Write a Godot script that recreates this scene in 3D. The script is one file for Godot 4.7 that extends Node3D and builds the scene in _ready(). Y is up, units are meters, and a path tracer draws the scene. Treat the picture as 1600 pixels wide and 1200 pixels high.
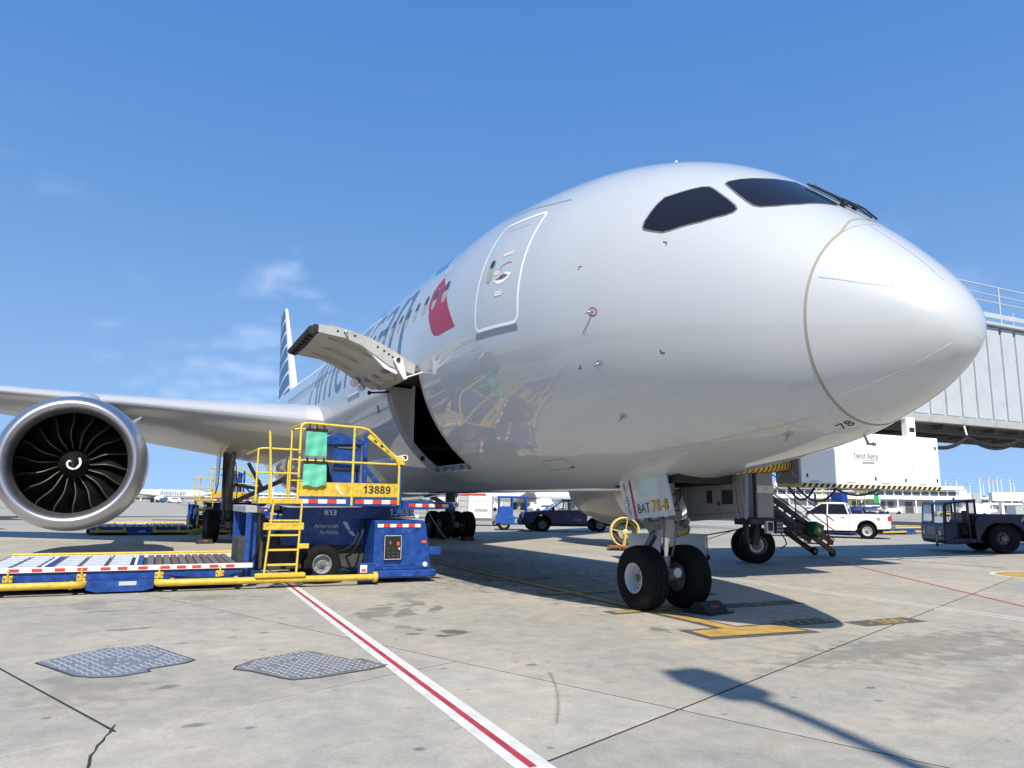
extends Node3D
# An airliner parked at a gate, being unloaded. World axes: +X is where the airliner's nose points, +Y up, +Z its starboard side. Metres.

# ---------------------------------------------------------------- mesh helper
class MB extends RefCounted:
	var v := PackedVector3Array()
	var n := PackedVector3Array()
	var c := PackedColorArray()
	var tint := Color(1, 1, 1)
	var colored := false

	func tri3(a: Vector3, b: Vector3, d: Vector3, na: Vector3, nb: Vector3, nd: Vector3) -> void:
		if (b - a).cross(d - a).dot(na + nb + nd) > 0.0:
			v.append(a); v.append(d); v.append(b)
			n.append(na); n.append(nd); n.append(nb)
		else:
			v.append(a); v.append(b); v.append(d)
			n.append(na); n.append(nb); n.append(nd)
		if colored:
			c.append(tint); c.append(tint); c.append(tint)

	func tri(a: Vector3, b: Vector3, d: Vector3, nn: Vector3) -> void:
		tri3(a, b, d, nn, nn, nn)

	func quad(a: Vector3, b: Vector3, d: Vector3, e: Vector3, nn: Vector3) -> void:
		tri3(a, b, d, nn, nn, nn)
		tri3(a, d, e, nn, nn, nn)

	func quadn(a: Vector3, b: Vector3, d: Vector3, e: Vector3, na: Vector3, nb: Vector3, nd: Vector3, ne: Vector3) -> void:
		tri3(a, b, d, na, nb, nd)
		tri3(a, d, e, na, nd, ne)

	# box with chamfered edges
	func box(at: Vector3, size: Vector3, ch := 0.012, bs := Basis()) -> void:
		var h := size * 0.5
		ch = minf(ch, minf(h.x, minf(h.y, h.z)) * 0.45)
		var q := h - Vector3(ch, ch, ch)
		for ax in 3:
			var a1 := (ax + 1) % 3
			var a2 := (ax + 2) % 3
			for s in [-1.0, 1.0]:
				var p := []
				for k in [[-1, -1], [1, -1], [1, 1], [-1, 1]]:
					var w := Vector3()
					w[ax] = s * h[ax]
					w[a1] = k[0] * q[a1]
					w[a2] = k[1] * q[a2]
					p.append(at + bs * w)
				var nn := Vector3()
				nn[ax] = s
				quad(p[0], p[1], p[2], p[3], bs * nn)
			if ch > 0.0:
				for s1 in [-1.0, 1.0]:
					for s2 in [-1.0, 1.0]:
						var e := []
						for t in [[-1, 0], [1, 0], [1, 1], [-1, 1]]:
							var w := Vector3()
							w[ax] = t[0] * q[ax]
							w[a1] = s1 * (h[a1] if t[1] == 0 else q[a1])
							w[a2] = s2 * (q[a2] if t[1] == 0 else h[a2])
							e.append(at + bs * w)
						var nn := Vector3()
						nn[a1] = s1
						nn[a2] = s2
						quad(e[0], e[1], e[2], e[3], bs * nn.normalized())
		if ch > 0.0:
			for sx in [-1.0, 1.0]:
				for sy in [-1.0, 1.0]:
					for sz in [-1.0, 1.0]:
						var s := Vector3(sx, sy, sz)
						tri(at + bs * (s * Vector3(h.x, q.y, q.z)), at + bs * (s * Vector3(q.x, h.y, q.z)), at + bs * (s * Vector3(q.x, q.y, h.z)), bs * (s.normalized()))

	func beam(a: Vector3, b: Vector3, w: float, h: float, ch := 0.006, up := Vector3.UP) -> void:
		var d := (b - a).normalized()
		if absf(d.dot(up)) > 0.99:
			up = Vector3.RIGHT
		var s := d.cross(up).normalized()
		box((a + b) * 0.5, Vector3(a.distance_to(b), h, w), ch, Basis(d, s.cross(d), s))

	# tube along points (rounded by sampling the polyline corners)
	func tube(pts: Array, r: float, k := 8, caps := true, r2 := -1.0) -> void:
		var m := pts.size()
		var rings := []
		var nrm := []
		var side := Vector3()
		for i in m:
			var t := Vector3()
			if i > 0:
				t += (pts[i] - pts[i - 1]).normalized()
			if i < m - 1:
				t += (pts[i + 1] - pts[i]).normalized()
			t = t.normalized()
			if i == 0:
				side = t.cross(Vector3.UP if absf(t.y) < 0.9 else Vector3.RIGHT).normalized()
			else:
				side = (side - t * side.dot(t)).normalized()
			var o := t.cross(side)
			var st := 1.0
			if i > 0 and i < m - 1:
				st = 1.0 / maxf(0.5, t.dot((pts[i + 1] - pts[i]).normalized()))
			var rad := r if r2 < 0.0 else lerpf(r, r2, i / float(m - 1))
			var ring := []
			var rn := []
			for j in k:
				var an := TAU * j / k
				var dd := side * cos(an) + o * sin(an)
				ring.append(pts[i] + dd * rad * lerpf(1.0, st, 0.5))
				rn.append(dd)
			rings.append(ring)
			nrm.append(rn)
		for i in m - 1:
			for j in k:
				var l := (j + 1) % k
				quadn(rings[i][j], rings[i][l], rings[i + 1][l], rings[i + 1][j], nrm[i][j], nrm[i][l], nrm[i + 1][l], nrm[i + 1][j])
		if caps:
			for e in [0, m - 1]:
				var ax: Vector3 = (pts[0] - pts[1]).normalized() if e == 0 else (pts[m - 1] - pts[m - 2]).normalized()
				for j in k:
					tri(pts[e], rings[e][j], rings[e][(j + 1) % k], ax)

	# surface of revolution: prof = [Vector2(along axis, radius), ...]; smooth where the profile bends by less than 40 degrees
	func lathe(prof: Array, at: Vector3, axis: Vector3, k := 24, a0 := 0.0, a1 := TAU) -> void:
		axis = axis.normalized()
		var sx := axis.cross(Vector3.UP if absf(axis.y) < 0.9 else Vector3.RIGHT).normalized()
		var sy := axis.cross(sx)
		var m := prof.size()
		var seg := []
		for i in m - 1:
			var d: Vector2 = (prof[i + 1] - prof[i])
			seg.append(Vector2(-d.y, d.x).normalized() if d.length() > 1e-6 else Vector2(0, 1))
		for i in m - 1:
			var n0: Vector2 = seg[i]
			var n1: Vector2 = seg[i]
			if i > 0 and seg[i - 1].dot(seg[i]) > 0.76:
				n0 = (seg[i - 1] + seg[i]).normalized()
			if i < m - 2 and seg[i + 1].dot(seg[i]) > 0.76:
				n1 = (seg[i + 1] + seg[i]).normalized()
			for j in k:
				var t0 := lerpf(a0, a1, j / float(k))
				var t1 := lerpf(a0, a1, (j + 1) / float(k))
				var d0 := sx * cos(t0) + sy * sin(t0)
				var d1 := sx * cos(t1) + sy * sin(t1)
				var p0: Vector3 = at + axis * prof[i].x
				var p1: Vector3 = at + axis * prof[i + 1].x
				var A: Vector3 = p0 + d0 * prof[i].y
				var B: Vector3 = p0 + d1 * prof[i].y
				var C: Vector3 = p1 + d1 * prof[i + 1].y
				var D: Vector3 = p1 + d0 * prof[i + 1].y
				var nA: Vector3 = axis * n0.x + d0 * n0.y
				var nB: Vector3 = axis * n0.x + d1 * n0.y
				var nC: Vector3 = axis * n1.x + d1 * n1.y
				var nD: Vector3 = axis * n1.x + d0 * n1.y
				if prof[i].y > 1e-5:
					tri3(A, B, C, nA, nB, nC)
				if prof[i + 1].y > 1e-5:
					tri3(A, C, D, nA, nC, nD)

	# extruded polygon: poly in the plane (ex, ey) at origin o, thickness th along ex x ey (both ways by half)
	func prism(poly: PackedVector2Array, o: Vector3, ex: Vector3, ey: Vector3, th: float) -> void:
		var ez := ex.cross(ey).normalized() * (th * 0.5)
		var ids := Geometry2D.triangulate_polygon(poly)
		for s in [-1.0, 1.0]:
			for t in range(0, ids.size(), 3):
				var q := []
				for u in 3:
					var w := poly[ids[t + u]]
					q.append(o + ex * w.x + ey * w.y + ez * s)
				tri(q[0], q[1], q[2], ez.normalized() * s)
		var m := poly.size()
		var area := 0.0
		for i in m:
			area += poly[i].cross(poly[(i + 1) % m])
		var cw := 1.0 if area > 0.0 else -1.0
		for i in m:
			var a := poly[i]
			var b := poly[(i + 1) % m]
			var d := (b - a).normalized()
			var nn := (ex * d.y - ey * d.x) * cw
			var A := o + ex * a.x + ey * a.y
			var B := o + ex * b.x + ey * b.y
			quad(A - ez, B - ez, B + ez, A + ez, nn)

	func mesh() -> ArrayMesh:
		var arr := []
		arr.resize(Mesh.ARRAY_MAX)
		arr[Mesh.ARRAY_VERTEX] = v
		arr[Mesh.ARRAY_NORMAL] = n
		if colored:
			arr[Mesh.ARRAY_COLOR] = c
		var am := ArrayMesh.new()
		am.add_surface_from_arrays(Mesh.PRIMITIVE_TRIANGLES, arr)
		return am

# ---------------------------------------------------------------- scene helpers
var M := {}
var rng := RandomNumberGenerator.new()

func mat(key: String, col: Color, rough := 0.5, metal := 0.0) -> StandardMaterial3D:
	var m := StandardMaterial3D.new()
	m.resource_name = key
	m.albedo_color = col.linear_to_srgb()
	m.roughness = rough
	m.metallic = metal
	M[key] = m
	return m

func worn(key: String, col: Color, rough: float, dark: float, size: float, metal := 0.0) -> StandardMaterial3D:
	# painted metal with blotches of wear and grime
	var m := mat(key, Color(1, 1, 1), rough, metal)
	var f := FastNoiseLite.new()
	f.noise_type = FastNoiseLite.TYPE_SIMPLEX_SMOOTH
	f.frequency = 0.012
	f.fractal_octaves = 5
	f.seed = key.length() * 7 + 3
	var g := Gradient.new()
	g.offsets = PackedFloat32Array([0.0, 0.32, 0.6, 1.0])
	var lo := Color(col.r * dark, col.g * dark, col.b * dark)
	g.colors = PackedColorArray([lo.linear_to_srgb(), col.lerp(lo, 0.35).linear_to_srgb(), col.linear_to_srgb(), col.lerp(Color(0.7, 0.7, 0.66), 0.06).linear_to_srgb()])
	var t := NoiseTexture2D.new()
	t.width = 256
	t.height = 256
	t.seamless = true
	t.noise = f
	t.color_ramp = g
	m.albedo_texture = t
	m.uv1_triplanar = true
	m.uv1_world_triplanar = true
	m.uv1_scale = Vector3.ONE / size
	return m

func thing(called: String, label: String, category: String, at := Vector3.ZERO, turn := 0.0, group := "") -> Node3D:
	var o := Node3D.new()
	o.name = called
	o.position = at
	o.rotation.y = turn
	add_child(o, true)
	o.set_meta("label", label)
	o.set_meta("category", category)
	if group != "":
		o.set_meta("group", group)
	return o

func limb(called: String, parent: Node) -> Node3D:
	var o := Node3D.new()
	o.name = called
	parent.add_child(o, true)
	return o

var squash := 0.0
func put(mb: MB, called: String, m: Material, parent: Node = self) -> MeshInstance3D:
	if squash > 0.0:   # a shorter front end
		for i in mb.v.size():
			if mb.v[i].x > 0.9:
				mb.v[i].x = 0.9 + (mb.v[i].x - 0.9) * squash
	var o := MeshInstance3D.new()
	o.name = called
	o.mesh = mb.mesh()
	o.material_override = m
	parent.add_child(o, true)
	return o

func struct(o: Node, label: String) -> void:
	o.set_meta("kind", "structure")
	o.set_meta("label", label)

func stuff(o: Node) -> void:
	o.set_meta("kind", "stuff")

var fonts := {}
func font(bold: bool) -> SystemFont:
	if not fonts.has(bold):
		var f := SystemFont.new()
		f.font_names = PackedStringArray(["Droid Sans"])
		f.font_weight = 700 if bold else 400
		fonts[bold] = f
	return fonts[bold]

# lettering: cap height h, centred at `at`, reading along ex with ey up
func words(parent: Node, text: String, h: float, at: Vector3, ex: Vector3, ey: Vector3, m: Material, bold := true, squeeze := 1.0) -> MeshInstance3D:
	var t := TextMesh.new()
	t.text = text
	t.font = font(bold)
	t.font_size = 48
	t.pixel_size = h / (48.0 * 0.714)
	t.depth = 0.003
	t.curve_step = 2.0
	var o := MeshInstance3D.new()
	o.name = "lettering"
	o.mesh = t
	o.material_override = m
	var ez := ex.cross(ey).normalized()
	o.transform = Transform3D(Basis(ex.normalized() * squeeze, ey.normalized(), ez), at)
	parent.add_child(o, true)
	return o

func V(x: float, y: float, z: float) -> Vector3:
	return Vector3(x, y, z)

func pv(a: Array) -> PackedVector2Array:
	var p := PackedVector2Array()
	for i in range(0, a.size(), 2):
		p.append(Vector2(a[i], a[i + 1]))
	return p

func arc_pts(a: Vector3, b: Vector3, sag: float, k := 12) -> Array:
	var p := []
	for i in k + 1:
		var t := i / float(k)
		p.append(a.lerp(b, t) - Vector3(0, sag * 4.0 * t * (1.0 - t), 0))
	return p

func spline(ctrl: Array, per := 8) -> Array:
	var out := []
	for i in ctrl.size() - 1:
		var p0: Vector3 = ctrl[maxi(i - 1, 0)]
		var p1: Vector3 = ctrl[i]
		var p2: Vector3 = ctrl[i + 1]
		var p3: Vector3 = ctrl[mini(i + 2, ctrl.size() - 1)]
		for k in per:
			out.append(p1.cubic_interpolate(p2, p0, p3, k / float(per)))
	out.append(ctrl[-1])
	return out

func tyre_prof(R: float, w: float, rim: float) -> Array:
	var h := w * 0.5
	return [Vector2(-h * 0.80, rim), Vector2(-h * 0.97, rim + (R - rim) * 0.35), Vector2(-h * 0.98, rim + (R - rim) * 0.62), Vector2(-h * 0.80, R * 0.955), Vector2(-h * 0.5, R * 0.995), Vector2(-h * 0.46, R * 0.975), Vector2(-h * 0.4, R * 0.975), Vector2(-h * 0.37, R), Vector2(-h * 0.05, R), Vector2(-h * 0.03, R * 0.975), Vector2(h * 0.03, R * 0.975), Vector2(h * 0.05, R), Vector2(h * 0.37, R), Vector2(h * 0.4, R * 0.975), Vector2(h * 0.46, R * 0.975), Vector2(h * 0.5, R * 0.995), Vector2(h * 0.80, R * 0.955), Vector2(h * 0.98, rim + (R - rim) * 0.62), Vector2(h * 0.97, rim + (R - rim) * 0.35), Vector2(h * 0.80, rim), Vector2(-h * 0.80, rim)]

# a wheel: tyre + rim (two meshes under parent); axis = axle direction pointing to the outside
func wheel(parent: Node, at: Vector3, axis: Vector3, R: float, w: float, rimR: float, rim_mat: Material, dish := 0.35, tyre_name := "tyre", rim_name := "rim", k := 32) -> void:
	var t := MB.new()
	t.lathe(tyre_prof(R, w, rimR), at, axis, k)
	put(t, tyre_name, M.tyre, parent)
	var r := MB.new()
	var h := w * 0.5
	var bk := MB.new()
	bk.lathe([Vector2(h * 0.8, rimR * 1.0), Vector2(h * 0.3, rimR * 0.9), Vector2(h * 0.3, 0.0)], at, -axis, k)
	put(bk, "brake_drum", M.gear_grey, parent)
	r.lathe([Vector2(h * 0.85, rimR * 1.02), Vector2(h * 0.9, rimR * 0.97), Vector2(h * 0.82, rimR * 0.9), Vector2(h * dish, rimR * 0.80), Vector2(h * dish, rimR * 0.48), Vector2(h * (dish + 0.3), rimR * 0.38), Vector2(h * (dish + 0.34), rimR * 0.16), Vector2(h * (dish + 0.5), rimR * 0.14), Vector2(h * (dish + 0.5), 0.0)], at, axis, k)
	var sx := axis.cross(Vector3.UP).normalized()
	for i in 8:
		var a := TAU * i / 8.0
		var c := at + axis * (h * dish) + (sx * cos(a) + Vector3.UP * sin(a)) * rimR * 0.62
		r.lathe([Vector2(0, 0.02 + rimR * 0.03), Vector2(0.018, 0.015 + rimR * 0.03), Vector2(0.018, 0.0)], c, axis, 6)
	put(r, rim_name, rim_mat, parent)
	var hb := MB.new()
	hb.lathe([Vector2(h * dish + 0.003, rimR * 0.56), Vector2(h * dish + 0.003, rimR * 0.46)], at, axis, 20)
	hb.lathe([Vector2(h * (dish + 0.34) + 0.004, rimR * 0.34), Vector2(h * (dish + 0.36), rimR * 0.2), Vector2(h * (dish + 0.55), rimR * 0.17), Vector2(h * (dish + 0.55), 0.0)], at, axis, 20)
	put(hb, "hub", M.gear_grey, parent)

func _ready() -> void:
	rng.seed = 1
	# camera
	var cam := Camera3D.new()
	cam.name = "camera"
	var yaw := 0.4436
	var pitch := 0.1598
	var roll := 0.01184
	var fw := V(-cos(yaw), 0, -sin(yaw))
	var rt := fw.cross(Vector3.UP)
	var f2 := fw * cos(pitch) + Vector3.UP * sin(pitch)
	var u2 := Vector3.UP * cos(pitch) - fw * sin(pitch)
	var r3 := rt * cos(roll) + u2 * sin(roll)
	var u3 := u2 * cos(roll) - rt * sin(roll)
	cam.transform = Transform3D(Basis(r3, u3, -f2), V(4.924, 1.671, 7.594))
	cam.fov = 54.97
	cam.near = 0.05
	cam.far = 8000.0
	add_child(cam)
	cam.current = true
	# sky and exposure
	var env := Environment.new()
	env.background_mode = Environment.BG_SKY
	var sm := ProceduralSkyMaterial.new()
	sm.sky_top_color = Color(0.055, 0.195, 0.515).linear_to_srgb()
	sm.sky_horizon_color = Color(0.335, 0.545, 0.85).linear_to_srgb()
	sm.sky_curve = 0.2
	sm.ground_bottom_color = Color(0.33, 0.32, 0.29).linear_to_srgb()
	sm.ground_horizon_color = Color(0.40, 0.42, 0.44).linear_to_srgb()
	sm.sun_angle_max = 12.0
	sm.sun_curve = 0.08
	sm.sky_cover = make_sky_cover()
	sm.sky_cover_modulate = Color(0.6, 0.58, 0.55, 1.0)
	var sky := Sky.new()
	sky.sky_material = sm
	env.sky = sky
	env.background_energy_multiplier = 1.0
	env.tonemap_mode = Environment.TONE_MAPPER_LINEAR
	env.tonemap_exposure = 1.2
	env.sdfgi_enabled = true
	env.ssao_enabled = true
	env.ssil_enabled = true
	var we := WorldEnvironment.new()
	we.name = "world_environment"
	we.environment = env
	add_child(we)
	# sun, high ahead of the nose and to starboard
	var sun := DirectionalLight3D.new()
	sun.name = "sun"
	var to_sun := V(0.88, 1.0, 0.325).normalized()
	sun.transform = Transform3D(Basis.looking_at(-to_sun, Vector3.UP), V(0, 60, 0))
	sun.light_energy = 1.6
	sun.light_color = Color(1.0, 0.965, 0.90)
	sun.light_angular_distance = 0.5
	sun.shadow_enabled = true
	add_child(sun)
	make_materials()
	build_ground()
	build_airliner()
	build_loaders()
	build_bridge()
	build_vehicles()
	build_small_things()
	build_far()

# ---------------------------------------------------------------- the airliner's body: sections along the station s (metres behind the nose tip)
const TIP_X := 0.211
const TIP_Y := 3.609
const MID_Y := 4.895
const BODY_W := 2.885
const BODY_H := 2.985
var knots := [0.0, 0.22, 0.45, 0.75, 1.05, 1.35, 1.65, 1.95, 2.25, 2.6, 2.95]
var k_top := [3.609, 3.839, 4.114, 4.55, 5.083, 5.71, 6.416, 6.981, 7.375, 7.66, 7.88]
var k_low := [3.609, 3.377, 3.191, 2.931, 2.696, 2.471, 2.307, 2.16, 2.0, 1.91, 1.91]
var k_wid := [0.0, 0.266, 0.48, 0.766, 1.127, 1.566, 1.989, 2.379, 2.681, 2.86, 2.885]
var tangents := {}

func hermite(ys: Array, x: float) -> float:
	var m: Array
	if tangents.has(ys):
		m = tangents[ys]
	else:
		var d := []
		for i in ys.size() - 1:
			d.append((ys[i + 1] - ys[i]) / (knots[i + 1] - knots[i]))
		m = [d[0]]
		for i in range(1, ys.size() - 1):
			var h0: float = knots[i] - knots[i - 1]
			var h1: float = knots[i + 1] - knots[i]
			m.append(0.0 if d[i - 1] * d[i] <= 0.0 else 3.0 * (h0 + h1) / ((2.0 * h1 + h0) / d[i - 1] + (h1 + 2.0 * h0) / d[i]))
		m.append(0.0)
		tangents[ys] = m
	if x >= knots[-1]:
		return ys[-1]
	var i := 0
	while x > knots[i + 1]:
		i += 1
	var h: float = knots[i + 1] - knots[i]
	var t: float = (x - knots[i]) / h
	var t2 := t * t
	var t3 := t2 * t
	return (2 * t3 - 3 * t2 + 1) * ys[i] + (t3 - 2 * t2 + t) * h * m[i] + (3 * t2 - 2 * t3) * ys[i + 1] + (t3 - t2) * h * m[i + 1]

# point on the skin; phi in degrees from the crown towards starboard
func skin0(s: float, phi: float) -> Vector3:
	var u := sqrt(maxf(s, 0.0))
	var t := hermite(k_top, u)
	var b := hermite(k_low, u)
	var w := hermite(k_wid, u)
	var k := clampf(s / 8.7, 0.0, 1.0)
	var ym := TIP_Y + (MID_Y - TIP_Y) * (1.0 - pow(1.0 - k, 2.2))
	if s > 34.0:
		var q := clampf((s - 34.0) / 22.6, 0.0, 1.0)
		b = lerpf(b, 6.15, pow(q, 1.45))
		t = lerpf(t, 6.75, pow(clampf((s - 40.0) / 16.6, 0.0, 1.0), 2.0))
		w = lerpf(w, 0.3, pow(clampf((s - 35.0) / 21.6, 0.0, 1.0), 1.5))
		ym = lerpf(ym, (t + b) * 0.5, q)
	ym = clampf(ym, b + 0.3 * (t - b), b + 0.7 * (t - b))
	var f := deg_to_rad(phi)
	var c := cos(f)
	return Vector3(TIP_X - s, ym + c * ((t - ym) if c > 0.0 else (ym - b)), w * sin(f))

func skin_n(s: float, phi: float) -> Vector3:
	if s < 0.0004:
		return Vector3(1, 0, 0)
	var e := maxf(0.0003, s * 0.02)
	var a := skin0(s + e, phi) - skin0(maxf(s - e, 0.0), phi)
	var b := skin0(s, phi + 1.0) - skin0(s, phi - 1.0)
	return a.cross(b).normalized()

func skin(s: float, phi: float, off := 0.0) -> Vector3:
	var p := skin0(s, phi)
	return p if off == 0.0 else p + skin_n(s, phi) * off

# station of the radome joint at an angle round the nose
func radome_s(phi: float) -> float:
	return 1.15 - 0.13 * cos(deg_to_rad(phi))

func warp(s: float, phi: float) -> float:
	return s + (radome_s(phi) - 1.15) * clampf(1.0 - absf(s - 1.15) / 1.1, 0.0, 1.0)

func skin_grid(mb: MB, ss: Array, phis: Array) -> void:
	var p := []
	var n := []
	for s in ss:
		var pr := []
		var nr := []
		for f in phis:
			var sw := warp(s, f)
			pr.append(skin0(sw, f))
			nr.append(skin_n(sw, f))
		p.append(pr)
		n.append(nr)
	for i in ss.size() - 1:
		for j in phis.size() - 1:
			if is_hole((ss[i] + ss[i + 1]) * 0.5, (phis[j] + phis[j + 1]) * 0.5):
				continue
			mb.quadn(p[i][j], p[i + 1][j], p[i + 1][j + 1], p[i][j + 1], n[i][j], n[i + 1][j], n[i + 1][j + 1], n[i][j + 1])

const HOLD_S0 := 9.83
const HOLD_S1 := 12.31
const HOLD_F0 := 99.6
const HOLD_F1 := 147.0
func is_hole(s: float, f: float) -> bool:
	if s > HOLD_S0 and s < HOLD_S1 and f > HOLD_F0 and f < HOLD_F1:
		return true
	# nose gear bay
	return s > 4.35 and s < 5.95 and f > 170.0 and f < 190.0

# a patch of film on the skin: polygon of (station, angle) pairs
func patch(mb: MB, poly: PackedVector2Array, off: float, ds := 0.3, df := 2.0) -> void:
	var lo := poly[0]
	var hi := poly[0]
	for q in poly:
		lo = lo.min(q)
		hi = hi.max(q)
	var sc := Vector2(1.0, 0.05)
	var big := PackedVector2Array()
	for q in poly:
		big.append(q * sc)
	var ns := int(ceil((hi.x - lo.x) / ds))
	var nf := int(ceil((hi.y - lo.y) / df))
	for i in ns:
		for j in nf:
			var a := Vector2(lerpf(lo.x, hi.x, i / float(ns)), lerpf(lo.y, hi.y, j / float(nf))) * sc
			var b := Vector2(lerpf(lo.x, hi.x, (i + 1) / float(ns)), lerpf(lo.y, hi.y, (j + 1) / float(nf))) * sc
			for piece in Geometry2D.intersect_polygons(big, PackedVector2Array([a, Vector2(b.x, a.y), b, Vector2(a.x, b.y)])):
				var ids := Geometry2D.triangulate_polygon(piece)
				for t in range(0, ids.size(), 3):
					var P := []
					var N := []
					for u in 3:
						var w: Vector2 = piece[ids[t + u]] / sc
						P.append(skin(w.x, w.y, off))
						N.append(skin_n(w.x, w.y))
					mb.tri3(P[0], P[1], P[2], N[0], N[1], N[2])

# a painted or sealed line on the skin through (station, angle) points
func seam(mb: MB, pts: PackedVector2Array, width: float, off: float, closed := false, step := 0.12) -> void:
	var q := []
	var m := pts.size()
	for i in (m if closed else m - 1):
		var a := pts[i]
		var b := pts[(i + 1) % m]
		var k := maxi(1, int(skin0(a.x, a.y).distance_to(skin0(b.x, b.y)) / step))
		for t in k:
			q.append(a.lerp(b, t / float(k)))
	if not closed:
		q.append(pts[m - 1])
	var L := []
	var R := []
	var N := []
	for i in q.size():
		var p := skin(q[i].x, q[i].y, off)
		var nn := skin_n(q[i].x, q[i].y)
		var ia := (i - 1 + q.size()) % q.size() if closed else maxi(i - 1, 0)
		var ib := (i + 1) % q.size() if closed else mini(i + 1, q.size() - 1)
		var t := (skin0(q[ib].x, q[ib].y) - skin0(q[ia].x, q[ia].y)).normalized()
		var sd := nn.cross(t).normalized() * width * 0.5
		L.append(p + sd)
		R.append(p - sd)
		N.append(nn)
	for i in (q.size() if closed else q.size() - 1):
		var j := (i + 1) % q.size()
		mb.quadn(L[i], L[j], R[j], R[i], N[i], N[j], N[j], N[i])

# letters laid on the skin: s0 = station where the text starts (its left end), f0 = angle of the baseline
func skin_words(mb: MB, text: String, s0: float, s1: float, f0: float, cap: float, off: float) -> void:
	var t := TextMesh.new()
	t.text = text
	t.font = font(false)
	t.font_size = 64
	t.pixel_size = 1.0 / (64.0 * 0.714)
	t.depth = 0.01
	t.curve_step = 1.0
	t.horizontal_alignment = HORIZONTAL_ALIGNMENT_LEFT
	t.vertical_alignment = VERTICAL_ALIGNMENT_BOTTOM
	var arr := t.get_mesh_arrays() if t.get_surface_count() == 0 else t.surface_get_arrays(0)
	var vs: PackedVector3Array = arr[Mesh.ARRAY_VERTEX]
	var ns: PackedVector3Array = arr[Mesh.ARRAY_NORMAL]
	var ix: PackedInt32Array = arr[Mesh.ARRAY_INDEX] if arr[Mesh.ARRAY_INDEX] != null else PackedInt32Array(range(vs.size()))
	var x0 := 1e9
	var x1 := -1e9
	var y0 := 1e9
	var y1 := -1e9
	for p in vs:
		x0 = minf(x0, p.x)
		x1 = maxf(x1, p.x)
		y0 = minf(y0, p.y)
		y1 = maxf(y1, p.y)
	var work := []
	for i in range(0, ix.size(), 3):
		if ns[ix[i]].z < 0.5:
			continue
		work.append([vs[ix[i]], vs[ix[i + 1]], vs[ix[i + 2]]])
	while work.size() > 0:
		var w: Array = work.pop_back()
		var far := 0
		var d := 0.0
		for i in 3:
			var e: float = (w[i] - w[(i + 1) % 3]).length()
			if e > d:
				d = e
				far = i
		if d > 0.075:
			var mid: Vector3 = (w[far] + w[(far + 1) % 3]) * 0.5
			work.append([w[far], mid, w[(far + 2) % 3]])
			work.append([mid, w[(far + 1) % 3], w[(far + 2) % 3]])
			continue
		var P := []
		var N := []
		for q in w:
			var s := lerpf(s0, s1, (q.x - x0) / (x1 - x0))
			var f: float = f0 - rad_to_deg((q.y - y0) * cap / 2.93)
			P.append(skin(s, f, off))
			N.append(skin_n(s, f))
		mb.tri3(P[0], P[1], P[2], N[0], N[1], N[2])

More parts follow.
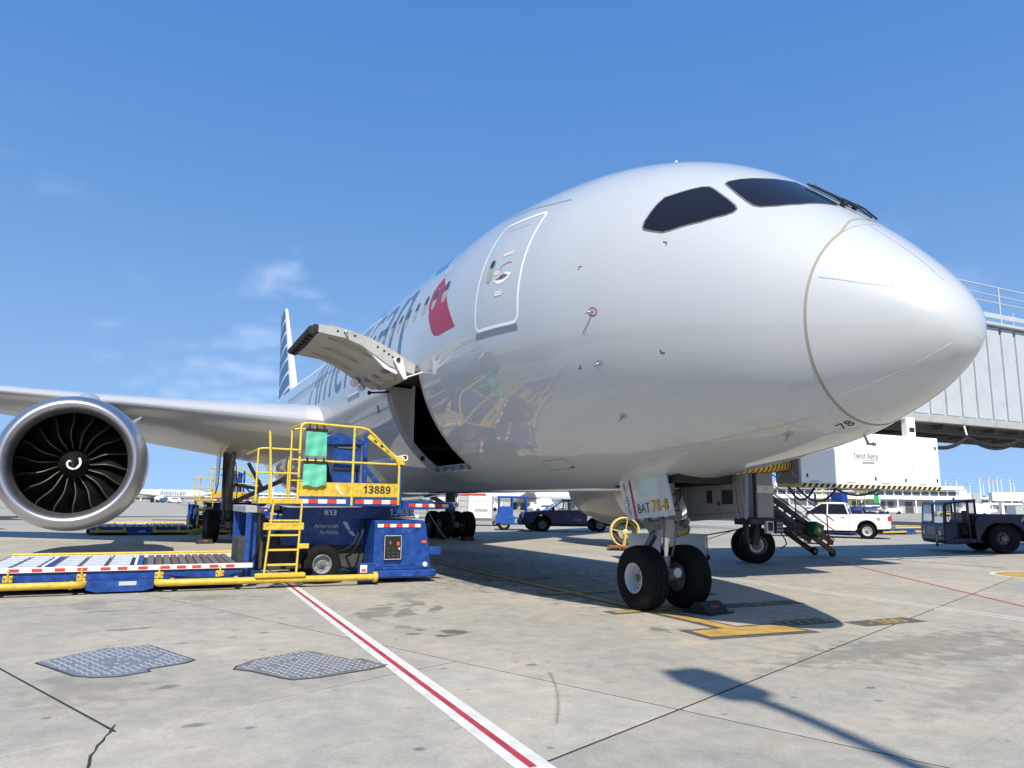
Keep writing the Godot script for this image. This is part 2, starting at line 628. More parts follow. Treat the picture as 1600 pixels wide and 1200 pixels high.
# ---------------------------------------------------------------- materials
func make_materials() -> void:
	var f := mat("skin_paint", Color(0.49, 0.52, 0.535), 0.44, 0.04)
	f.metallic_specular = 0.35
	f.clearcoat_enabled = true
	f.clearcoat = 1.0
	f.clearcoat_roughness = 0.035
	var cw := mat("cowl_paint", Color(0.27, 0.28, 0.29), 0.42, 0.05)
	cw.clearcoat_enabled = true
	cw.clearcoat = 0.6
	cw.clearcoat_roughness = 0.12
	var rd := mat("radome_paint", Color(0.53, 0.555, 0.565), 0.38, 0.04)
	rd.clearcoat_enabled = true
	rd.clearcoat = 1.0
	rd.clearcoat_roughness = 0.10
	var wp := mat("wing_paint", Color(0.50, 0.50, 0.49), 0.4, 0.05)
	wp.clearcoat_enabled = true
	wp.clearcoat = 0.5
	wp.clearcoat_roughness = 0.15
	mat("lip_metal", Color(0.52, 0.52, 0.55), 0.42, 1.0)
	mat("slat_metal", Color(0.60, 0.605, 0.61), 0.32, 0.4)
	var gl := mat("cockpit_glass", Color(0.012, 0.0095, 0.010), 0.035)
	gl.metallic_specular = 0.55
	mat("pane_dark", Color(0.03, 0.035, 0.045), 0.08)
	mat("window_frame", Color(0.35, 0.355, 0.30), 0.4)
	mat("seal", Color(0.29, 0.28, 0.20), 0.7)
	mat("line_dark", Color(0.12, 0.12, 0.12), 0.6)
	mat("line_faint", Color(0.36, 0.37, 0.38), 0.5)
	mat("line_skin", Color(0.37, 0.385, 0.40), 0.5)
	mat("door_white", Color(0.86, 0.87, 0.88), 0.35)
	mat("title_blue", Color(0.075, 0.15, 0.255), 0.3)
	mat("emblem_red", Color(0.36, 0.012, 0.032), 0.3)
	mat("emblem_blue", Color(0.03, 0.20, 0.52), 0.3)
	mat("emblem_grey", Color(0.38, 0.41, 0.48), 0.35)
	mat("fin_blue", Color(0.035, 0.13, 0.30), 0.35)
	mat("fin_white", Color(0.75, 0.77, 0.8), 0.35)
	mat("fin_red", Color(0.4, 0.03, 0.05), 0.35)
	mat("red_mark", Color(0.42, 0.03, 0.03), 0.5)
	mat("steel", Color(0.34, 0.34, 0.34), 0.35, 0.8)
	mat("chrome", Color(0.7, 0.7, 0.7), 0.15, 1.0)
	mat("gear_grey", Color(0.16, 0.165, 0.17), 0.45, 0.1)
	mat("gear_white", Color(0.50, 0.51, 0.52), 0.45)
	mat("strut_grey", Color(0.30, 0.31, 0.33), 0.4, 0.2)
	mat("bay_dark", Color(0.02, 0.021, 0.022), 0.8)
	mat("lining", Color(0.42, 0.41, 0.37), 0.6)
	mat("door_inner", Color(0.43, 0.41, 0.36), 0.55)
	mat("carbon", Color(0.012, 0.012, 0.013), 0.35)
	mat("blade_edge", Color(0.12, 0.11, 0.092), 0.42, 0.6)
	mat("black", Color(0.012, 0.012, 0.012), 0.6)
	mat("rubber", Color(0.02, 0.02, 0.021), 0.75)
	var ty := mat("tyre", Color(0.013, 0.013, 0.0135), 0.8)
	ty.metallic_specular = 0.22
	mat("white_paint", Color(0.8, 0.8, 0.8), 0.4)
	mat("text_white", Color(0.78, 0.78, 0.78), 0.6)
	mat("text_black", Color(0.015, 0.015, 0.015), 0.6)
	mat("text_grey", Color(0.3, 0.32, 0.36), 0.6)
	mat("text_pale", Color(0.6, 0.62, 0.66), 0.6)
	worn("loader_blue", Color(0.011, 0.060, 0.29), 0.38, 0.45, 0.9)
	worn("loader_yellow", Color(0.66, 0.46, 0.05), 0.45, 0.5, 0.5)
	worn("rail_yellow", Color(0.70, 0.52, 0.06), 0.42, 0.7, 0.4)
	worn("deck_white", Color(0.60, 0.63, 0.68), 0.45, 0.65, 0.8)
	worn("deck_grey", Color(0.16, 0.16, 0.16), 0.5, 0.5, 0.5)
	worn("deck_brown", Color(0.16, 0.10, 0.08), 0.6, 0.5, 0.5)
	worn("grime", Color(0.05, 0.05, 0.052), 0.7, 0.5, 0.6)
	mat("stripe_white", Color(0.74, 0.72, 0.66), 0.5)
	mat("stripe_red", Color(0.58, 0.045, 0.03), 0.5)
	var tp := mat("tarp", Color(0.115, 0.50, 0.36), 0.5)
	tp.backlight_enabled = true
	tp.backlight = Color(0.05, 0.3, 0.2)
	var tp2 := mat("tarp_green", Color(0.02, 0.42, 0.11), 0.5)
	tp2.backlight_enabled = true
	tp2.backlight = Color(0.02, 0.25, 0.06)
	worn("bridge_panel", Color(0.47, 0.51, 0.55), 0.45, 0.86, 2.5)
	worn("bridge_frame", Color(0.40, 0.41, 0.41), 0.55, 0.75, 1.5)
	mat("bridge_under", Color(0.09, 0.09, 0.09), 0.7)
	worn("cabinet_white", Color(0.80, 0.80, 0.78), 0.4, 0.93, 1.6)
	worn("cabinet_grey", Color(0.22, 0.23, 0.24), 0.5, 0.8, 1.0)
	worn("column_grey", Color(0.36, 0.38, 0.40), 0.5, 0.85, 0.7)
	worn("stair_black", Color(0.025, 0.026, 0.028), 0.5, 0.6, 0.5)
	worn("rust", Color(0.27, 0.095, 0.028), 0.75, 0.5, 0.3)
	mat("hose_yellow", Color(0.62, 0.36, 0.02), 0.6)
	mat("hose_lime", Color(0.55, 0.72, 0.02), 0.6)
	mat("hose_band", Color(0.03, 0.03, 0.03), 0.6)
	worn("reel_yellow", Color(0.72, 0.56, 0.16), 0.5, 0.7, 0.3)
	mat("hose_olive", Color(0.07, 0.065, 0.04), 0.7)
	worn("truck_white", Color(0.78, 0.78, 0.78), 0.28, 0.9, 1.5)
	worn("navy", Color(0.012, 0.022, 0.10), 0.35, 0.6, 1.0)
	worn("tug_navy", Color(0.006, 0.010, 0.050), 0.42, 0.6, 1.2)
	worn("tractor_blue", Color(0.012, 0.09, 0.40), 0.4, 0.65, 0.7)
	mat("lamp_red", Color(0.5, 0.02, 0.02), 0.25)
	mat("lamp_orange", Color(0.75, 0.12, 0.02), 0.3)
	mat("lamp_clear", Color(0.75, 0.75, 0.72), 0.15)
	mat("bin_green", Color(0.02, 0.13, 0.03), 0.5)
	var g := mat("glass", Color(0.62, 0.78, 0.74, 0.25), 0.05)
	g.albedo_color = Color(0.55, 0.72, 0.68, 0.3)
	g.transparency = BaseMaterial3D.TRANSPARENCY_ALPHA
	mat("far_white", Color(0.78, 0.79, 0.8), 0.6)
	mat("far_grey", Color(0.4, 0.42, 0.44), 0.6)
	mat("far_dark", Color(0.08, 0.09, 0.11), 0.3)
	mat("far_blue", Color(0.03, 0.08, 0.25), 0.5)
	mat("far_red", Color(0.45, 0.05, 0.04), 0.5)
	mat("far_tan", Color(0.42, 0.38, 0.3), 0.7)
	mat("far_green", Color(0.05, 0.07, 0.03), 0.9)
	worn("mast_grey", Color(0.55, 0.57, 0.6), 0.5, 0.9, 2.0)
	worn("cover_steel", Color(0.215, 0.235, 0.275), 0.5, 0.7, 0.5, 0.2)
	worn("cover_grey", Color(0.215, 0.22, 0.228), 0.5, 0.7, 0.5, 0.2)
	mat("tread_steel", Color(0.46, 0.48, 0.50), 0.5, 0.2)
	worn("strip_cream", Color(0.72, 0.62, 0.36), 0.5, 0.85, 0.6)

# ---------------------------------------------------------------- sky
# wispy banks: direction, reach, strength
const CLOUDS := [[Vector3(-0.953, 0.27, -0.136), 0.12, 1.15], [Vector3(-0.982, 0.165, -0.04), 0.26, 0.55], [Vector3(-0.945, 0.22, -0.235), 0.16, 0.6], [Vector3(-0.682, 0.571, -0.456), 0.12, 0.35], [Vector3(-0.2, 0.35, 0.9), 0.4, 0.7], [Vector3(0.7, 0.3, -0.6), 0.5, 0.7]]
func make_sky_cover() -> ImageTexture:
	var W := 1024
	var H := 512
	var im := Image.create(W, H, false, Image.FORMAT_RGBA8)
	var a := FastNoiseLite.new()
	a.noise_type = FastNoiseLite.TYPE_SIMPLEX_SMOOTH
	a.seed = 11
	a.frequency = 2.6
	a.fractal_octaves = 6
	a.fractal_gain = 0.58
	var b := FastNoiseLite.new()
	b.noise_type = FastNoiseLite.TYPE_SIMPLEX_SMOOTH
	b.seed = 4
	b.frequency = 0.9
	b.fractal_octaves = 3
	var bands := CLOUDS
	for y in H:
		var el := PI * 0.5 - PI * (y + 0.5) / H
		if el < -0.02:
			continue
		for x in W:
			var az := TAU * (x + 0.5) / W
			var dir := Vector3(sin(az) * cos(el), sin(el), -cos(az) * cos(el))
			var bank := 0.0
			for q in bands:
				bank = maxf(bank, q[2] * smoothstep(q[1], 0.0, (dir - (q[0] as Vector3)).length() * (1.0 + 0.6 * absf(dir.y - (q[0] as Vector3).y) / q[1])))
			# clouds lie on a layer overhead, so they flatten towards the horizon
			var k := 1.0 / (sin(el) + 0.16)
			var d := Vector2(cos(az), sin(az)) * cos(el) * k
			var streak := Vector2(d.x * 0.9 + d.y * 0.35, d.y * 1.7 - d.x * 0.6)
			var q := b.get_noise_2d(d.x * 0.6 + 3.0, d.y * 0.6)
			var w := a.get_noise_3d(streak.x * 1.1, streak.y * 1.1, q * 0.8)
			var low := smoothstep(0.75, 0.12, el)
			var amt := smoothstep(0.20, 0.95, w + q * 0.7 - 0.30 + 0.22 * low + 0.40 * bank) * clampf(lerpf(0.02, 0.30, low) + 0.45 * bank, 0.0, 0.8)
			im.set_pixel(x, y, Color(1, 1, 1, clampf(amt, 0.0, 1.0)))
	return ImageTexture.create_from_image(im)

# ---------------------------------------------------------------- concrete
const GX0 := -24.0
const GZ0 := -18.0
const GS := 30.0
const GN := 2048
var grime_spots := [
	# x, z, half length along x, half length along z, turn, strength
	-6.5, 4.4, 0.9, 0.30, -0.5, 0.34, -6.3, 4.0, 0.5, 0.16, -0.4, 0.42, -6.6, 3.4, 0.45, 0.10, -0.5, 0.40, -4.42, 3.98, 0.18, 0.22, 0.0, 0.62, -4.25, 4.2, 0.09, 0.13, 0.0, 0.66, -4.5, 4.5, 0.06, 0.10, 0.0, 0.6, -4.75, 4.3, 0.05, 0.09, 0.3, 0.55, -6.9, 4.2, 0.07, 0.4, 0.1, 0.5, -7.1, 3.6, 0.06, 0.25, 0.0, 0.5,
	-5.0, 4.4, 0.25, 0.12, 0.4, 0.3, -3.63, 1.27, 0.16, 0.17, 0.3, 0.42, -3.5, 1.0, 0.1, 0.15, 0.0, 0.25, -6.18, 7.78, 0.07, 0.30, 0.1, 0.45, -4.9, 7.17, 0.06, 0.11, 0.0, 0.45, -2.74, 7.34, 0.10, 0.09, 0.0, 0.4,
	-8.33, 3.3, 0.5, 0.4, 0.0, 0.22, -7.4, 3.5, 0.5, 0.15, 0.0, 0.30, -1.5, -0.9, 0.5, 2.6, 0.08, 0.26, -0.9, -1.8, 0.25, 2.0, 0.1, 0.25, 0.1, -0.2, 0.25, 2.2, 0.25, 0.16, -1.4, 7.2, 0.07, 0.10, 0.0, 0.45,
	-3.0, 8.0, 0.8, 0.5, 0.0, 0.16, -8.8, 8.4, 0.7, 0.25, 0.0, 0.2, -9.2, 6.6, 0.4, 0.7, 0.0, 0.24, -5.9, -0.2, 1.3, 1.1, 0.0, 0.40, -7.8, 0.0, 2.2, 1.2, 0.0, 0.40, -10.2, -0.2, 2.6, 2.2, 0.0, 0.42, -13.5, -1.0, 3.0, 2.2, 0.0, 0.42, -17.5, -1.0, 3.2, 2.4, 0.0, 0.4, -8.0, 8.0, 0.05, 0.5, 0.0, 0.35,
	-11.0, -5.0, 2.5, 1.0, 0.3, 0.14, -2.3, 3.9, 0.04, 0.06, 0.0, 0.5, -0.2, 1.4, 0.03, 0.05, 0.0, 0.55, -1.0, 2.0, 0.05, 0.03, 0.0, 0.3, -5.3, 6.2, 0.05, 0.07, 0.0, 0.45, -5.1, 6.6, 0.04, 0.08, 0.0, 0.4]

func bake_concrete() -> Array:
	var f := FastNoiseLite.new()
	f.noise_type = FastNoiseLite.TYPE_SIMPLEX_SMOOTH
	f.fractal_octaves = 4
	f.frequency = 0.045
	f.seed = 5
	var fine := f.get_seamless_image(1024, 1024).get_data()
	f.frequency = 0.008
	f.fractal_octaves = 5
	f.seed = 9
	var broad := f.get_seamless_image(1024, 1024).get_data()
	f.frequency = 0.02
	f.seed = 21
	var mid := f.get_seamless_image(512, 512).get_data()
	var amt := PackedFloat32Array()
	amt.resize(GN * GN)
	var px := GN / GS
	var nz := FastNoiseLite.new()
	nz.noise_type = FastNoiseLite.TYPE_SIMPLEX_SMOOTH
	nz.frequency = 2.2
	nz.fractal_octaves = 4
	for i in range(0, grime_spots.size(), 6):
		var cx: float = grime_spots[i]
		var cz: float = grime_spots[i + 1]
		var ra: float = grime_spots[i + 2]
		var rb: float = grime_spots[i + 3]
		var tn: float = grime_spots[i + 4]
		var st: float = grime_spots[i + 5]
		var R := maxf(ra, rb) * 1.6
		for y in range(int((cz - R - GZ0) * px), int((cz + R - GZ0) * px)):
			for x in range(int((cx - R - GX0) * px), int((cx + R - GX0) * px)):
				var wx := x / px + GX0
				var wz := y / px + GZ0
				var d := Vector2(wx - cx, wz - cz).rotated(tn)
				var e := sqrt(d.x * d.x / (ra * ra) + d.y * d.y / (rb * rb))
				var nn := nz.get_noise_2d(wx * 1.3, wz * 1.3) * 0.9
				var a := smoothstep(1.15, 0.55, e + nn) * st
				var k := (y & (GN - 1)) * GN + (x & (GN - 1))
				amt[k] = maxf(amt[k], a)
	# specks, drips and grit of all sizes
	rng.seed = 404
	for i in 900:
		var wx := rng.randf_range(-12.0, 4.0)
		var wz := rng.randf_range(-6.0, 10.0)
		var r := 0.006 + 0.03 * pow(rng.randf(), 4.0)
		var st := rng.randf_range(0.15, 0.6)
		var w := int(ceil(r * px)) + 1
		for dy in range(-w, w + 1):
			for dx in range(-w, w + 1):
				var e := Vector2(dx, dy * 0.8).length() / (r * px)
				var k := ((int((wz - GZ0) * px) + dy) & (GN - 1)) * GN + ((int((wx - GX0) * px) + dx) & (GN - 1))
				amt[k] = maxf(amt[k], st * clampf(1.5 - e, 0.0, 1.0))
	# crossing tyre streaks to the right of the nose
	for i in 46:
		var c := Vector2(rng.randf_range(-3.5, 1.8), rng.randf_range(-3.6, 1.2))
		var d := (Vector2(0.95, -0.3) if i % 3 else Vector2(0.35, 0.93)).rotated(rng.randf_range(-0.1, 0.1)) * rng.randf_range(0.5, 1.9)
		var st := rng.randf_range(0.05, 0.17)
		for t in 400:
			var q := c + d * (t / 200.0 - 1.0)
			var wob := nz.get_noise_2d(q.x * 3.0, q.y * 3.0)
			for e in range(-1, 2):
				var k := ((int((q.y - GZ0) * px) + e) & (GN - 1)) * GN + (int((q.x - GX0) * px) & (GN - 1))
				amt[k] = maxf(amt[k], st * clampf(0.75 + wob, 0.0, 1.0))
	# hairline scratch and tyre scuffs
	for sc in [[-1.93, 3.89, -1.2, 4.15, -0.36, 4.67, 0.007, 0.4], [-1.6, -0.6, -0.6, -1.6, 0.2, -2.8, 0.05, 0.14], [-1.2, 0.4, -0.1, -0.9, 0.9, -2.0, 0.06, 0.12], [-0.9, 0.9, 0.3, -0.4, 1.3, -1.6, 0.06, 0.12], [-8.8, 9.4, -9.1, 8.4, -9.2, 7.7, 0.03, 0.3], [-7.9, 8.9, -7.5, 8.0, -7.7, 7.2, 0.02, 0.28]]:
		for t in 700:
			var q := t / 699.0
			var p := Vector2(sc[0], sc[1]).lerp(Vector2(sc[2], sc[3]), q).lerp(Vector2(sc[2], sc[3]).lerp(Vector2(sc[4], sc[5]), q), q)
			var w := int(ceil(sc[6] * px))
			for dy in range(-w, w + 1):
				for dx in range(-w, w + 1):
					var k := ((int((p.y - GZ0) * px) + dy) & (GN - 1)) * GN + ((int((p.x - GX0) * px) + dx) & (GN - 1))
					amt[k] = maxf(amt[k], sc[7] * clampf(1.2 - Vector2(dx, dy).length() / w, 0.0, 1.0))
	var out := PackedByteArray()
	out.resize(GN * GN * 3)
	var rough := PackedByteArray()
	rough.resize(GN * GN)
	var seed := 12345
	var k := 0
	for y in GN:
		var yb := ((y >> 1) & 1023) << 10
		var yf := (y & 1023) << 10
		var ym := ((y * 3 >> 2) & 511) << 9
		for x in GN:
			seed = (seed * 1103515245 + 12345) & 0x7fffffff
			var g := (seed >> 16) & 31
			var bl := broad[yb + (x >> 1)]
			var fi := fine[yf + (x & 1023)]
			var mi := mid[ym + ((x * 3 >> 2) & 511)]
			var v := 0.80 + (bl - 128) * 0.0004 + (fi - 128) * 0.0004 + (mi - 128) * 0.0002 + (g - 15) * 0.0022
			var warm := (mi - 128) * 0.00009 + (bl - 128) * 0.00006
			var a := 1.0 - amt[k]
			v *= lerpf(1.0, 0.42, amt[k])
			out[k * 3] = clampi(int((v * 0.812 + warm) * 255.0), 0, 255)
			out[k * 3 + 1] = clampi(int(v * 0.793 * 255.0), 0, 255)
			out[k * 3 + 2] = clampi(int((v * 0.742 - warm) * 255.0), 0, 255)
			rough[k] = clampi(fi + (g - 15) * 3, 0, 255)
			k += 1
	var img := Image.create_from_data(GN, GN, false, Image.FORMAT_RGB8, out)
	var bump := Image.create_from_data(GN, GN, false, Image.FORMAT_L8, rough)
	return [ImageTexture.create_from_image(img), ImageTexture.create_from_image(bump)]

func concrete_mat(key: String, tint: float, warm: float, tex: Array) -> void:
	var m := StandardMaterial3D.new()
	m.resource_name = key
	m.albedo_color = Color(tint + warm, tint, tint - warm)
	m.albedo_texture = tex[0]
	m.roughness = 0.82
	m.heightmap_enabled = true
	m.heightmap_texture = tex[1]
	m.heightmap_scale = 0.35
	M[key] = m

# a slab of the apron with its own rim, its corners given as (x, z)
func slab_mesh(poly: PackedVector2Array, y: float, depth: float, edge := 0.005) -> ArrayMesh:
	var v := PackedVector3Array()
	var n := PackedVector3Array()
	var uv := PackedVector2Array()
	var inner: Array = Geometry2D.offset_polygon(poly, -edge, Geometry2D.JOIN_MITER)
	if inner.is_empty():
		inner = [poly]
	var top: PackedVector2Array = inner[0]
	var ids := Geometry2D.triangulate_polygon(top)
	for t in range(0, ids.size(), 3):
		var q := [top[ids[t]], top[ids[t + 1]], top[ids[t + 2]]]
		if (q[1] - q[0]).cross(q[2] - q[0]) < 0.0:
			q = [q[0], q[2], q[1]]
		for w in q:
			v.append(Vector3(w.x, y, w.y))
			n.append(Vector3.UP)
			uv.append(Vector2((w.x - GX0) / GS, (w.y - GZ0) / GS))
	if top.size() == poly.size():
		var sgn := 0.0
		for i in top.size():
			sgn += top[i].cross(top[(i + 1) % top.size()])
		for i in top.size():
			# match each inner corner to its nearest outer one
			var a := top[i]
			var b := top[(i + 1) % top.size()]
			var A := near_pt(poly, a)
			var B := near_pt(poly, b)
			var d := (b - a).normalized()
			var o := Vector2(d.y, -d.x) * signf(sgn)
			var nn := Vector3(o.x, 1.0, o.y).normalized()
			var quads := [[a, y, b, y, B, y - edge * 0.6, A, y - edge * 0.6, nn], [A, y - edge * 0.6, B, y - edge * 0.6, B, y - depth, A, y - depth, Vector3(o.x, 0, o.y)]]
			for Q in quads:
				var P := [Vector3(Q[0].x, Q[1], Q[0].y), Vector3(Q[2].x, Q[3], Q[2].y), Vector3(Q[4].x, Q[5], Q[4].y), Vector3(Q[6].x, Q[7], Q[6].y)]
				var order := [0, 1, 2, 0, 2, 3]
				if (P[1] - P[0]).cross(P[2] - P[0]).dot(Q[8]) > 0.0:
					order = [0, 2, 1, 0, 3, 2]
				for k in order:
					v.append(P[k])
					n.append(Q[8])
					uv.append(Vector2((P[k].x - GX0) / GS, (P[k].z - GZ0) / GS))
	var arr := []
	arr.resize(Mesh.ARRAY_MAX)
	arr[Mesh.ARRAY_VERTEX] = v
	arr[Mesh.ARRAY_NORMAL] = n
	arr[Mesh.ARRAY_TEX_UV] = uv
	var am := ArrayMesh.new()
	am.add_surface_from_arrays(Mesh.PRIMITIVE_TRIANGLES, arr)
	return am

func near_pt(poly: PackedVector2Array, q: Vector2) -> Vector2:
	var best := poly[0]
	for w in poly:
		if w.distance_squared_to(q) < best.distance_squared_to(q):
			best = w
	return best

const SLAB_A := Vector2(-0.31, 3.54)
const SLAB_U := Vector2(0.923, -0.385)
const SLAB_W := Vector2(0.385, 0.923)
func gp(u: float, w: float) -> Vector2:
	return SLAB_A + SLAB_U * u + SLAB_W * w

func build_ground() -> void:
	var tex := bake_concrete()
	concrete_mat("concrete", 0.97, 0.005, tex)
	concrete_mat("concrete_pale", 1.0, 0.004, tex)
	concrete_mat("concrete_warm", 0.965, 0.010, tex)
	concrete_mat("concrete_grey", 0.93, 0.0, tex)
	var tones := [M.concrete, M.concrete_pale, M.concrete_grey, M.concrete, M.concrete_warm]
	mat("joint", Color(0.035, 0.032, 0.028), 0.9)
	# the apron as far as the horizon, with the far concrete, and the slabs near the airliner set into it
	var ground := Node3D.new()
	ground.name = "ground"
	add_child(ground)
	struct(ground, "pale concrete apron of big slabs with dark joints and oil stains")
	var far := MeshInstance3D.new()
	far.name = "far_apron"
	far.mesh = slab_mesh(pv([-4200, -4200, 3000, -4200, 3000, 3000, -4200, 3000]), -0.03, 0.1, 0.02)
	far.material_override = M.concrete
	ground.add_child(far)
	var bed := MB.new()
	bed.quad(V(-75, -0.005, -75), V(40, -0.005, -75), V(40, -0.005, 40), V(-75, -0.005, 40), Vector3.UP)
	put(bed, "joint_filler", M.joint, ground)
	rng.seed = 3
	var L := 6.1
	var rows := []
	for i in range(-12, 4):
		rows.append(i * L)
	var g := 0.0135
	for iw in range(-12, 4):
		for iu in range(-12, 4):
			var u0 := iu * L + g
			var u1 := (iu + 1) * L - g
			var w0 := iw * L + g
			var w1 := (iw + 1) * L - g
			if iw == 0 and iu < -1:
				w1 = 3.42 - g
			elif iw == 1 and iu < -1:
				w0 = 3.42 + g
			if iw == 1 and iu == -1:
				continue
			var c := gp((u0 + u1) * 0.5, (w0 + w1) * 0.5)
			if c.x > 12.0 or c.y > 18.0 or c.x < -70.0 or c.y < -70.0:
				continue
			if iw == 0 and iu == -1:
				# the strip beside the drains: a slab, then the panel that frames the covers
				add_slab(ground, [gp(-2.65 + g, w0), gp(-g, w0), gp(-g, 12.2 - g), gp(-2.652, 12.2 - g), gp(-2.652, 3.42 + g)], M.concrete_pale)
				add_slab(ground, [gp(-6.1 + g, 3.42 + g), gp(-2.655, 3.42 + g), gp(-2.655, 12.2 - g), gp(-6.1 + g, 12.2 - g)], M.concrete)
				w1 = 3.42 - g
				add_slab(ground, [gp(-6.1 + g, w0), gp(-5.0, w0), gp(-5.0, w1), gp(-6.1 + g, w1)], M.concrete)
				add_slab(ground, [gp(-5.0 + 0.006, w0), gp(-2.65 - g, w0), gp(-2.65 - g, w1), gp(-5.0 + 0.006, w1)], M.concrete_warm)
				continue
			add_slab(ground, [gp(u0, w0), gp(u1, w0), gp(u1, w1), gp(u0, w1)], tones[rng.randi() % 5])
	# an open crack running from the corner of the drain panel
	var ck := MB.new()
	var pts := [V(-1.63, 0, 7.73), V(-1.52, 0, 7.75), V(-1.42, 0, 7.757), V(-1.33, 0, 7.782), V(-1.24, 0, 7.79), V(-1.13, 0, 7.818), V(-1.02, 0, 7.824), V(-0.92, 0, 7.845), V(-0.72, 0, 7.84), V(-0.5, 0, 7.855), V(-0.2, 0, 7.85)]
	for i in pts.size() - 1:
		var wd := 0.005 + 0.006 * absf(sin(i * 2.1))
		var wd2 := 0.005 + 0.006 * absf(sin((i + 1) * 2.1))
		var o := Vector3(0, 0.003, 0)
		ck.quad(pts[i] + o - V(0, 0, wd), pts[i + 1] + o - V(0, 0, wd2), pts[i + 1] + o + V(0, 0, wd2), pts[i] + o + V(0, 0, wd), Vector3.UP)
	put(ck, "crack", M.joint, ground)
	build_markings()

func add_slab(ground: Node, poly: Array, m: Material) -> void:
	var o := MeshInstance3D.new()
	o.name = "concrete_slab"
	o.mesh = slab_mesh(PackedVector2Array(poly), 0.0, 0.02)
	o.material_override = m
	ground.add_child(o, true)

# a painted strip on the apron: polygon of (x, z), at its own height
func paint(parent: Node, called: String, poly: Array, y: float, m: Material) -> void:
	var o := MeshInstance3D.new()
	o.name = called
	o.mesh = slab_mesh(PackedVector2Array(poly), y, 0.002, 0.002)
	o.material_override = m
	parent.add_child(o, true)

func paint_mat(key: String, col: Color, wear := 0.35) -> void:
	# worn road paint: pale where the concrete shows through
	var m := worn(key, col, 0.7, 1.0 - wear, 1.1)
	m.metallic_specular = 0.3

func strip(a: Vector2, b: Vector2, w: float) -> Array:
	var s := (b - a).normalized().orthogonal() * w * 0.5
	return [a + s, b + s, b - s, a - s]

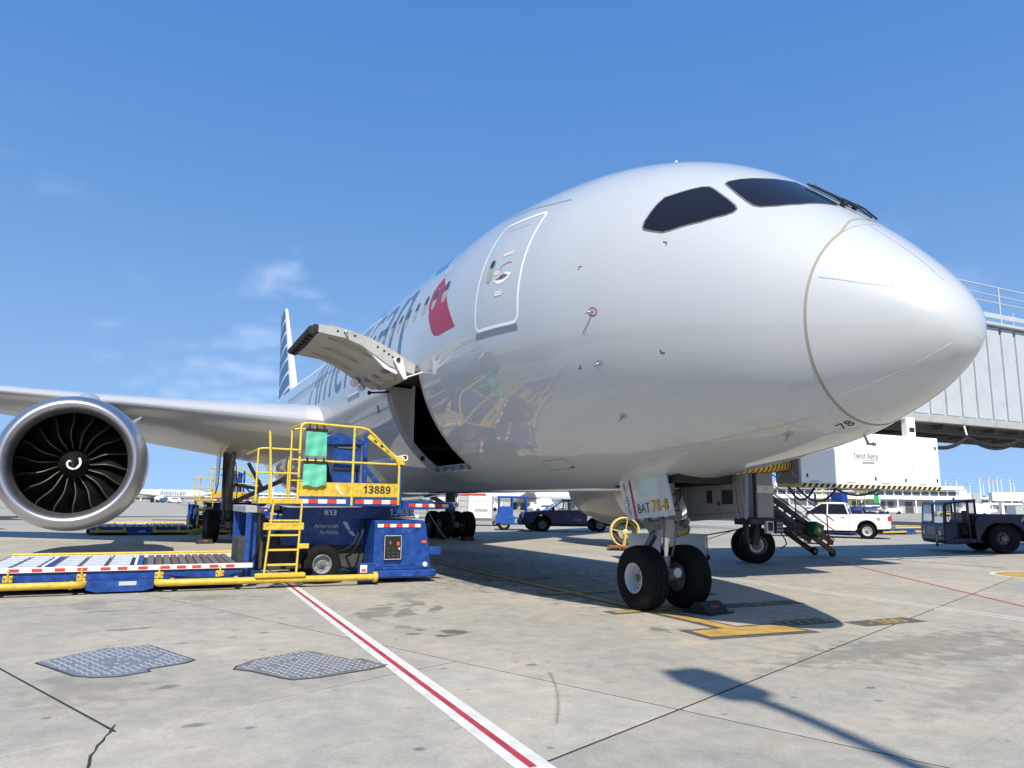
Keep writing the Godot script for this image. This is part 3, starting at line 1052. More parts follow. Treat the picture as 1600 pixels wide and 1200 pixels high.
func build_markings() -> void:
	paint_mat("paint_white", Color(0.66, 0.65, 0.62), 0.2)
	paint_mat("paint_white_old", Color(0.56, 0.55, 0.51), 0.25)
	paint_mat("paint_red", Color(0.42, 0.05, 0.075), 0.28)
	paint_mat("paint_red_old", Color(0.40, 0.13, 0.12), 0.3)
	paint_mat("paint_yellow", Color(0.47, 0.31, 0.09), 0.45)
	paint_mat("paint_yellow_old", Color(0.40, 0.29, 0.10), 0.35)
	paint_mat("paint_black", Color(0.10, 0.10, 0.10), 0.4)
	var mk := Node3D.new()
	mk.name = "pavement_markings"
	add_child(mk)
	struct(mk, "painted stand lines and stop bars on the concrete apron")
	# red line on a white band, along the airliner's side
	paint(mk, "white_band", strip(Vector2(-13, 4.99), Vector2(0.6, 5.27), 0.25), 0.004, M.paint_white)
	paint(mk, "white_band", strip(Vector2(0.615, 5.255), Vector2(6, 5.37), 0.25), 0.004, M.paint_white)
	paint(mk, "red_line", strip(Vector2(-13, 5.0), Vector2(0.43, 5.275), 0.056), 0.008, M.paint_red)
	# the same on the other side, older: two white lines
	for d in [-0.13, 0.10]:
		paint(mk, "white_line", strip(Vector2(-30, -4.26 + d), Vector2(8, -4.62 + d), 0.085), 0.004, M.paint_white_old)
	for q in [[-13.5, -12.6, -3.2, -6.15], [-18, -13.6, -8.5, -14.4]]:
		paint(mk, "thin_red_line", strip(Vector2(q[0], q[1]), Vector2(q[2], q[3]), 0.075), 0.006, M.paint_red_old)
	paint(mk, "thin_red_line", strip(Vector2(-3.2, -6.15), Vector2(2, -2.9), 0.075), 0.006, M.paint_red_old)
	# lead-in line with its black border and the stop bars across it
	paint(mk, "lead_in_border", strip(Vector2(-34, 0.3), Vector2(-3.35, 0.3), 0.42), 0.004, M.paint_black)
	paint(mk, "lead_in_line", strip(Vector2(-34, 0.3), Vector2(-3.25, 0.3), 0.22), 0.008, M.paint_yellow_old)
	paint(mk, "lead_in_line", strip(Vector2(-4.9, 0.3), Vector2(-3.3, 0.3), 0.23), 0.0105, M.paint_yellow)
	paint(mk, "stop_bar_border", [Vector2(-3.42, 1.10), Vector2(-2.72, 1.14), Vector2(-2.60, -0.62), Vector2(-3.42, -0.62)], 0.006, M.paint_black)
	paint(mk, "stop_bar", [Vector2(-3.30, 1.00), Vector2(-2.86, 1.04), Vector2(-2.74, -0.52), Vector2(-3.30, -0.52)], 0.0125, M.paint_yellow)
	for q in [[-5.15, 1.0], [-7.6, 0.9], [-10.3, 0.8]]:
		paint(mk, "stop_bar_border", strip(Vector2(q[0], q[1] + 0.1), Vector2(q[0], -0.6), 0.34), 0.006, M.paint_black)
		paint(mk, "stop_bar", strip(Vector2(q[0], q[1]), Vector2(q[0], -0.5), 0.2), 0.0125, M.paint_yellow if q[0] > -6 else M.paint_yellow_old)
	paint(mk, "old_line", strip(Vector2(-2.5, 0.1), Vector2(-1.75, 0.18), 0.2), 0.003, M.concrete_warm)
	# worn stencils naming the stops
	for q in [[-5.1, -1.1, -2.8, "- 900"], [-3.35, -0.7, -1.6, "777-2"], [-2.92, -1.65, -2.95, "- 300"], [-6.6, -0.9, -2.2, "767"], [-2.3, -3.6, -2.4, ""]]:
		if q[3] == "":
			continue
		paint(mk, "stencil_ground", strip(Vector2(q[0], q[1]), Vector2(q[0], q[2]), 0.42), 0.003, M.paint_black)
		var wd: float = absf(q[2] - q[1])
		var o := words(mk, q[3], 0.26, V(q[0], 0.0052, (q[1] + q[2]) * 0.5), V(0, 0, -1), V(-1, 0, 0), M.paint_yellow_old, true, 1.0)
		o.set_meta("kind", "structure")
	# yellow disc with a white rim, right edge
	var disc := []
	var ring := []
	for i in 36:
		var an := TAU * i / 36.0
		disc.append(Vector2(-6.55, -12.95) + Vector2(cos(an), sin(an)) * 1.15)
		ring.append(Vector2(-6.55, -12.95) + Vector2(cos(an), sin(an)) * 1.27)
	paint(mk, "disc_rim", ring, 0.004, M.paint_white)
	paint(mk, "yellow_disc", disc, 0.008, M.paint_yellow)

	# two steel drain covers set in the panel
	drain_cover("steel drain cover further left, bluish with worn treads", [[-4.28, 8.55], [-4.86, 7.95], [-4.82, 7.72], [-4.9, 7.55], [-4.74, 7.47], [-3.84, 7.10], [-3.72, 7.18], [-3.55, 7.55], [-3.44, 7.52], [-3.32, 7.78], [-3.36, 7.98], [-3.5, 8.15]], 5)
	drain_cover("grey steel drain cover touching the red and white line", [[-3.36, 6.70], [-3.62, 6.48], [-3.86, 5.98], [-3.80, 5.88], [-3.28, 5.62], [-3.24, 5.48], [-2.98, 5.40], [-2.84, 5.28], [-2.72, 5.50], [-2.56, 6.05], [-2.56, 6.28], [-2.66, 6.36], [-3.08, 6.60], [-3.22, 6.74]], 8)

func drain_cover(label: String, pts: Array, sd: int) -> void:
	var c := Vector2()
	var poly := PackedVector2Array()
	for q in pts:
		poly.append(Vector2(q[0], q[1]))
		c += Vector2(q[0], q[1]) / pts.size()
	var t := thing("drain_cover", label, "drain cover", V(c.x, 0, c.y), 0.0, "steel drain covers in the apron")
	var loc := PackedVector2Array()
	for q in poly:
		loc.append(q - c)
	var rim := MB.new()
	var big: PackedVector2Array = Geometry2D.offset_polygon(loc, 0.025)[0]
	rim.prism(big, V(0, 0.0015, 0), Vector3.RIGHT, V(0, 0, 1), 0.004)
	put(rim, "rim", M.joint, t)
	var pl := MB.new()
	pl.prism(loc, V(0, 0.004, 0), Vector3.RIGHT, V(0, 0, 1), 0.007)
	put(pl, "plate", M.cover_steel if sd == 5 else M.cover_grey, t)
	# raised chequer treads
	var tr := MB.new()
	rng.seed = sd
	var inset: PackedVector2Array = Geometry2D.offset_polygon(loc, -0.035)[0]
	for i in range(-16, 17):
		for j in range(-16, 17):
			var q := SLAB_U * (i * 0.075) + SLAB_W * (j * 0.075)
			if Geometry2D.is_point_in_polygon(q, inset):
				if sd == 5 and q.length() < 0.28 and rng.randf() < 0.6:
					continue
				if rng.randf() < 0.06:
					continue
				var d := (SLAB_U if (i + j) % 2 == 0 else SLAB_W)
				var h := 0.009 - rng.randf() * 0.002
				tr.box(V(q.x, 0.0075 + h * 0.4, q.y), V(0.044, h, 0.015), 0.004, Basis(V(d.x, 0, d.y), Vector3.UP, V(-d.y, 0, d.x)))
	stuff(put(tr, "tread", M.tread_steel, t))

# ---------------------------------------------------------------- the airliner
func rrect(s0: float, s1: float, f0: float, f1: float, r: float, k := 4) -> PackedVector2Array:
	var p := PackedVector2Array()
	var rf := r * 19.5
	for c in [[s1 - r, f1 - rf, 0.0], [s0 + r, f1 - rf, 90.0], [s0 + r, f0 + rf, 180.0], [s1 - r, f0 + rf, 270.0]]:
		for i in k + 1:
			var a := deg_to_rad(c[2] + 90.0 * i / k)
			p.append(Vector2(c[0] + cos(a) * r, c[1] + sin(a) * rf))
	return p

func film(parent: Node, called: String, poly: PackedVector2Array, off: float, m: Material, ds := 0.3, df := 2.0) -> MeshInstance3D:
	var mb := MB.new()
	patch(mb, poly, off, ds, df)
	return put(mb, called, m, parent)

func line_on(parent: Node, called: String, pts: PackedVector2Array, w: float, off: float, m: Material, closed := false) -> MeshInstance3D:
	var mb := MB.new()
	seam(mb, pts, w, off, closed)
	return put(mb, called, m, parent)

var wing_secs := [
	# z, leading edge x, trailing edge x, leading edge y, trailing edge y, thickness
	[2.3, -19.1, -31.7, 4.20, 3.25, 0.135], [3.3, -19.76, -31.7, 4.31, 3.36, 0.13], [6.5, -22.0, -31.5, 4.69, 3.85, 0.115], [9.73, -24.25, -31.5, 5.06, 4.35, 0.105], [12.4, -26.1, -32.6, 5.37, 4.95, 0.10],
	[15.0, -27.9, -34.0, 5.68, 5.42, 0.10], [22.0, -32.8, -37.0, 6.7, 6.5, 0.098], [28.0, -37.0, -39.4, 8.0, 7.9, 0.095], [29.6, -39.0, -40.4, 8.45, 8.42, 0.09]]

func foil(sec: Array, sgn: float, x: float, upper: bool, grow := 0.0) -> Vector3:
	var t: float = sec[5]
	var c: float = sec[1] - sec[2]
	var yt := 5.0 * t * (0.2969 * sqrt(x) - 0.126 * x - 0.3516 * x * x + 0.2843 * x * x * x - 0.1036 * x * x * x * x)
	var cam := 0.012 * sin(PI * x) if upper else 0.0
	var y: float = lerpf(sec[3], sec[4], x) + (yt * c * (1.1 if upper else -0.9)) + cam * c + (grow if upper else -grow)
	return V(sec[1] - c * x + grow * (1.0 - x), y, sec[0] * sgn)

func foil_skin(parent: Node, called: String, secs: Array, sgn: float, x0: float, x1: float, grow: float, m: Material, k := 9) -> MeshInstance3D:
	var mb := MB.new()
	var prof := []
	for i in k + 1:
		prof.append([lerpf(sqrt(x1), sqrt(x0), i / float(k)), true])
	for i in k + 1:
		prof.append([lerpf(sqrt(x0), sqrt(x1), i / float(k)), false])
	var pts := []
	for s in secs:
		var row := []
		for q in prof:
			row.append(foil(s, sgn, q[0] * q[0], q[1], grow))
		pts.append(row)
	var nn := []
	for i in secs.size():
		var row := []
		for j in prof.size():
			var a: Vector3 = pts[mini(i + 1, secs.size() - 1)][j] - pts[maxi(i - 1, 0)][j]
			var b: Vector3 = pts[i][mini(j + 1, prof.size() - 1)] - pts[i][maxi(j - 1, 0)]
			row.append(a.cross(b).normalized() * sgn)
		nn.append(row)
	for i in secs.size() - 1:
		for j in prof.size() - 1:
			mb.quadn(pts[i][j], pts[i][j + 1], pts[i + 1][j + 1], pts[i + 1][j], nn[i][j], nn[i][j + 1], nn[i + 1][j + 1], nn[i + 1][j])
	return put(mb, called, m, parent)

func build_engine(plane: Node3D, sgn: float) -> void:
	var eng := limb("engine", plane)
	var o := V(-17.9, 2.62, 9.73 * sgn)
	var ax := V(-1, 0, 0)
	var k := 72
	var lip := []
	for i in 9:
		var t := deg_to_rad(90.0 - i * 11.25)
		lip.append(Vector2(0.62 * (1.0 - cos(t)), 1.56 - 0.195 * sin(t)))
	for i in range(1, 11):
		var t := deg_to_rad(i * 8.4)
		lip.append(Vector2(0.95 * (1.0 - cos(t)), 1.56 + 0.285 * sin(t)))
	var a := MB.new()
	a.lathe(lip, o, ax, k)
	put(a, "inlet_lip", M.lip_metal, eng)
	var e: Vector2 = lip[-1]
	a = MB.new()
	a.lathe([e + Vector2(0.004, -0.003), Vector2(1.3, 1.868), Vector2(1.9, 1.885), Vector2(2.6, 1.865), Vector2(3.4, 1.79), Vector2(4.2, 1.66), Vector2(4.9, 1.5)], o, ax, k)
	put(a, "cowl", M.cowl_paint, eng)
	a = MB.new()
	a.lathe([Vector2(2.1, 1.42), Vector2(1.2, 1.415), Vector2(0.9, 1.38), Vector2(0.62, 1.3665)], o, ax, k)
	put(a, "inlet_duct", M.carbon, eng)
	a = MB.new()
	a.lathe([Vector2(1.95, 1.43), Vector2(1.95, 0.0)], o, -ax.normalized() * -1.0, 48)
	put(a, "stator_disc", M.bay_dark, eng)
	a = MB.new()
	a.lathe([Vector2(4.88, 1.48), Vector2(4.6, 1.2), Vector2(4.6, 1.02)], o, ax, k)
	put(a, "bypass_duct", M.bay_dark, eng)
	a = MB.new()
	a.lathe([Vector2(4.3, 1.05), Vector2(5.4, 0.86), Vector2(6.2, 0.66)], o, ax, 40)
	put(a, "core_cowl", M.bay_dark, eng)
	a = MB.new()
	a.lathe([Vector2(5.8, 0.45), Vector2(6.6, 0.30), Vector2(7.2, 0.06)], o, ax, 32)
	put(a, "exhaust_plug", M.bay_dark, eng)
	a = MB.new()
	a.lathe([Vector2(0.60, 0.0), Vector2(0.63, 0.05), Vector2(0.72, 0.13), Vector2(0.88, 0.24), Vector2(1.05, 0.34), Vector2(1.3, 0.44)], o, ax, 40)
	put(a, "spinner", M.carbon, eng)
	# the white comma on the spinner
	a = MB.new()
	var pr := []
	for i in 33:
		var t := i / 32.0
		var th := 1.1 - t * 5.0
		var r := lerpf(0.012, 0.20, pow(t, 0.42))
		var wd := lerpf(0.026, 0.024, t) * (1.0 if i > 0 else 0.5)
		var q := []
		for rr in [r - wd, r + wd]:
			var r2: float = maxf(rr, 0.0)
			q.append(o + ax * (spin_x(r2) - 0.006) + V(0, sin(th), cos(th)) * r2)
		pr.append(q)
	for i in 32:
		a.quad(pr[i][0], pr[i][1], pr[i + 1][1], pr[i + 1][0], V(0.95, 0.2, 0.2).normalized())
	put(a, "swirl_mark", M.white_paint, eng)
	# eighteen curved blades with their metal edges
	for b in 18:
		var th0 := TAU * b / 18.0 + 0.09
		a = MB.new()
		var le := []
		var te := []
		for i in 11:
			var t := i / 10.0
			var r := lerpf(0.40, 1.395, t)
			var beta := deg_to_rad(lerpf(22.0, 63.0, t))
			var ch := lerpf(0.34, 0.50, t)
			var dth := 0.045 * sin(t * TAU * 0.95 - 0.6) + 0.03
			var al := 1.16 - 0.12 * sin(t * PI) + 0.10 * t * t
			le.append(blade_pt(o, ax, al, r, th0 + dth))
			te.append(blade_pt(o, ax, al + ch * cos(beta), r, th0 + dth + ch * sin(beta) / r))
		for i in 10:
			var n0: Vector3 = (le[mini(i + 1, 10)] - le[maxi(i - 1, 0)]).cross(te[i] - le[i]).normalized()
			var n1: Vector3 = (le[mini(i + 2, 10)] - le[i]).cross(te[i + 1] - le[i + 1]).normalized()
			for s in [-1.0, 1.0]:
				a.quadn(le[i] + n0 * s * 0.006, te[i] + n0 * s * 0.003, te[i + 1] + n1 * s * 0.003, le[i + 1] + n1 * s * 0.006, n0 * s, n0 * s, n1 * s, n1 * s)
		put(a, "fan_blade", M.carbon, eng)
		a = MB.new()
		a.tube(le, 0.013, 6, true, 0.030)
		put(a, "blade_edge", M.blade_edge, eng)
	# small fin on the cowl's inboard side and the pylon
	a = MB.new()
	a.prism(pv([0, 0, 1.1, 0.02, 0.95, 0.32, 0.75, 0.36]), V(-19.6, 3.9, (9.73 - 1.30) * sgn), V(-1, 0, 0), V(0, 0.7, -0.7 * sgn), 0.025)
	put(a, "strake", M.skin_paint, eng)
	a = MB.new()
	var rows := []
	for q in [[-19.6, 4.30, 0.0, 0.05], [-20.2, 4.62, 0.25, 0.45], [-21.4, 4.92, 0.42, 0.9], [-22.8, 5.06, 0.45, 1.3], [-24.2, 5.1, 0.42, 1.5], [-26.5, 5.0, 0.32, 1.6], [-29.5, 4.6, 0.12, 0.7]]:
		var row := []
		for i in 13:
			var t := PI * i / 12.0
			row.append(V(q[0], q[1] - q[3] + q[3] * pow(sin(t), 0.6), (9.73 * sgn) + q[2] * cos(t)))
		rows.append(row)
	loft(a, rows)
	put(a, "pylon", M.skin_paint, eng)

func spin_x(r: float) -> float:
	var xs := [0.60, 0.63, 0.72, 0.88, 1.05]
	var rs := [0.0, 0.05, 0.13, 0.24, 0.34]
	for i in 4:
		if r <= rs[i + 1]:
			return lerpf(xs[i], xs[i + 1], (r - rs[i]) / (rs[i + 1] - rs[i]))
	return 1.05

func blade_pt(o: Vector3, ax: Vector3, al: float, r: float, th: float) -> Vector3:
	return o + ax * al + V(0, cos(th), sin(th)) * r

# smooth surface through rows of points
func loft(mb: MB, rows: Array, flip := 1.0) -> void:
	var nn := []
	var m: int = rows[0].size()
	var cen := []
	for r in rows:
		var c := Vector3()
		for p in r:
			c += p / m
		cen.append(c)
	for i in rows.size():
		var rn := []
		for j in m:
			var a: Vector3 = rows[mini(i + 1, rows.size() - 1)][j] - rows[maxi(i - 1, 0)][j]
			var b: Vector3 = rows[i][mini(j + 1, m - 1)] - rows[i][maxi(j - 1, 0)]
			var q := a.cross(b).normalized()
			if q.dot(rows[i][j] - cen[i]) < 0.0:
				q = -q
			rn.append(q * flip)
		nn.append(rn)
	for i in rows.size() - 1:
		for j in m - 1:
			mb.quadn(rows[i][j], rows[i + 1][j], rows[i + 1][j + 1], rows[i][j + 1], nn[i][j], nn[i + 1][j], nn[i + 1][j + 1], nn[i][j + 1])

func build_airliner() -> void:
	var P := thing("airliner", "big silver airliner with its nose to the right and its cargo door open", "airliner")
	# body
	var phis := []
	for i in 145:
		phis.append(i * 2.5)
	for f in [HOLD_F0, HOLD_F1, 170.0, 190.0, 93.0, 99.0]:
		phis.append(f)
	phis.sort()
	var ss := []
	for i in 41:
		ss.append(1.15 + pow(i / 40.0, 1.3) * 8.0)
	for s in [HOLD_S0, 10.6, 11.4, HOLD_S1, 13.0, 4.35, 5.95]:
		ss.append(s)
	for i in range(14, 35):
		ss.append(float(i))
	for i in range(1, 23):
		ss.append(34.0 + i * 22.6 / 22.0)
	ss.sort()
	var mb := MB.new()
	skin_grid(mb, ss, phis)
	put(mb, "fuselage", M.skin_paint, P)
	mb = MB.new()
	var rs := []
	for i in 33:
		rs.append(1.146 * pow(i / 32.0, 2.0))
	var rp := []
	for i in 121:
		rp.append(i * 3.0)
	var pts := []
	var nrm := []
	for s in rs:
		var a := []
		var b := []
		for f in rp:
			var q: float = s / 1.15 * radome_s(f)
			a.append(skin0(q, f))
			b.append(skin_n(q, f))
		pts.append(a)
		nrm.append(b)
	for i in rs.size() - 1:
		for j in rp.size() - 1:
			mb.quadn(pts[i][j], pts[i + 1][j], pts[i + 1][j + 1], pts[i][j + 1], nrm[i][j], nrm[i + 1][j], nrm[i + 1][j + 1], nrm[i][j + 1])
	put(mb, "radome", M.radome_paint, P)
	var ring := PackedVector2Array()
	for i in 120:
		var f := i * 3.0
		var up := 0.0
		if f < 40.0 or f > 320.0:
			up = 0.12 * smoothstep(40.0, 12.0, minf(f, 360.0 - f))
		ring.append(Vector2(radome_s(f) + up, f))
	line_on(P, "radome_seal", ring, 0.03, 0.003, M.seal, true)
	for q in [[1.05, 74.4, 0.67, 71.6, 0.24, 62.5], [1.17, 143.4, 0.59, 141.3, 0.10, 139.0], [1.12, -74, 0.67, -71, 0.24, -62], [1.0, 12, 0.5, 14, 0.2, 18]]:
		line_on(P, "lightning_strip", pv(q), 0.008, 0.003, M.door_white if q[1] > 100 else M.line_faint)
	# cockpit glass, both sides
	var side := pv([3.12, 64.9, 3.13, 62.2, 3.09, 54.3, 3.05, 49.9, 2.97, 48.0, 2.69, 40.2, 2.60, 39.0, 2.53, 39.6, 2.26, 43.1, 2.13, 45.3, 2.08, 47.1, 2.09, 49.6, 2.15, 52.4, 2.38, 58.9, 2.71, 65.0, 2.81, 66.3, 2.97, 66.2, 3.09, 65.8])
	var front := pv([2.48, 34.1, 2.49, 31.7, 2.43, 27.0, 2.29, 17.5, 2.20, 8.0, 2.17, 3.2, 2.06, 2.5, 1.78, 2.8, 1.51, 4.0, 1.46, 8.4, 1.61, 27.3, 1.75, 36.0, 1.88, 40.8, 1.96, 41.6, 2.07, 40.4, 2.30, 37.0])
	for sg in [1.0, -1.0]:
		for w in [[side, "cockpit_side_window"], [front, "windshield"]]:
			var poly := PackedVector2Array()
			for q in w[0]:
				poly.append(Vector2(q.x, q.y * sg))
			var g := film(P, w[1], poly, 0.004, M.cockpit_glass, 0.12, 2.5)
			line_on(g, "rim", poly, 0.022, 0.0055, M.line_dark, true)
	var mb2 := MB.new()
	# folded wipers and the arm at the windscreen
	for sg in [1.0, -1.0]:
		mb2 = MB.new()
		mb2.tube([skin(1.42, 3.0 * sg, 0.03), skin(1.62, 2.2 * sg, 0.05), skin(2.05, 1.6 * sg, 0.045)], 0.012, 6)
		mb2.tube([skin(1.62, 2.2 * sg, 0.055), skin(1.32, 2.8 * sg, 0.07), skin(1.12, 2.2 * sg, 0.04)], 0.013, 6)
		mb2.box(skin(1.45, 4.5 * sg, 0.03), V(0.10, 0.05, 0.05), 0.01)
		put(mb2, "wiper", M.black, P)
	# cabin windows (starboard), shades half drawn
	var k := 0
	var s := 8.55
	while s < 46.0:
		if (s > 14.3 and s < 16.6) or (s > 28.6 and s < 30.0):
			s += 0.61
			continue
		var wn := film(P, "cabin_window", rrect(s - 0.13, s + 0.13, 68.3, 77.6, 0.125), 0.003, M.window_frame, 0.3, 2.4)
		if s < 30.0:
			var dark: float = 72.6 if k % 3 != 1 else 73.4
			var half := Geometry2D.intersect_polygons(rrect(s - 0.122, s + 0.122, 68.6, 77.3, 0.118), PackedVector2Array([Vector2(s - 1, 60), Vector2(s + 1, 60), Vector2(s + 1, dark), Vector2(s - 1, dark)]))
			if half.size() > 0:
				film(wn, "pane", half[0], 0.0045, M.pane_dark, 0.3, 2.4)
		k += 1
		s += 0.61
	# passenger doors
	for d in [5.36, 14.78]:
		var door := line_on(P, "passenger_door", rrect(d, d + 1.39, 52.8, 95.6, 0.15, 5), 0.055, 0.004, M.door_white, true)
		film(door, "door_window", rrect(d + 0.93, d + 1.13, 69.9, 79.3, 0.095), 0.004, M.window_frame)
		film(door, "pane", rrect(d + 0.95, d + 1.11, 70.4, 73.6, 0.075), 0.0055, M.pane_dark)
		film(door, "sill_plate", pv([d + 1.39, 96.3, d + 0.05, 96.3, d + 0.03, 98.4, d + 1.41, 98.4]), 0.004, M.steel)
		film(door, "handle_recess", pv([d + 0.84, 79.2, d + 0.66, 77.6, d + 0.44, 77.0, d + 0.28, 78.0, d + 0.37, 79.6, d + 0.5, 80.8, d + 0.66, 81.0]), 0.004, M.door_white, 0.1, 1.5)
		film(door, "handle", pv([d + 0.79, 79.0, d + 0.62, 78.2, d + 0.52, 77.5, d + 0.37, 78.4, d + 0.45, 79.0, d + 0.55, 79.4]), 0.012, M.gear_grey, 0.1, 1.0)
		film(door, "handle_boss", rrect(d + 0.53, d + 0.62, 77.9, 79.0, 0.028), 0.02, M.red_mark, 0.1, 1.0)
		line_on(door, "turn_arrow", pv([d + 0.72, 75.4, d + 0.62, 73.9, d + 0.46, 73.4, d + 0.36, 73.7]), 0.014, 0.004, M.red_mark)
		for q in [[d + 0.42, d + 0.74, 68.6, 70.3], [d + 0.5, d + 0.72, 83.4, 85.4], [d + 0.70, d + 0.86, 75.4, 77.2]]:
			var pl := film(door, "placard", rrect(q[0], q[1], q[2], q[3], 0.01, 1), 0.004, M.door_white, 0.2, 2.0)
			line_on(pl, "border", rrect(q[0] + 0.01, q[1] - 0.01, q[2] + 0.15, q[3] - 0.15, 0.008, 1), 0.005, 0.0055, M.red_mark, true)
			line_on(pl, "print", pv([q[0] + 0.03, (q[2] + q[3]) * 0.5, q[1] - 0.03, (q[2] + q[3]) * 0.5]), 0.013, 0.0055, M.line_faint)
		line_on(door, "rain_gutter", pv([d + 2.3, 41.0, d + 0.9, 45.6, d, 48.6, d - 0.45, 48.8]), 0.014, 0.01, M.line_dark)
		line_on(door, "vent_line", pv([d + 1.05, 57.5, d + 0.35, 57.3]), 0.010, 0.004, M.line_faint)
	# airline lettering and the emblem
	mb2 = MB.new()
	skin_words(mb2, "American", 22.35, 11.05, 90.6, 2.3, 0.0028)
	put(mb2, "lettering", M.title_blue, P)
	film(P, "emblem_red", pv([9.11, 63.3, 8.55, 72.2, 8.24, 79.3, 7.69, 90.4, 8.55, 90.6, 8.78, 89.9, 8.96, 87.8, 9.25, 81.6, 9.48, 74.2, 9.50, 68.6, 9.36, 65.6]), 0.0022, M.emblem_red)
	film(P, "emblem_blue", pv([10.19, 43.2, 9.55, 54.9, 10.47, 53.2, 10.85, 48.6, 11.22, 43.2, 10.9, 38.0, 10.45, 36.0]), 0.0022, M.emblem_blue)
	film(P, "emblem_grey", pv([9.18, 62.4, 8.59, 63.5, 8.74, 60.1, 8.95, 58.0, 9.46, 56.0, 9.42, 59.0]), 0.0022, M.emblem_grey)
	# probes, marks and small hatches
	for q in [[3.75, 95.7, 0.07], [3.83, 113.2, 0.055], [3.92, 133.4, 0.06], [2.02, 158.3, 0.075]]:
		var port := film(P, "sensor_plate", rrect(q[0] - q[2], q[0] + q[2], q[1] - q[2] * 19.5, q[1] + q[2] * 19.5, q[2] * 0.98), 0.004, M.emblem_grey, 0.1, 2.0)
		if q[1] < 100:
			line_on(port, "ring", rrect(q[0] - q[2], q[0] + q[2], q[1] - q[2] * 19.5, q[1] + q[2] * 19.5, q[2] * 0.98), 0.014, 0.0055, M.red_mark, true)
		mb2 = MB.new()
		mb2.tube([skin(q[0], q[1], 0.0), skin(q[0], q[1], 0.06), skin(q[0] + 0.05, q[1] + 0.6, 0.085)], 0.012, 6)
		put(mb2, "probe", M.steel, port)
	line_on(P, "streak", pv([3.80, 97.6, 3.97, 103.6]), 0.010, 0.003, M.line_faint)
	for q in [[2.71, 70.2, 1, 1], [4.02, 79.9, 1, -1], [2.84, 111.8, -1, -1], [4.20, 114.2, -1, 1]]:
		line_on(P, "corner_mark", pv([q[0] + 0.05 * q[3], q[1], q[0], q[1], q[0], q[1] + 1.2 * q[2]]), 0.017, 0.003, M.text_black)
	film(P, "drain_hole", rrect(13.2, 13.38, 106.3, 110.8, 0.08), 0.003, M.gear_grey)
	line_on(P, "hatch_outline", rrect(5.95, 6.75, 146.5, 152.0, 0.12), 0.009, 0.003, M.line_dark, true)
	film(P, "hatch_latch", rrect(6.0, 6.14, 151.2, 152.2, 0.03), 0.004, M.line_dark)
	for q in [[1.72, -166.0]]:
		mb2 = MB.new()
		mb2.tube([skin(q[0], q[1], -0.01), skin(q[0], q[1], 0.10), skin(q[0] - 0.09, q[1], 0.14)], 0.014, 8)
		put(mb2, "pitot_tube", M.steel, P)
	mb2 = MB.new()
	mb2.prism(pv([0, -0.05, -0.12, -0.05, -0.10, 0.20, -0.06, 0.20]), skin(4.75, 0.0), V(1, 0, 0), V(0, 1, 0), 0.02)
	put(mb2, "antenna", M.white_paint, P)
	mb2 = MB.new()
	mb2.prism(pv([0, -0.05, -0.5, -0.05, -0.42, 0.02, -0.1, 0.025]), skin(6.4, 1.0), V(1, 0, 0), V(0, 1, 0), 0.3)
	put(mb2, "antenna_blister", M.emblem_grey, P)
	for f in [152.0, 168.0]:
		line_on(P, "panel_line", pv([1.5, f, 3.2, f, 5.2, f, 7.4, f, 9.7, f]), 0.004, 0.002, M.line_skin)
	# the small number under the radome joint
	var sp := skin(1.42, 166.0, 0.004)
	words(P, "78", 0.13, sp, (skin(1.30, 166) - skin(1.55, 166)).normalized(), (skin(1.42, 160) - skin(1.42, 172)).normalized(), M.text_black, false)

	# belly fairing with the wing roots
	mb2 = MB.new()
	var rows := []
	for i in 25:
		var t := i / 24.0
		var x := lerpf(-15.9, -34.8, t)
		var e := pow(clampf(sin(PI * clampf(t * 1.02, 0.0, 1.0)), 0.0, 1.0), 0.42)
		var w := lerpf(1.1, 3.28, e)
		var lo := lerpf(2.5, 1.66, e)
		var hi := lerpf(3.2, 5.15, e)
		var row := []
		for j in 33:
			var a := TAU * j / 32.0
			var cy := (lo + hi) * 0.5
			row.append(V(x, cy + (hi - lo) * 0.5 * signf(sin(a)) * pow(absf(sin(a)), 0.85), w * signf(cos(a)) * pow(absf(cos(a)), 0.7)))
		rows.append(row)
	loft(mb2, rows)
	put(mb2, "belly_fairing", M.skin_paint, P)
	for sg in [1.0, -1.0]:
		var wing := foil_skin(P, "wing", wing_secs, sg, 0.0, 1.0, 0.0, M.wing_paint, 12)
		foil_skin(wing, "leading_edge", wing_secs.slice(1), sg, 0.0, 0.075, 0.006, M.slat_metal, 7)
		# flap gap, spoiler edge and the canoe fairings under the trailing edge
		for q in [[17.5, 0.78], [22.5, 0.78]]:
			var rw := []
			var i0 := 0
			while wing_secs[i0 + 1][0] < q[0]:
				i0 += 1
			var f: float = (q[0] - wing_secs[i0][0]) / (wing_secs[i0 + 1][0] - wing_secs[i0][0])
			var sec := []
			for c in 6:
				sec.append(lerpf(wing_secs[i0][c], wing_secs[i0 + 1][c], f))
			for i in 9:
				var t := i / 8.0
				var p := foil(sec, sg, lerpf(0.55, 0.98, t), false) + V(-0.9 * t * t, -0.05 - 0.20 * sin(PI * t), 0)
				var r := 0.03 + 0.22 * sin(PI * minf(t * 1.05, 1.0))
				var row := []
				for j in 13:
					row.append(p + V(0, sin(TAU * j / 12.0) * r, cos(TAU * j / 12.0) * r * 0.8))
				rw.append(row)
			mb2 = MB.new()
			loft(mb2, rw)
			put(mb2, "flap_fairing", M.wing_paint, wing)
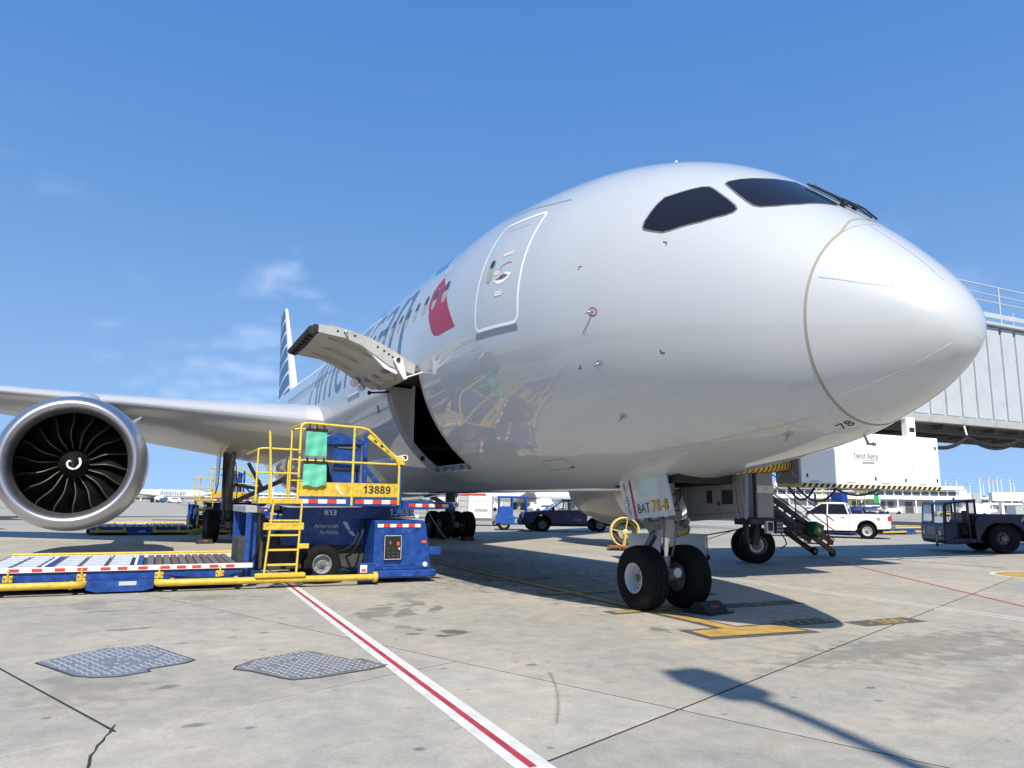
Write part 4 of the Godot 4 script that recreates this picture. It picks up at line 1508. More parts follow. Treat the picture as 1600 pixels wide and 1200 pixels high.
		for xq in [0.66, 0.80]:
			mb2 = MB.new()
			for i in wing_secs.size() - 1:
				var a0 := foil(wing_secs[i], sg, xq, false) + V(0, -0.004, 0)
				var b0 := foil(wing_secs[i + 1], sg, xq, false) + V(0, -0.004, 0)
				mb2.quad(a0, a0 + V(-0.03, 0, 0), b0 + V(-0.03, 0, 0), b0, V(0, -1, 0))
			put(mb2, "flap_gap", M.line_dark, wing)
		# engine
		build_engine(P, sg)
		# tailplane
		foil_skin(P, "tailplane", [[0.4, -49.5, -55.2, 5.75, 5.7, 0.1], [9.9, -55.0, -57.2, 6.75, 6.72, 0.09]], sg, 0.0, 1.0, 0.0, M.wing_paint)
	build_fin(P)
	build_cargo_door(P)
	build_nose_gear(P)
	build_main_gear(P, 1.0)
	build_main_gear(P, -1.0)

func build_fin(P: Node3D) -> void:
	# swept fin; stripes are painted bands on both faces
	var b0 := V(-42.0, 7.4, 0)
	var t0 := V(-49.35, 15.45, 0)
	var b1 := V(-50.5, 7.0, 0)
	var t1 := V(-52.2, 15.45, 0)
	var mb := MB.new()
	var rows := []
	for i in 2:
		var le := b0 if i == 0 else t0
		var te := b1 if i == 0 else t1
		var row := []
		for j in 25:
			var u := absf(j - 12) / 12.0
			var x := u * u
			var th := 5.0 * 0.10 * (0.2969 * sqrt(x) - 0.126 * x - 0.3516 * x * x + 0.2843 * x * x * x - 0.1036 * x * x * x * x) * le.distance_to(te)
			row.append(le.lerp(te, x) + V(0, 0, th * (1.0 if j > 12 else -1.0)))
		rows.append(row)
	loft(mb, rows)
	var fin := put(mb, "fin", M.fin_white, P)
	mb = MB.new()
	mb.prism(pv([0, 0, -2.85, 0, -2.6, 0.12, -0.25, 0.12]), t0, V(1, 0, 0), V(0, 1, 0), 0.12)
	put(mb, "fin_cap", M.slat_metal, fin)
	for sg in [1.0, -1.0]:
		var y := 7.6
		var k := 0
		while y < 15.3:
			var h := 0.86
			var m: StandardMaterial3D = M.fin_blue
			mb = MB.new()
			var st := []
			for e in [0, 1, 2]:
				var rw := []
				for i in 9:
					var x := lerpf(0.10, 1.0, i / 8.0)
					# the stripes bow upwards towards the leading edge
					var yy: float = y + h * e * 0.5 + 0.55 * (1.0 - x) * (1.0 - x)
					var f := (yy - b0.y) / (t0.y - b0.y)
					var le := b0.lerp(t0, f)
					var te := b1.lerp(t1, f)
					var th := 5.0 * 0.10 * (0.2969 * sqrt(x) - 0.126 * x - 0.3516 * x * x + 0.2843 * x * x * x - 0.1036 * x * x * x * x) * le.distance_to(te)
					var q := le.lerp(te, x)
					rw.append(V(q.x, minf(yy, 15.4), (th + 0.012) * sg))
				st.append(rw)
			for e in 2:
				for i in 8:
					mb.quad(st[e][i], st[e][i + 1], st[e + 1][i + 1], st[e + 1][i], V(0.05, 0, sg).normalized())
			put(mb, "fin_stripe", m, fin)
			y += 1.10
			k += 1

func build_cargo_door(P: Node3D) -> void:
	# frame round the opening
	var mb := MB.new()
	var edge := []
	for i in 13:
		edge.append(Vector2(HOLD_S1, lerpf(HOLD_F0, HOLD_F1, i / 12.0)))
	for i in range(1, 7):
		edge.append(Vector2(lerpf(HOLD_S1, HOLD_S0, i / 6.0), HOLD_F1))
	for i in range(1, 13):
		edge.append(Vector2(HOLD_S0, lerpf(HOLD_F1, HOLD_F0, i / 12.0)))
	for i in range(1, 7):
		edge.append(Vector2(lerpf(HOLD_S0, HOLD_S1, i / 6.0), HOLD_F0))
	for i in edge.size() - 1:
		var a := skin(edge[i].x, edge[i].y)
		var b := skin(edge[i + 1].x, edge[i + 1].y)
		var na := skin_n(edge[i].x, edge[i].y)
		var nb := skin_n(edge[i + 1].x, edge[i + 1].y)
		var inw := (skin(11.05, 122.0) - a)
		var nn := (b - a).cross(na).normalized()
		if nn.dot(inw) < 0.0:
			nn = -nn
		mb.quad(a, b, b - nb * 0.16, a - na * 0.16, nn)
		# raised lip
		mb.quad(a + na * 0.012, b + nb * 0.012, b + nb * 0.012 - nn * 0.05, a + na * 0.012 - nn * 0.05, (na + nb).normalized())
		mb.quad(a + na * 0.012, b + nb * 0.012, b, a, nn)
	put(mb, "cargo_door_frame", M.gear_white, P)
	# hold: dark room with a lit lining at its after edge, roller floor
	var hold := limb("cargo_hold", P)
	mb = MB.new()
	var x0 := -9.2
	var x1 := -16.0
	var ring := []
	for i in 25:
		var f := lerpf(99.0, 147.5, i / 24.0)
		ring.append(skin(11.0, f, -0.2) * V(0, 1, 1))
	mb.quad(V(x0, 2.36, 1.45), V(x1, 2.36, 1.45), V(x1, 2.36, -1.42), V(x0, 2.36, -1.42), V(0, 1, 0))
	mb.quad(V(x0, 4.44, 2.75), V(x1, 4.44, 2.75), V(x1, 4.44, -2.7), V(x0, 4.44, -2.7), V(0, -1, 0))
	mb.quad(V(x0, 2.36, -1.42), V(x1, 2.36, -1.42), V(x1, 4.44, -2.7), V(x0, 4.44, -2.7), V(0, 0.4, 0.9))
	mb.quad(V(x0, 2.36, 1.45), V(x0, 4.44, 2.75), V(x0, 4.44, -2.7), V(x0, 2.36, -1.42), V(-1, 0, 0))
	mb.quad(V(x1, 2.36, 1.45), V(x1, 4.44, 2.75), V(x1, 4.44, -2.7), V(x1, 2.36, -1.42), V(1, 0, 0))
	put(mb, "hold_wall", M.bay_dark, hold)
	mb = MB.new()
	var lp := PackedVector2Array()
	for i in 13:
		var q := skin(11.0, lerpf(HOLD_F0 + 0.6, 125.5, i / 12.0), -0.10)
		lp.append(Vector2(q.z, q.y))
	lp.append(Vector2(2.2, 3.08))
	lp.append(Vector2(2.2, 4.36))
	mb.prism(lp, V(-12.06, 0, 0), V(0, 0, 1), V(0, 1, 0), 0.04)
	put(mb, "lining_panel", M.lining, hold)
	mb = MB.new()
	mb.prism(pv([2.14, 2.96, 2.2, 2.96, 2.2, 4.43, 2.14, 4.43]), V(-12.04, 0, 0), V(0, 0, 1), V(0, 1, 0), 0.09)
	put(mb, "lining_edge", M.gear_white, hold)
	mb = MB.new()
	rng.seed = 77
	for i in 14:
		var x := -9.75 - i * 0.165
		mb.box(V(x, 2.41 + 0.02 * (i % 2), 1.62 - 0.06 * (i % 3)), V(0.09, 0.09, 0.10), 0.015, Basis(Vector3.UP, rng.randf() * 1.5))
		mb.lathe([Vector2(-0.05, 0.0), Vector2(-0.05, 0.035), Vector2(0.05, 0.035), Vector2(0.05, 0.0)], V(x - 0.06, 2.47, 1.45), V(1, 0, 0.3), 10)
	put(mb, "sill_rollers", M.gear_grey, hold)
	mb = MB.new()
	mb.lathe([Vector2(0.0, 0.06), Vector2(0.03, 0.055), Vector2(0.03, 0.0)], skin(12.2, 138.0, -0.02) + V(0.03, 0, 0), V(1, 0, 0), 12)
	put(mb, "frame_fitting", M.black, hold)

	# the raised door: an arc hinged at its upper edge
	var D := limb("cargo_door", P)
	var up := [Vector2(2.90, 4.50), Vector2(3.2, 4.66), Vector2(3.55, 4.84), Vector2(3.9, 4.98), Vector2(4.3, 5.09), Vector2(4.65, 5.14), Vector2(4.93, 5.135)]
	var lo := [Vector2(2.92, 4.30), Vector2(3.2, 4.36), Vector2(3.45, 4.43), Vector2(3.75, 4.62), Vector2(4.05, 4.80), Vector2(4.4, 4.92), Vector2(4.93, 4.985)]
	var xa := -9.68
	var xb := -12.26
	for w in [[up, "outer_skin", M.skin_paint, 1.0], [lo, "inner_panel", M.door_inner, -1.0]]:
		mb = MB.new()
		var rows := []
		for i in 7:
			var x := lerpf(xa, xb, i / 6.0)
			var row := []
			for q in w[0]:
				# the inner panel bulges at its middle
				var dy := 0.0
				if w[3] < 0.0:
					dy = -0.035 * sin(PI * i / 6.0)
				row.append(V(x, q.y + dy, q.x))
			rows.append(row)
		var nn := []
		for i in rows.size():
			var r := []
			for j in 7:
				var a: Vector3 = rows[mini(i + 1, 6)][j] - rows[maxi(i - 1, 0)][j]
				var b: Vector3 = rows[i][mini(j + 1, 6)] - rows[i][maxi(j - 1, 0)]
				var q := a.cross(b).normalized()
				r.append(q if q.y * w[3] > 0.0 else -q)
			nn.append(r)
		for i in 6:
			for j in 6:
				mb.quadn(rows[i][j], rows[i + 1][j], rows[i + 1][j + 1], rows[i][j + 1], nn[i][j], nn[i + 1][j], nn[i + 1][j + 1], nn[i][j + 1])
		put(mb, w[1], w[2], D)
	var sidep := PackedVector2Array()
	for q in up:
		sidep.append(q)
	for i in 7:
		sidep.append(lo[6 - i])
	for x in [xa, xb]:
		mb = MB.new()
		mb.prism(sidep, V(x, 0, 0), V(0, 0, 1), V(0, 1, 0), 0.02)
		put(mb, "edge_beam", M.bridge_frame, D)
	# holes along the edge beam
	for q in [[4.55, 5.04], [4.2, 4.98], [3.72, 4.80], [3.58, 4.73], [3.48, 4.67], [3.4, 4.62]]:
		mb = MB.new()
		mb.lathe([Vector2(0.0, 0.025), Vector2(0.004, 0.025), Vector2(0.004, 0.0)], V(xa + 0.009, q[1], q[0]), V(1, 0, 0), 10)
		put(mb, "lightening_hole", M.black, D)
	mb = MB.new()
	mb.tube([V(xa + 0.03, 5.06, 4.42), V(xa + 0.06, 5.02, 4.38), V(xa + 0.05, 4.94, 4.36)], 0.025, 8)
	put(mb, "latch_hook", M.chrome, D)
	# black latch rail along the free edge
	mb = MB.new()
	mb.box(V((xa + xb) * 0.5, 5.05, 4.98), V(xa - xb, 0.19, 0.12), 0.03)
	for i in 8:
		var x := lerpf(xa - 0.15, xb + 0.15, i / 7.0)
		mb.lathe([Vector2(-0.10, 0.0), Vector2(-0.10, 0.075), Vector2(0.10, 0.075), Vector2(0.10, 0.0)], V(x, 5.04, 5.06), V(1, 0, 0), 12)
		mb.box(V(x + 0.16, 5.0, 5.05), V(0.05, 0.16, 0.1), 0.01)
	put(mb, "latch_rail", M.black, D)
	# stamped ridges and recesses of the inner panel
	for q in [[4.72, 4.945], [4.35, 4.885], [3.98, 4.76]]:
		mb = MB.new()
		mb.box(V((xa + xb) * 0.5, q[1], q[0]), V(2.3, 0.035, 0.055), 0.014, Basis(V(1, 0, 0), -0.3))
		put(mb, "panel_ridge", M.door_inner, D)
	for q in [-9.95, -10.8, -11.65]:
		mb = MB.new()
		mb.beam(V(q, 4.93, 4.7), V(q, 4.60, 3.75), 0.05, 0.03)
		put(mb, "panel_rib", M.door_inner, D)
	for q in [[-10.1, 3.42], [-10.75, 3.42], [-11.4, 3.46]]:
		mb = MB.new()
		mb.box(V(q[0], 4.375, q[1]), V(0.24, 0.03, 0.16), 0.008, Basis(V(1, 0, 0), -0.2))
		put(mb, "panel_pocket", M.gear_grey, D)
	# deep hinge housing, the white stiffener and arms
	mb = MB.new()
	for q in [[-11.85, 0.45], [-11.2, 0.35], [-10.5, 0.35]]:
		mb = MB.new()
		mb.box(V(q[0], 4.40, 3.30), V(q[1], 0.16, 0.42), 0.05, Basis(V(1, 0, 0), -0.35))
		put(mb, "actuator_housing", M.door_inner, D)
	mb = MB.new()
	mb.lathe([Vector2(-0.16, 0.0), Vector2(-0.13, 0.08), Vector2(0.13, 0.10), Vector2(0.16, 0.0)], V(-11.95, 4.40, 3.62), V(1, -0.3, 0.4), 14)
	put(mb, "actuator_cap", M.white_paint, D)
	mb = MB.new()
	mb.lathe([Vector2(-0.14, 0.0), Vector2(-0.11, 0.07), Vector2(0.11, 0.08), Vector2(0.14, 0.0)], V(-12.2, 4.32, 3.40), V(1, -0.3, 0.6), 14)
	put(mb, "actuator_cap", M.white_paint, D)
	mb = MB.new()
	mb.prism(pv([3.15, 4.34, 3.62, 4.58, 4.02, 4.80, 3.85, 4.66, 3.55, 4.38, 3.3, 4.28]), V(xa - 0.05, 0, 0), V(0, 0, 1), V(0, 1, 0), 0.06)
	put(mb, "stiffener", M.white_paint, D)
	mb = MB.new()
	mb.prism(pv([3.32, 4.62, 3.40, 4.56, 3.25, 4.30, 3.16, 4.16, 3.10, 4.18, 3.16, 4.40, 3.20, 4.58]), V(xa + 0.06, 0, 0), V(0, 0, 1), V(0, 1, 0), 0.05)
	mb.tube([V(xa + 0.06, 4.20, 3.13), V(xa + 0.3, 4.32, 2.80)], 0.016, 8)
	put(mb, "hinge_arm", M.white_paint, D)
	mb = MB.new()
	mb.lathe([Vector2(0.0, 0.045), Vector2(0.03, 0.045), Vector2(0.03, 0.0)], V(xa + 0.085, 4.56, 3.30), V(1, 0, 0), 12)
	put(mb, "hinge_pin", M.black, D)
	mb = MB.new()
	mb.tube([V(xb + 0.02, 4.22, 3.2), V(-12.0, 4.24, 2.78)], 0.022, 8)
	mb.box(V(xb + 0.02, 4.22, 3.2), V(0.07, 0.09, 0.07), 0.01)
	put(mb, "strut", M.black, D)
	mb = MB.new()
	mb.beam(V(xa, 4.39, 2.84), V(xb, 4.39, 2.84), 0.14, 0.07)
	put(mb, "hinge_beam", M.gear_grey, D)

func build_nose_gear(P: Node3D) -> void:
	var G := limb("nose_gear", P)
	var x := -5.2
	var mb := MB.new()
	# bay
	mb.quad(V(-4.1, 2.0, 0.52), V(-5.8, 1.95, 0.52), V(-5.8, 3.0, 0.52), V(-4.1, 3.0, 0.52), V(0, 0, -1))
	mb.quad(V(-4.1, 2.0, -0.52), V(-5.8, 1.95, -0.52), V(-5.8, 3.0, -0.52), V(-4.1, 3.0, -0.52), V(0, 0, 1))
	mb.quad(V(-4.1, 3.0, 0.52), V(-5.8, 3.0, 0.52), V(-5.8, 3.0, -0.52), V(-4.1, 3.0, -0.52), V(0, -1, 0))
	mb.quad(V(-4.1, 2.0, 0.52), V(-4.1, 3.0, 0.52), V(-4.1, 3.0, -0.52), V(-4.1, 2.0, -0.52), V(-1, 0, 0))
	mb.quad(V(-5.8, 1.95, 0.52), V(-5.8, 3.0, 0.52), V(-5.8, 3.0, -0.52), V(-5.8, 1.95, -0.52), V(1, 0, 0))
	put(mb, "gear_bay", M.bay_dark, G)
	mb = MB.new()
	mb.lathe([Vector2(0, 0.0), Vector2(0, 0.125), Vector2(0.9, 0.125), Vector2(0.92, 0.155), Vector2(1.02, 0.155), Vector2(1.04, 0.13), Vector2(1.25, 0.13), Vector2(1.27, 0.16), Vector2(1.6, 0.16), Vector2(1.6, 0.0)], V(x + 0.22, 2.75, 0), V(-0.10, -1, 0), 20)
	put(mb, "outer_cylinder", M.strut_grey, G)
	mb = MB.new()
	mb.lathe([Vector2(0, 0.078), Vector2(0.42, 0.078)], V(x + 0.06, 1.18, 0), V(-0.06, -1, 0), 18)
	put(mb, "piston", M.chrome, G)
	mb = MB.new()
	mb.lathe([Vector2(0, 0.0), Vector2(0, 0.10), Vector2(0.34, 0.085), Vector2(0.36, 0.0)], V(x + 0.04, 0.85, 0), V(-0.08, -1, 0), 16)
	mb.lathe([Vector2(-0.36, 0.0), Vector2(-0.36, 0.06), Vector2(0.36, 0.06), Vector2(0.36, 0.0)], V(x, 0.51, 0), V(0, 0, 1), 14)
	put(mb, "axle", M.strut_grey, G)
	mb = MB.new()
	mb.lathe([Vector2(0.0, 0.05), Vector2(0.26, 0.05), Vector2(0.26, 0.075), Vector2(0.33, 0.075), Vector2(0.33, 0.0)], V(x + 0.05, 0.60, 0), V(1, 0.02, 0), 14)
	put(mb, "tow_fitting", M.gear_white, G)
	# torque links ahead of and behind the strut, drag brace with lightening holes
	mb = MB.new()
	mb.prism(pv([0, 0.10, -0.34, -0.28, -0.40, -0.34, -0.34, -0.42, 0.02, -0.02]), V(x - 0.12, 1.28, 0), V(1, 0, 0), V(0, 1, 0), 0.09)
	mb.prism(pv([0, -0.06, -0.36, 0.32, -0.42, 0.28, -0.40, 0.20, -0.02, -0.16]), V(x - 0.06, 0.66, 0), V(1, 0, 0), V(0, 1, 0), 0.08)
	put(mb, "torque_link", M.gear_grey, G)
	mb = MB.new()
	for sg in [-0.22, 0.22]:
		mb.beam(V(x - 0.62, 1.95, sg), V(x - 0.12, 1.22, sg * 0.5), 0.05, 0.13)
	mb.beam(V(x - 0.62, 1.90, -0.25), V(x - 0.62, 1.90, 0.25), 0.08, 0.08)
	mb.beam(V(x + 0.1, 1.33, -0.3), V(x + 0.1, 1.33, 0.3), 0.10, 0.12)
	mb.tube([V(x + 0.05, 1.36, 0.26), V(x + 0.32, 1.40, 0.26)], 0.05, 10)
	mb.tube([V(x + 0.05, 1.36, -0.26), V(x + 0.32, 1.40, -0.26)], 0.05, 10)
	mb.box(V(x + 0.25, 1.52, 0.0), V(0.16, 0.16, 0.34), 0.03)
	mb.tube(spline([V(x + 0.2, 1.9, 0.15), V(x + 0.32, 1.6, 0.2), V(x + 0.2, 1.25, 0.12), V(x + 0.14, 0.95, 0.1)]), 0.016, 6)
	mb.tube(spline([V(x + 0.2, 1.9, -0.15), V(x + 0.30, 1.6, -0.1), V(x + 0.24, 1.3, -0.12), V(x + 0.1, 0.85, -0.1)]), 0.016, 6)
	put(mb, "brace", M.gear_grey, G)
	mb = MB.new()
	for q in [[x - 0.39, 1.63], [x - 0.26, 1.44]]:
		mb.lathe([Vector2(0.0, 0.032), Vector2(0.006, 0.032), Vector2(0.006, 0.0)], V(q[0], q[1], 0.17 + 0.03), V(0, 0, 1), 10)
	put(mb, "brace_bush", M.gear_white, G)
	mb = MB.new()
	mb.lathe([Vector2(0, 0.0), Vector2(0, 0.06), Vector2(0.04, 0.075), Vector2(0.05, 0.065), Vector2(0.05, 0.0)], V(x + 0.28, 1.55, 0.16), V(1, -0.1, 0), 14)
	put(mb, "taxi_light", M.lamp_clear, G)
	for sg in [1.0, -1.0]:
		wheel(G, V(x, 0.51, 0.42 * sg), V(0, 0, sg), 0.51, 0.41, 0.235, M.gear_white, 0.1)
	# doors at the sides of the bay; the starboard one carries the number
	var d0 := pv([-5.55, 2.10, -4.28, 2.20, -4.07, 1.52, -5.27, 1.42])
	var door := MB.new()
	door.prism(d0, V(0, 0, 0.62), V(1, 0, 0), V(0, 1, 0), 0.035)
	var dm := put(door, "gear_door", M.skin_paint, G)
	dm.set_meta("label", "white gear door lettered ETOPS and 8AT")
	mb = MB.new()
	mb.prism(pv([-5.265, 2.122, -5.215, 2.126, -4.995, 1.445, -5.045, 1.441]), V(0, 0, 0.640), V(1, 0, 0), V(0, 1, 0), 0.006)
	put(mb, "red_line", M.emblem_red, G)
	var rx := V(0.985, 0.09, 0).normalized()
	var ry := V(-0.25, 0.97, 0).normalized()
	var z := 0.641
	var i := 0
	for ch in ["E", "T", "O", "P", "S"]:
		words(G, ch, 0.095, V(-5.357 + 0.041 * i, 1.962 - 0.1065 * i, z), rx, ry, M.text_black, false, 0.8)
		i += 1
	words(G, "8AT", 0.15, V(-4.83, 1.61, z), rx, ry, M.text_black, false, 0.95)
	words(G, "78-8", 0.165, V(-4.40, 1.665, z), rx, ry, M.text_black, true, 0.95)
	words(G, "78-8", 0.145, V(-4.403, 1.665, z + 0.004), rx, ry, M.hose_yellow, true, 1.0)
	mb = MB.new()
	mb.prism(pv([-5.52, 2.10, -3.88, 2.16, -3.90, 1.50, -5.23, 1.40]), V(0, 0, -0.62), V(1, 0, 0), V(0, 1, 0), 0.05)
	put(mb, "gear_door", M.cabinet_grey, G)
	mb = MB.new()
	mb.box(V(-4.30, 1.80, -0.592), V(0.25, 0.22, 0.012), 0.003)
	put(mb, "door_recess", M.bay_dark, G)
	mb = MB.new()
	mb.box(V(-4.72, 1.80, -0.592), V(0.13, 0.20, 0.012), 0.003)
	put(mb, "door_recess", M.bay_dark, G)
	mb = MB.new()
	mb.box(V(-4.50, 1.70, -0.592), V(0.05, 0.06, 0.012), 0.003)
	put(mb, "door_recess", M.bay_dark, G)
	mb = MB.new()
	for q in [-5.35, -4.15, -3.98]:
		mb.beam(V(q, 2.12, -0.58), V(q + 0.10, 1.47, -0.58), 0.035, 0.035)
	mb.beam(V(-5.3, 1.47, -0.585), V(-3.93, 1.55, -0.585), 0.03, 0.03)
	put(mb, "door_rib", M.cabinet_grey, G)

func build_main_gear(P: Node3D, sg: float) -> void:
	var G := limb("main_gear", P)
	var x := -27.98
	var z := 4.9 * sg
	for a in [0.73, -0.73]:
		for b in [0.57, -0.57]:
			wheel(G, V(x + a, 0.635, z + b * sg), V(0, 0, signf(b) * sg), 0.635, 0.50, 0.30, M.gear_grey, 0.1, "tyre", "rim", 28)
	var mb := MB.new()
	mb.beam(V(x + 0.95, 0.66, z), V(x - 0.95, 0.66, z), 0.24, 0.28, 0.04)
	for a in [0.73, -0.73]:
		mb.lathe([Vector2(-0.7, 0.0), Vector2(-0.7, 0.09), Vector2(0.7, 0.09), Vector2(0.7, 0.0)], V(x + a, 0.635, z), V(0, 0, 1), 14)
	mb.lathe([Vector2(0, 0.0), Vector2(0, 0.16), Vector2(0.6, 0.16), Vector2(0.62, 0.24), Vector2(0.9, 0.24), Vector2(0.92, 0.22), Vector2(3.2, 0.24), Vector2(3.2, 0.0)], V(x, 0.62, z), V(0.0, 1, 0.02 * sg), 20)
	put(mb, "strut", M.gear_grey, G)
	mb = MB.new()
	mb.tube([V(x + 0.02, 1.55, z - 0.2 * sg), V(x, 2.2, z - 1.5 * sg), V(x, 2.55, z - 2.2 * sg)], 0.10, 10)
	mb.tube([V(x + 0.1, 2.3, z - 0.2 * sg), V(x + 0.1, 2.1, z - 1.35 * sg)], 0.07, 8)
	mb.tube([V(x + 0.1, 2.1, z - 1.35 * sg), V(x + 0.15, 3.2, z - 0.7 * sg)], 0.075, 8)
	mb.tube([V(x + 0.2, 1.6, z), V(x + 1.6, 3.5, z)], 0.085, 8)
	mb.tube([V(x - 0.2, 1.6, z), V(x - 1.5, 3.4, z)], 0.07, 8)
	mb.prism(pv([0.1, 0.0, 0.55, -0.25, 0.50, -0.35, 0.1, -0.18]), V(x, 1.25, z), V(1, 0, 0), V(0, 1, 0), 0.16)
	put(mb, "brace", M.gear_grey, G)
	mb = MB.new()
	mb.tube(spline([V(x + 0.25, 3.2, z + 0.1), V(x + 0.33, 2.4, z + 0.2 * sg), V(x + 0.28, 1.5, z + 0.15 * sg), V(x + 0.5, 0.9, z + 0.1)]), 0.022, 6)
	mb.tube(spline([V(x + 0.2, 3.2, z - 0.2), V(x + 0.30, 2.0, z - 0.32 * sg), V(x + 0.28, 1.2, z - 0.2 * sg), V(x + 0.4, 0.8, z)]), 0.02, 6)
	put(mb, "hydraulic_hose", M.black, G)
	mb = MB.new()
	mb.prism(pv([-0.9, 3.5, 0.8, 3.55, 0.65, 2.3, -0.5, 1.9, -0.8, 2.2]), V(x, 0, z + 0.45 * sg), V(1, 0, 0), V(0, 1, 0), 0.05)
	put(mb, "gear_door", M.wing_paint, G)
	mb = MB.new()
	mb.prism(pv([-1.6, 2.0, 1.5, 2.0, 1.5, 1.25, 1.2, 1.1, -1.3, 1.1]), V(x, 0.0, 1.1 * sg), V(1, 0, 0), V(0, 1, 0), 0.06)
	if sg < 0:
		put(mb, "body_door", M.wing_paint, G)

# ---------------------------------------------------------------- container loaders
# built where the near loader stands (its side along x = -10.4); BASE is the point on the ground it is hung on
const BASE := Vector3(-11.9, 0, 4.5)

func on(mb: MB, called: String, m: Material, t: Node3D) -> MeshInstance3D:
	var o := put(mb, called, m, t)
	o.position = -BASE
	return o

func onbox(t: Node3D, called: String, m: Material, at: Vector3, size: Vector3, ch := 0.012) -> MeshInstance3D:
	var mb := MB.new()
	mb.box(at, size, ch)
	return on(mb, called, m, t)

func span(t: Node3D, called: String, m: Material, x0: float, x1: float, y0: float, y1: float, z0: float, z1: float, ch := 0.012) -> MeshInstance3D:
	return onbox(t, called, m, V((x0 + x1) * 0.5, (y0 + y1) * 0.5, (z0 + z1) * 0.5), V(absf(x1 - x0), absf(y1 - y0), absf(z1 - z0)), ch)

func pipe(t: Node3D, called: String, m: Material, pts: Array, r := 0.021, k := 8) -> MeshInstance3D:
	var mb := MB.new()
	mb.tube(pts, r, k)
	return on(mb, called, m, t)

func text_on(t: Node3D, s: String, h: float, at: Vector3, m: Material, bold := true, sq := 1.0) -> MeshInstance3D:
	return words(t, s, h, at - BASE, V(0, 0, -1), V(0, 1, 0), m, bold, sq)

# the slanted tail mark beside the airline's name
func tail_mark(t: Node3D, z: float, y: float, h: float, x: float, m: Material) -> void:
	var mb := MB.new()
	mb.prism(pv([0, h, -0.28 * h, h, -0.62 * h, 0.42 * h, -0.35 * h, 0.44 * h]), V(x, y, z), V(0, 0, 1), V(0, 1, 0), 0.003)
	mb.prism(pv([-0.40 * h, 0.36 * h, -0.72 * h, 0.36 * h, -1.0 * h, 0, -0.72 * h, 0]), V(x, y, z), V(0, 0, 1), V(0, 1, 0), 0.003)
	on(mb, "emblem", m, t)

